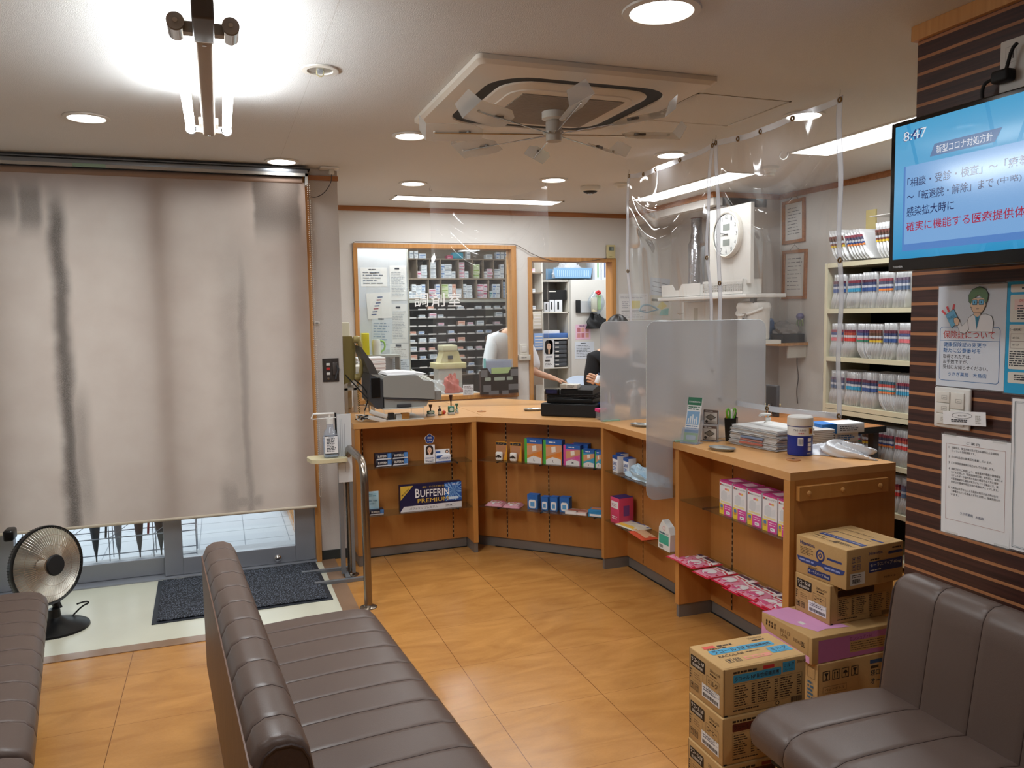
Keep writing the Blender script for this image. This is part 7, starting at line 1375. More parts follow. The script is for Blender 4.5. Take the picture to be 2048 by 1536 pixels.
# ================================================================ DISPENSING ROOM behind the window
RW = P('rack_wood', '#8d7d6c', .6); RD = P('rack_dark', '#2c2b2c', .6); RS = P('rack_steel', '#a8a79f', .5)
t = thing('cubby_rack', 'tall brown cubby rack full of medicine cartons along the far wall', 'rack', (1.50, 8.40, 0))
X1 = 1.62; b = MB(); b.box(0, X1, .30, .31, 1.68, 2.28, RW); b.build('back_panel', t)
for z in (2.125, 1.915, 1.70): b = MB(); b.box(0, X1, 0, .30, z - .012, z, RW); b.build('shelf_board', t)
cub = {1.915: [0, .50, .64, .76, .96, 1.12, 1.24, 1.36, 1.5, X1], 1.70: [0, .62, .76, 1.0, 1.16, 1.30, 1.46, X1]}
for z, xs in cub.items():
    for x in xs: b = MB(); b.box(x - .004, x + .004, 0, .30, z, z + .198, RW); b.build('divider', t)
t2 = thing('drawer_rack', 'dark rack of shallow open medicine trays under the brown cubbies', 'rack', (1.50, 8.40, 0)); b = MB(); b.box(0, X1, .28, .29, 0, 1.68, RD); b.build('back_panel', t2); b = MB(); b.box(.36, .375, -.005, .28, .8, 1.685, RS); b.box(0, X1, -.01, .28, 1.655, 1.685, RS); b.build('frame', t2)
for k in range(9):
    z = 1.58 - .0885 * k; b = MB(); b.box(.375, X1, 0, .28, z - .006, z, RD); b.box(.375, X1, -.006, 0, z - .006, z + .004, P('tray_edge', '#6f6d6c', .5)); b.build('tray', t2)
    for q in range(11): b = MB(); x = .39 + q * .108; b.box(x, x + .085, -.008, -.006, z - .004, z + .010, K('#c9c6c4')) if (q * 5 + k * 3) % 7 else None; (b.build('price_label', t2) if b.v else None)
MED = []
def medproto(w, d, h, base, c1_, c2_):
    b = MB(); b.box(0, w, 0, d, 0, h, K(base)); F = FRONT(0, -.0005, 0); b.rect(F, w * .08, h * .55, w * .92, h * .75, K(c1_), .0005); b.rect(F, w * .08, h * .15, w * .6, h * .40, K(c2_), .0005); return (b.mesh('medicine_carton'), w, h)
MP = {}
for nm, cs in {'white': ('#dfe3e8', '#9aa5b3', '#c3c8d0'), 'blue': ('#d3dcea', '#5f84bd', '#8fa9cf'), 'pink': ('#e4d0d8', '#c4567e', '#b3bccb'), 'teal': ('#cfdfe2', '#3f8f9c', '#7ab0b8'), 'salmon': ('#dcae9c', '#c98670', '#d9c9c2'), 'green': ('#cfd9b4', '#8fae4f', '#b9c4a0'), 'magenta': ('#c8456f', '#a32f58', '#d9a0b3')}.items():
    MP[nm] = [medproto(.062, .08, .034, *cs), medproto(.040, .07, .075, *cs), medproto(.075, .08, .050, *cs)]
rd = random.Random(17)
def cellname(i, n): return ['leftmost', 'second', 'third', 'fourth', 'fifth', 'sixth', 'seventh', 'eighth', 'last'][i]
def med(nm, lab, grp, x, y, z, ry=0., k=None):
    me, w, h = MP[nm][k if k is not None else rd.randrange(3)]; o = bpy.data.objects.new('medicine_carton', me); COL.objects.link(o); o.location = (x, y, z); o.rotation_euler = (0, ry, 0); tag(o, lab, 'medicine box', grp); return w, h
rows = {1.915: 'upper', 1.70: 'lower'}
for z, xs in cub.items():
    for i in range(1 if z == 1.915 else 0, len(xs) - 1):
        x0, x1 = xs[i] + .008, xs[i + 1] - .008
        if x1 < .34: continue
        x = max(x0, .36); col = 0
        while x < x1 - .04:
            nm = rd.choice(['white', 'white', 'white', 'blue', 'teal', 'pink', 'white', 'salmon' if z < 1.8 and x > .85 else 'white', 'magenta' if x < .8 and rd.random() < .3 else 'white', 'green' if rd.random() < .3 else 'blue']); kk = rd.randrange(3); w = MP[nm][kk][1]; h = MP[nm][kk][2]
            if x + w > x1: kk = 1; w = MP[nm][1][1]; h = MP[nm][1][2]
            if x + w > x1: break
            zz_ = z + .0008; n = max(1, int(rd.uniform(.12, .19) / h))
            for q in range(n):
                med(nm, '%s medicine carton in the %s cubby of the %s cubby row' % ('mostly ' + nm, cellname(i, 9), rows[z]), '%s cartons in the %s %s cubby' % (nm, cellname(i, 9), rows[z]), 1.50 + x, 8.41 + rd.uniform(0, .02), zz_, 0, kk); zz_ += h + .0006
            x += w + .002
for k, (x, nm, kk) in enumerate(((.37, 'white', 1), (.43, 'white', 1), (.48, 'white', 1), (.53, 'blue', 2), (.84, 'magenta', 0), (1.06, 'white', 1), (1.28, 'white', 2), (1.40, 'blue', 1), (1.45, 'white', 1), (1.50, 'blue', 1))): med(nm, '%s medicine carton on the very top of the cubby rack' % nm, '%s cartons on top of the cubby rack' % nm, 1.5 + x, 8.42, 2.126, 0, kk)
t = thing('blue_pouch', 'bright turquoise packet on top of the cubby rack', 'packet', (2.40, 8.44, 2.126)); b = MB(); b.box(0, .13, 0, .08, 0, .07, K('#2f9fbd'), c=.015); b.build('packet', t)
for k in range(9):
    z = 1.58 - .0885 * k + .0006; rown = ['top', 'second', 'third', 'fourth', 'fifth', 'sixth', 'seventh', 'eighth', 'bottom'][k]
    for q in range(11):
        if rd.random() < .55:
            nm = rd.choice(['white', 'white', 'white', 'blue', 'salmon', 'teal', 'pink']); kk = rd.choice([0, 0, 2, 0]); med(nm, '%s carton lying in the %s row of the open trays' % (nm, rown), '%s cartons in the %s tray row' % (nm, rown), 1.5 + .395 + q * .108 + rd.uniform(0, .02), 8.42, z, 0, kk)
# white board panel with papers at the left of the window
t = thing('white_partition', 'white partition board covered with papers behind the left of the window', 'partition', (1.00, 6.90, .80)); b = MB(); b.box(-.08, .553, 0, .02, -.80, 1.45, P('board_white', '#cfd3da', .5)); b.build('board', t); b = MB(); b.box(.553, .565, -.004, .024, -.8, 1.45, RS); b.build('edge_post', t)
def bs(label, x, z, w, h, art, base=PAPER, rot=0., y=6.8995): wsheet(label, x, y, z, w, h, art, base, rot=rot, name='notice_sheet', group='papers on the white partition board')
bs('wide sheet with a small black bar table, top left of the partition board', 1.15, 1.93, .225, .16, table_art(5, '#7a8290', '#2a2a2e'))
bs('tall faint list sheet, top right of the partition board', 1.40, 1.95, .145, .30, table_art(16, '#a8afba'))
bs('tilted diagram sheet with blue and red arrows on the partition board', 1.19, 1.71, .215, .22, lambda b, F, w, h: [b.rect(F, w * (.15 + .05 * k), h * (.15 + .11 * k), w * (.35 + .05 * k), h * (.19 + .11 * k), K(['#4a5f8f', '#4a5f8f', '#a04a5a'][k % 3])) for k in range(7)], rot=.05, y=6.898)
bs('tall list sheet under the diagram on the partition board', 1.40, 1.62, .145, .34, table_art(18, '#a8afba'))
bs('pale blue form hanging at the middle left of the partition board', 1.235, 1.52, .18, .29, table_art(9, '#8fa3bb'), PAPERB, rot=-.04, y=6.8985)
bs('calendar sheet with a small photo at the lower right of the partition board', 1.385, 1.275, .165, .13, lambda b, F, w, h: (b.rect(F, w * .3, h * .82, w * .6, h * .97, K('#5a5a66')), table_art(6, '#b0a8a8')(b, F, w, h)), rot=-.05, y=6.898)
bs('lower calendar sheet with a number grid on the partition board', 1.40, 1.145, .165, .15, table_art(7, '#9aa5b5'), PAPERB, rot=-.06, y=6.8975)
bs('small pink slips at the far left edge of the partition board', 1.095, 1.60, .04, .13, table_art(4, '#c96a80'), K('#e6c3cb'), y=6.899)
t = thing('yellow_file', 'bright yellow upright file behind the left edge of the window', 'file', (1.12, 6.72, 1.19)); b = MB(); b.box(0, .055, 0, .10, 0, .185, K('#ddd21c', .4), c=.003); b.build('file', t)
t = thing('green_handled_jug', 'white jug with light green handle beside the yellow file', 'jug', (1.24, 6.76, 1.19)); b = MB(); b.lathe([(.035, 0), (.038, .10), (.030, .13)], OFFW, n=20); b.build('jug', t); b = MB(); b.tube([(.03, 0, .12), (.07, 0, .11), (.075, 0, .05), (.035, 0, .02)], .008, K('#9cc46a', .4), 8, smoothn=2); b.build('handle', t)
t = thing('window_counter', 'pale worktop with equipment just behind the pharmacy window', 'counter', (.90, 6.68, 0)); b = MB(); b.box(0, 1.24, 0, .55, .80, .83, GREYL); b.build('worktop', t, .003); b = MB(); b.box(.02, 1.22, .03, .52, 0, .80, OFFW); b.build('cabinet', t); 
t = thing('shelf_riser', 'grey riser carrying the yellow file and jug behind the window', 'riser', (1.08, 6.69, .8305)); b = MB(); b.box(0, .35, 0, .19, .34, .358, GREYL); b.box(0, .01, 0, .19, 0, .34, GREYL); b.box(.34, .35, 0, .19, 0, .34, GREYL); b.build('riser', t)
t = thing('label_printer', 'beige label printer with angular hood behind the window', 'printer', (1.86, 6.98, .8305)); b = MB(); b.box(-.05, .24, 0, .22, .20, .255, CREAMP, c=.01); b.prism([(.0, .255), (.20, .255), (.17, .36), (.035, .36)][::-1], -.2, -.02, CREAMP, FR((0, 0, 0), (1, 0, 0), (0, 0, 1))) ; b.box(.02, .16, .01, .2, .36, .415, P('beige_light', '#cfc9a8', .5), c=.01); b.box(.07, .11, -.001, .02, .29, .32, GREYD); b.build('body', t); b = MB(); b.box(-.02, .2, .02, .2, 0, .2, GREYL); b.build('pedestal', t)
t = thing('keyboard', 'white keyboard leaning against papers behind the window', 'keyboard', (1.52, 6.95, .8305)); b = MB(); F = FR((0, 0, .13), (.8, 0, -.42), (.25, .5, .5)); b.box(0, .30, 0, .13, 0, .015, OFFW, F, .003)
for i in range(10):
    for j in range(4): b.box(.02 + i * .026, .041 + i * .026, .015 + j * .027, .036 + j * .027, .015, .020, GREYL, F)
b.box(.02, .22, .02, .1, -.1, -.02, OFFW) if False else None; b.build('keyboard', t)
blob('red and white plastic packets lying behind the window', 'packet_heap', 'packet', 1.90, 6.80, .831, .08, .05, .13, P('heap_red', '#c26a62', .35, var=.35, vscale=14), 31)
blob('heap of white papers and tubes left of the black file holder', 'paper_heap', 'paper', 1.75, 6.80, .831, .09, .06, .09, P('heap_white', '#d5d7da', .5, var=.2, vscale=14), 33)
t = thing('file_holder', 'black plastic file holder full of folders taped in the right corner of the window', 'file holder', (2.078, 6.50, .832), 0); BH = K('#1d1512', .35); b = MB(); F = FRONT(0, 0, 0)
b.prism([(0, 0), (.34, 0), (.34, .225), (.28, .225), (.25, .175), (.09, .175), (.06, .225), (0, .225)], 0, .004, BH, F); b.box(0, .004, 0, .035, 0, .2, BH); b.box(.336, .34, 0, .035, 0, .2, BH); b.box(0, .34, 0, .035, 0, .004, BH)
for x in (.035, .12, .235): b.rrect(F, x, .115, x + (.10 if x == .12 else .055), .145, .008, K('#9aa596'), .0045)
b.build('holder', t); b = MB(); b.box(.03, .30, .012, .016, .01, .30, CLEARB); b.box(.04, .29, .02, .022, .01, .285, K('#d7cfd2')); b.build('clear_folder', t); b = MB(); b.box(.10, .32, .006, .009, .01, .225, K('#a9bf82')); b.box(.03, .05, .006, .008, .16, .31, K('#7fc0c0')); b.build('green_folder', t)
b = MB(); 
for (u, v, w, h) in ((-.0, .15, .06, .06), (.02, .02, .07, .06), (.07, -.005, .09, .035), (.19, -.008, .06, .035), (.25, .03, .11, .05), (.27, .15, .07, .06)): c = MB(); c.rect(F, u, v, u + w, v + h, FILM('tape_grey', (.8, .8, .8), .3, .5, .2), .0055); c.build('tape_patch', t)
t = thing('note_card', 'white handwritten note card standing on the window sill', 'card', (1.93, 6.535, .8315)); b = MB(); b.box(0, .093, 0, .004, 0, .088, PAPER); F = FRONT(0, -.0003, 0); b.lines(F, .01, .05, .085, .080, 3, K('#7a6a6a'), .4); b.lines(F, .01, .008, .085, .045, 4, K('#4a4a50'), .25, seed=4); b.rect(F, .02, .005, .0208, .05, K('#6a6a70')); b.build('card', t)
# doorway view
t = thing('storage_rack', 'white storage rack with drawers behind the left half of the doorway', 'rack', (3.09, 7.60, 0)); b = MB()
for x in (0, .30): b.box(x, x + .014, 0, .3, 0, 1.86, OFFW)
for z in (.72, .95, 1.25, 1.52, 1.84): b.box(0, .31, 0, .3, z, z + .014, OFFW)
b.box(0, .31, .29, .3, 0, 1.86, GREYL); b.build('frame', t)
for k in range(6): b = MB(); b.box(.07, .28, -.004, .2, .97 + k * .045, 1.008 + k * .045, P('drawer_smoke', '#4a4d52', .3), c=.003); b.box(.15, .19, -.007, -.004, .985 + k * .045, .995 + k * .045, WHITE); b.build('drawer', t)
for k, (x, w, h, c, lab) in enumerate(((.02, .05, .10, '#dcdfe4', 'white carton with black print standing left on the storage rack shelf'), (.08, .05, .12, '#dcdfe4', 'white carton with black print in the middle of the storage rack shelf'), (.14, .08, .12, '#dcdfe4', 'wider white carton with black print on the storage rack shelf'))): flatbox(lab, 3.11 + x, 7.61, 1.5345, w, .1, h, K(c), lambda b, w, d, h: b.rect(FRONT(0, -.0005, 0), w * .3, h * .2, w * .55, h * .85, BLACKM), 0, 'medicine_carton', 'medicine box')
t = thing('black_drawer_unit', 'small black letter tray on the storage rack upper shelf', 'tray', (3.12, 7.61, 1.6565)); b = MB(); b.box(0, .26, 0, .2, 0, .10, BLACKM); b.rect(FRONT(0, -.0005, 0), .06, .08, .14, .09, WHITE); b.build('tray', t)
t = thing('blue_tray', 'blue plastic tray with papers on the storage rack', 'tray', (3.315, 7.58, 1.47)); t.location = (3.106, 7.60, 1.2645); b = MB(); b.box(0, .28, 0, .2, 0, .05, K('#4a6fae', .4), c=.006); b.box(.02, .2, .03, .16, .05, .08, PAPER); b.build('tray', t)
t = thing('grey_cabinet', 'tall pale grey cabinet side covered with notices behind the doorway', 'cabinet', (3.402, 7.55, 0)); b = MB(); b.box(0, .80, 0, .45, 0, 1.86, P('cabinet_grey', '#cbc9c4', .5), c=.006); b.build('cabinet', t)
def ds(label, x, z, w, h, art, base=PAPER, cat='paper'): wsheet(label, x, 7.549, z, w, h, art, base, cat, 'taped_notice', 0, 'notices taped on the grey cabinet')
ds('pink notice with six small pictures on the grey cabinet', 3.45, 1.40, .17, .155, lambda b, F, w, h: ([b.rect(F, w * (.1 + .28 * i), h * (.12 + .36 * j), w * (.32 + .28 * i), h * (.42 + .36 * j), K(['#c98a8a', '#b9707a', '#d3a08f'][(i + j) % 3])) for i in range(3) for j in range(2)], b.lines(F, w * .25, h * .86, w * .8, h * .94, 1, K('#4a3a5a'), .6)), K('#e3bcd3'))
ds('white table notice under the pink notice on the grey cabinet', 3.44, 1.22, .22, .175, table_art(8, '#6a707c'), PAPERB)
t = thing('paper_pocket', 'black and clear pocket hanging on the grey cabinet', 'holder', (3.45, 7.545, 1.52)); b = MB(); b.box(0, .05, -.02, 0, 0, .13, BLACKM, c=.004); b.box(.05, .17, -.015, 0, 0, .12, K('#b9bcbf')); b.build('pocket', t)
t = thing('blue_basket', 'light blue plastic basket on top of the rack in the doorway', 'basket', (3.33, 7.62, 1.8605)); t.location = (3.26, 7.62, 1.8745); b = MB(); BK = P('basket_blue', '#7fa8cc', .4)
b.prism([(0, 0), (.40, 0), (.42, .11), (-.02, .11)][::-1], 0, .004, BK, FRONT(0, .004, 0)); [b.box(.02 + k * .022, .03 + k * .022, -.003, 0, .02, .085, K('#a9c6de')) for k in range(17)]; b.box(-.02, .42, .2, .204, 0, .11, BK); b.box(0, .4, 0, .2, 0, .004, BK); b.build('basket', t)
blob('white packets heaped in the light blue basket', 'packet_heap', 'packet', 3.46, 7.72, 1.882, .15, .07, .16, P('heap_pale', '#ccd1d8', .5, var=.2, vscale=14), 41)
for k, (x, lab) in enumerate(((3.69, 'left'), (3.77, 'middle'), (3.85, 'right'))): flatbox('upright white binder with coloured stripe, %s of three on the grey cabinet' % lab, x, 7.58, 1.861, .07, .2, .24, K('#d6dbe2'), lambda b, w, d, h: b.rect(FRONT(0, -.0005, 0), w * .4, h * .1, w * .6, h * .9, K(['#6fae6a', '#4a5f8f', '#55585f'][k])), 0, 'binder', 'binder', 'binders on the grey cabinet')
t = thing('gift_bag', 'clear bag with red bow, cream and green contents hanging in the doorway', 'bag', (3.66, 7.49, 1.495), 0); b = MB(); b.grid(lambda u, v: (.095 * math.sin(PI * v * .8 + .25) * math.cos(2 * PI * u), .05 * math.sin(PI * v * .8 + .25) * math.sin(2 * PI * u), .24 * v), 20, 10, CLEARB); b.build('clear_bag', t)
b = MB(); b.box(-.055, .0, -.03, .02, .03, .18, K('#d8d0b0'), c=.01); b.box(.005, .05, -.02, .03, .05, .2, K('#9cc46a'), c=.01); b.build('contents', t); b = MB(); [b.lathe([(.001, -.012), (.016, 0), (.001, .012)], K('#c8262e', .3), FR((x, -.05, .22 + z), (1, 0, 0), (0, 0, 1)), 10) for x, z in ((-.02, .01), (.0, .018), (.018, .006), (0, -.006))]; b.build('red_bow', t)
blob('dark bundle hanging under the gift bag in the doorway', 'dark_bundle', 'bag', 3.66, 7.498, 1.352, .10, .05, .13, BLACKM, 44)
t = thing('promotion_card', 'hanging card with a long haired woman photo at the left of the doorway', 'sign', (2.675, 6.50, 1.035)); t.location = (2.675, 6.53, 1.035); b = MB(); b.cyl((.05, .001, .25), (.05, .02, .936), .001, WHITE, 5); b.build('string', t); b = MB(); b.box(0, .10, 0, .002, 0, .255, PAPER); F = FRONT(0, -.0003, 0); b.rect(F, 0, .12, .10, .255, K('#cfd3d8')); b.rrect(F, .012, .115, .088, .248, .03, HAIRK, .0006); b.rect(F, .0, .0, .10, .12, PAPER, .0009); b.disc(F, .050, .190, .020, FACE, .0012, ry=.028); b.rect(F, .043, .125, .057, .165, FACE, .0010)
[b.disc(F, .050 + s * .008, .196, .0025, HAIRK, .0016, n=8) for s in (-1, 1)]; b.disc(F, .05, .176, .005, K('#b5504a'), .0016, ry=.0015, n=8); b.text(F, 'LOXONIN', .02, .088, .018, NAVY, w=.06, bold=.05, shear=.2); b.text(F, 'BRUGES', .012, .058, .018, DK, w=.076, bold=.05) if False else b.lines(F, .012, .055, .088, .075, 1, DK, .8); b.lines(F, .012, .012, .088, .045, 3, DK, .35); b.build('card', t)
# hanging packets on a rack at the left of the doorway
t = thing('packet_rack', 'narrow rack behind the left door frame hung with supply packets', 'rack', (2.75, 7.5, 0)); b = MB(); b.box(0, .32, .2, .22, 0, 2.1, RW); [b.box(0, .32, 0, .2, z, z + .012, RW) for z in (1.55, 1.72, 1.92)]; b.box(.31, .322, 0, .22, 0, 2.1, OFFW); b.build('frame', t); b = MB(); b.box(0, .31, 0, .006, .80, 1.5, RW); b.build('peg_board', t)
for k, (x, z, w, h, c, lab) in enumerate(((.02, 1.32, .14, .12, '#cf7f86', 'pink striped packet hanging top left in the doorway'), (.06, 1.16, .12, .13, '#9fb4c8', 'blue grey netted packet hanging in the doorway'), (.04, 1.00, .12, .14, '#9fb9a6', 'greenish netted packet hanging in the doorway'), (.06, .86, .12, .13, '#b3a896', 'beige netted packet hanging in the doorway'), (.21, 1.15, .10, .17, '#7f9fcf', 'blue folded packet hanging beside the storage rack'), (.20, 1.36, .10, .18, '#c9c2b4', 'pale papers hanging beside the pink packet'))):
    t = thing('supply_packet', lab, 'packet', (2.75 + x, 7.4775, z)); b = MB(); b.box(0, w, 0, .022, 0, h, K(c), c=.008); F = FRONT(0, -.0005, 0); [b.rect(F, w * .1, h * (.1 + .17 * q), w * .9, h * (.16 + .17 * q), K('#d9d5d2')) for q in range(5)]; b.build('packet', t)
for k in range(9): med(['white', 'blue', 'white', 'pink', 'teal'][k % 5], '%s carton in the rack behind the left door frame' % ['white', 'blue', 'white', 'pink', 'teal'][k % 5], '%s cartons behind the left door frame' % ['white', 'blue', 'white', 'pink', 'teal'][k % 5], 2.76 + (k % 3) * .085, 7.51, (1.5625, 1.7325, 1.9325)[k // 3], 0, [2, 1, 0][k % 3])
t = thing('paper_sheet', 'large pale blue sheet of paper held up behind the cash register', 'paper', (2.84, 6.42, .8125)); b = MB(); b.grid(lambda u, v: (.48 * u, .02 * math.sin(u * 7) - .10 * (1 - v), v * (.125 + .07 * u) + .012 * math.sin(u * 9) * v), 16, 8, P('paper_blue', '#c9d8ee', .6)); b.build('sheet', t)
t = thing('inner_table', 'pale table just inside the doorway behind the cash register', 'table', (2.72, 6.12, 0)); b = MB(); b.box(0, .62, 0, .40, .785, .812, OFFW); b.build('table_top', t); [MB().box(x, x + .03, y, y + .03, 0, .785, GREYL).build('leg', t) for x in (.01, .58) for y in (.01, .35)]

# ================================================================ PEOPLE
SKIN = P('skin', '#dcae92', .5, var=.05); BLKC = P('black_cloth', '#17171b', .85); WHC = P('white_coat', '#e4e7ee', .8); HAIR = P('black_hair', '#16110f', .4)
def skinmesh(name, V, E, mat, parent, sub=1, root=0):
    me = bpy.data.meshes.new(name); me.from_pydata([v[:3] for v in V], E, []); me.materials.append(mat); o = bpy.data.objects.new(name, me); COL.objects.link(o); o.parent = parent
    md = o.modifiers.new('skin', 'SKIN'); md.use_smooth_shade = True; sl = me.skin_vertices[0].data
    for i, v in enumerate(V): r = v[3]; sl[i].radius = (r, r if len(v) < 5 else v[4]); sl[i].use_root = (i == root)
    s = o.modifiers.new('sub', 'SUBSURF'); s.levels = sub + 1; s.render_levels = sub + 1
    dg = bpy.context.evaluated_depsgraph_get(); bpy.context.view_layer.update(); ev = o.evaluated_get(dg); m2 = bpy.data.meshes.new_from_object(ev); o.modifiers.clear(); o.data = m2; m2.materials.clear(); m2.materials.append(mat)
    for p in m2.polygons: p.use_smooth = True
    return o
def hand(V, E, w, wi, d, side, up, curl=.5, k=1.0):
    """append a palm, four fingers and a thumb to the skeleton at wrist index wi"""
    d = Vector(d).normalized(); s = Vector(side).normalized(); dn = -Vector(up).normalized(); w = Vector(w)
    p = w + d * .045 * k; V.append((*p, .024 * k, .014 * k)); pi = len(V) - 1; E.append((wi, pi))
    p2 = w + d * .075 * k; V.append((*p2, .026 * k, .013 * k)); p2i = len(V) - 1; E.append((pi, p2i))
    for q, (off, L_) in enumerate(((-.026, .062), (-.009, .070), (.009, .066), (.026, .052))):
        b0 = p2 + s * off * k + d * .012 * k; pts = [b0]; a = curl * .5; cur = b0
        for j, f in enumerate((.45, .30, .25)):
            dd = d * math.cos(a) + dn * math.sin(a); cur = cur + dd * L_ * f * k; pts.append(cur); a += curl * .8
        last = p2i
        for j, pt in enumerate(pts): V.append((*pt, (.0088 - j * .0006) * k)); E.append((last, len(V) - 1)); last = len(V) - 1
    t0 = w + d * .022 * k - s * .022 * k; t1 = t0 - s * .022 * k + d * .028 * k + dn * .008; t2_ = t1 + d * .026 * k - s * .004 * k + dn * .012 * k
    last = pi
    for pt, r in ((t0, .012), (t1, .0098), (t2_, .0085)): V.append((*pt, r * k)); E.append((last, len(V) - 1)); last = len(V) - 1
def head(parent, p, yaw, pitch, long_hair=True, r=.085):
    F = Matrix.Translation(p) @ Matrix.Rotation(yaw, 4, 'Z') @ Matrix.Rotation(pitch, 4, 'X')
    def f(u, v):
        a = 2 * PI * u; e = PI * (v - .5); x = math.cos(e) * math.cos(a); y = math.cos(e) * math.sin(a); z = math.sin(e); k = 1 - .18 * max(0, -z) ; yy = y * (1.08 if y > 0 else 1.02); yy -= (.10 if y < -.85 and -.45 < z < .05 else 0); return (x * r * .88 * k, yy * r * 1.02 * k, z * r * 1.32)
    b = MB(); b.grid(f, 28, 20, SKIN, F)
    b.lathe([(.004, -.02), (.014, -.004), (.010, .012), (.003, .02)], SKIN, F @ Matrix.Translation((0, -r * .98, -.012)), 12)
    for s in (-1, 1): b.lathe([(.004, -.022), (.016, -.004), (.014, .016), (.004, .024)], SKIN, F @ Matrix.Translation((s * r * .88, .005, -.008)), 10)
    return b, F, r
def face_parts(parent, F, r):
    b = MB()
    for s in (-1, 1): b.lathe([(.001, -.007), (.010, 0), (.001, .007)], K('#f0ede8'), F @ Matrix.Translation((s * .030, -r * .93, .010)), 12); b.lathe([(.001, -.004), (.005, 0), (.001, .004)], BLACKM, F @ Matrix.Translation((s * .030, -r * 1.02, .010)), 10); b.box(s * .030 - .013, s * .030 + .013, -r * .97, -r * .93, .026, .029, HAIR, F)
    b.build('eyes', parent); b = MB(); b.box(-.018, .018, -r * .93, -r * .88, -.052, -.045, K('#b5645c'), F, .003); b.build('mouth', parent)
    return
def hair(parent, F, r, back=True):
    b = MB()
    def f(u, v):
        a = PI * (1.62 * u - .31); e = PI / 2 - v * PI * .62; fr = 1.10; x = math.cos(e) * math.cos(a); y = math.cos(e) * math.sin(a); z = math.sin(e); return (x * r * .98 * fr, y * r * 1.12 * fr, z * r * 1.34 * 1.06)
    b.grid(f, 30, 14, HAIR, F)
    def g(u, v): a = 2 * PI * u; e = PI / 2 - v * PI * .30; return (math.cos(e) * math.cos(a) * r * 1.05, math.cos(e) * math.sin(a) * r * 1.16, math.sin(e) * r * 1.44)
    b.grid(g, 28, 8, HAIR, F); b.build('hair', parent, solid=.006)
# pharmacist in a white coat bending forward behind the window, arm reaching past the door frame
t = thing('person', 'person in a white coat bending over behind the window, bare forearm reaching into the doorway', 'person', (2.47, 7.05, 0))
V = [(.0, .12, .90, .13, .10), (.0, .06, 1.05, .125, .10), (.02, -.02, 1.20, .14, .10), (.04, -.10, 1.31, .12, .09), (.06, -.17, 1.36, .055), (.08, -.22, 1.40, .05),
     (.17, -.13, 1.27, .055), (.24, -.22, 1.05, .042), (.21, -.27, .985, .036), (.36, -.33, .93, .026),
     (-.12, -.10, 1.28, .055), (-.20, -.16, 1.03, .042), (-.16, -.26, .92, .030), (-.10, -.30, .90, .025),
     (.09, .12, .84, .085), (.09, .10, .48, .06), (.09, .14, .08, .042), (.09, .03, .035, .035), (-.09, .12, .84, .085), (-.09, .10, .48, .06), (-.09, .14, .08, .042), (-.09, .03, .035, .035)]
E_ = [(0, 1), (1, 2), (2, 3), (3, 4), (4, 5), (3, 6), (6, 7), (7, 8), (8, 9), (3, 10), (10, 11), (11, 12), (12, 13), (0, 14), (14, 15), (15, 16), (16, 17), (0, 18), (18, 19), (19, 20), (20, 21)]
hand(V, E_, V[9][:3], 9, (.9, -.25, -.25), (0, 1, .2), (0, 0, 1), .35); skinmesh('body', V, E_, SKIN, t)
CV = [(.0, .14, .55, .17, .14), (.0, .12, .90, .16, .13), (.0, .06, 1.05, .150, .13), (.02, -.02, 1.20, .165, .13), (.04, -.10, 1.30, .135, .11), (.055, -.15, 1.345, .07), (.17, -.13, 1.27, .075), (.24, -.22, 1.06, .062), (.215, -.26, 1.0, .052), (-.12, -.10, 1.28, .075), (-.20, -.16, 1.03, .062), (-.16, -.26, .93, .045)]
skinmesh('white_coat', CV, [(0, 1), (1, 2), (2, 3), (3, 4), (4, 5), (4, 6), (6, 7), (7, 8), (4, 9), (9, 10), (10, 11)], WHC, t)
hb, hF, hr = head(t, Vector((.10, -.26, 1.475)), .5, .5); hb.build('head', t); face_parts(t, hF, hr); hair(t, hF, hr)
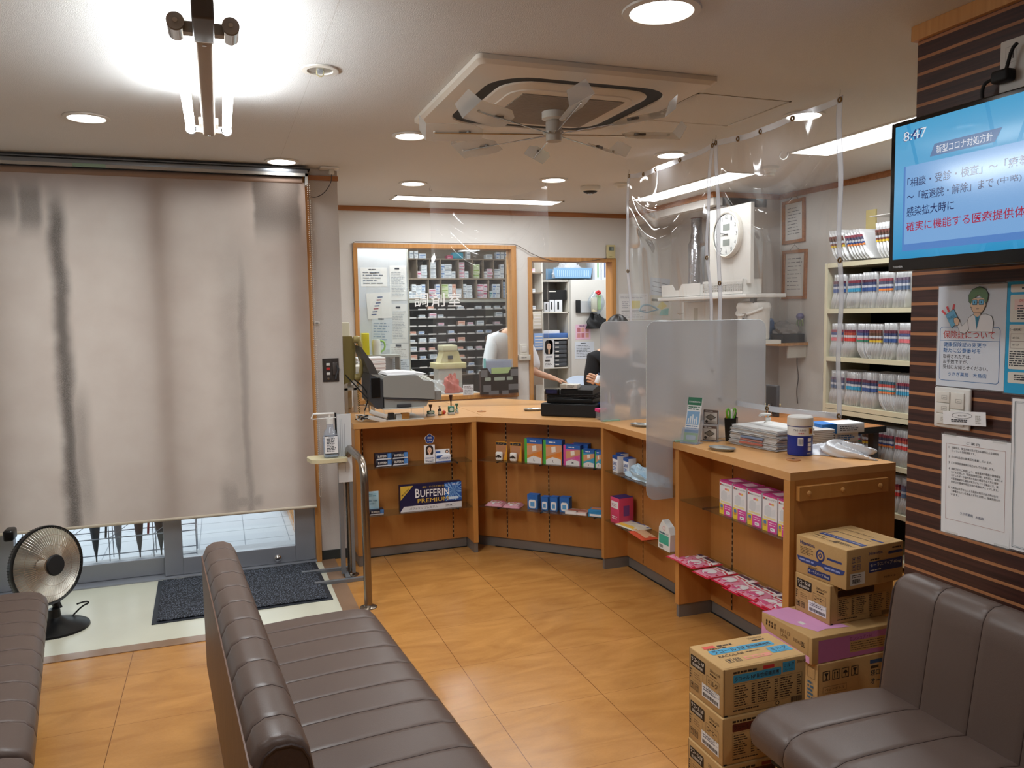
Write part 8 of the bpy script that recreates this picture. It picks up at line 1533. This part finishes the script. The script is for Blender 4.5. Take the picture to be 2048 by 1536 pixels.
# person in black behind the frosted panels, hand holding a small bottle
t = thing('person', 'person in black behind the left frosted panel, hand holding a small bottle', 'person', (2.715, 5.22, 0))
V = [(0, .05, .80, .13, .10), (0, .05, .95, .12, .09), (0, .04, 1.10, .14, .095), (0, .03, 1.22, .12, .085), (0, .02, 1.29, .05), (0, .0, 1.34, .048), (.17, .03, 1.18, .052), (.22, -.02, .95, .042), (.10, -.16, .93, .030),
     (-.17, .03, 1.18, .052), (-.215, .02, .98, .042), (-.16, -.12, .965, .033), (-.21, -.17, 1.0, .026), (.09, .05, .74, .08), (.09, .0, .42, .06), (.09, .05, .08, .042), (.09, -.07, .035, .035), (-.09, .05, .74, .08), (-.09, .0, .42, .06), (-.09, .05, .08, .042), (-.09, -.07, .035, .035)]
E_ = [(0, 1), (1, 2), (2, 3), (3, 4), (4, 5), (3, 6), (6, 7), (7, 8), (3, 9), (9, 10), (10, 11), (11, 12), (0, 13), (13, 14), (14, 15), (15, 16), (0, 17), (17, 18), (18, 19), (19, 20)]
hand(V, E_, V[12][:3], 12, (-.8, -.3, .55), (-.4, .1, -.9), (.3, -.9, .1), .75); hand(V, E_, V[8][:3], 8, (-.8, -.5, 0), (0, 0, 1), (0, -1, 0), .5); skinmesh('body', V, E_, SKIN, t)
CV = [(0, .05, .70, .16, .12), (0, .05, .80, .155, .12), (0, .05, .95, .145, .11), (0, .04, 1.10, .155, .115), (0, .03, 1.22, .13, .10), (0, .025, 1.265, .065), (.17, .03, 1.18, .066), (.22, -.02, .96, .055), (.12, -.14, .935, .040), (-.17, .03, 1.18, .066), (-.215, .02, .98, .055), (-.165, -.11, .965, .045), (-.20, -.16, .992, .038)]
skinmesh('black_top', CV, [(0, 1), (1, 2), (2, 3), (3, 4), (4, 5), (4, 6), (6, 7), (7, 8), (4, 9), (9, 10), (10, 11), (11, 12)], BLKC, t)
b = MB(); 
for s in (-1, 1): b.tube([(s * .09, .05, .78), (s * .09, .0, .42), (s * .09, .05, .10)], [.09, .075, .06], BLKC, 14, smoothn=1)
b.build('trousers', t)
hb, hF, hr = head(t, Vector((0, -.01, 1.385)), .2, .1, r=.078); hb.build('head', t); face_parts(t, hF, hr); hair(t, hF, hr)
t = thing('held_bottle', 'small white bottle with navy cap held in the hand behind the cash register', 'bottle', (2.445, 4.985, 1.055)); b = MB(); F = FR((0, 0, 0), (.9, 0, -.4), (0, 1, 0)); b.lathe([(.016, -.03), (.017, .02), (.012, .026)], K('#d5d8dd', .4), F, 16); b.build('bottle_body', t); b = MB(); b.lathe([(.014, .026), (.014, .042), (.001, .043)], K('#2c3550', .4), F, 16); b.build('cap', t)
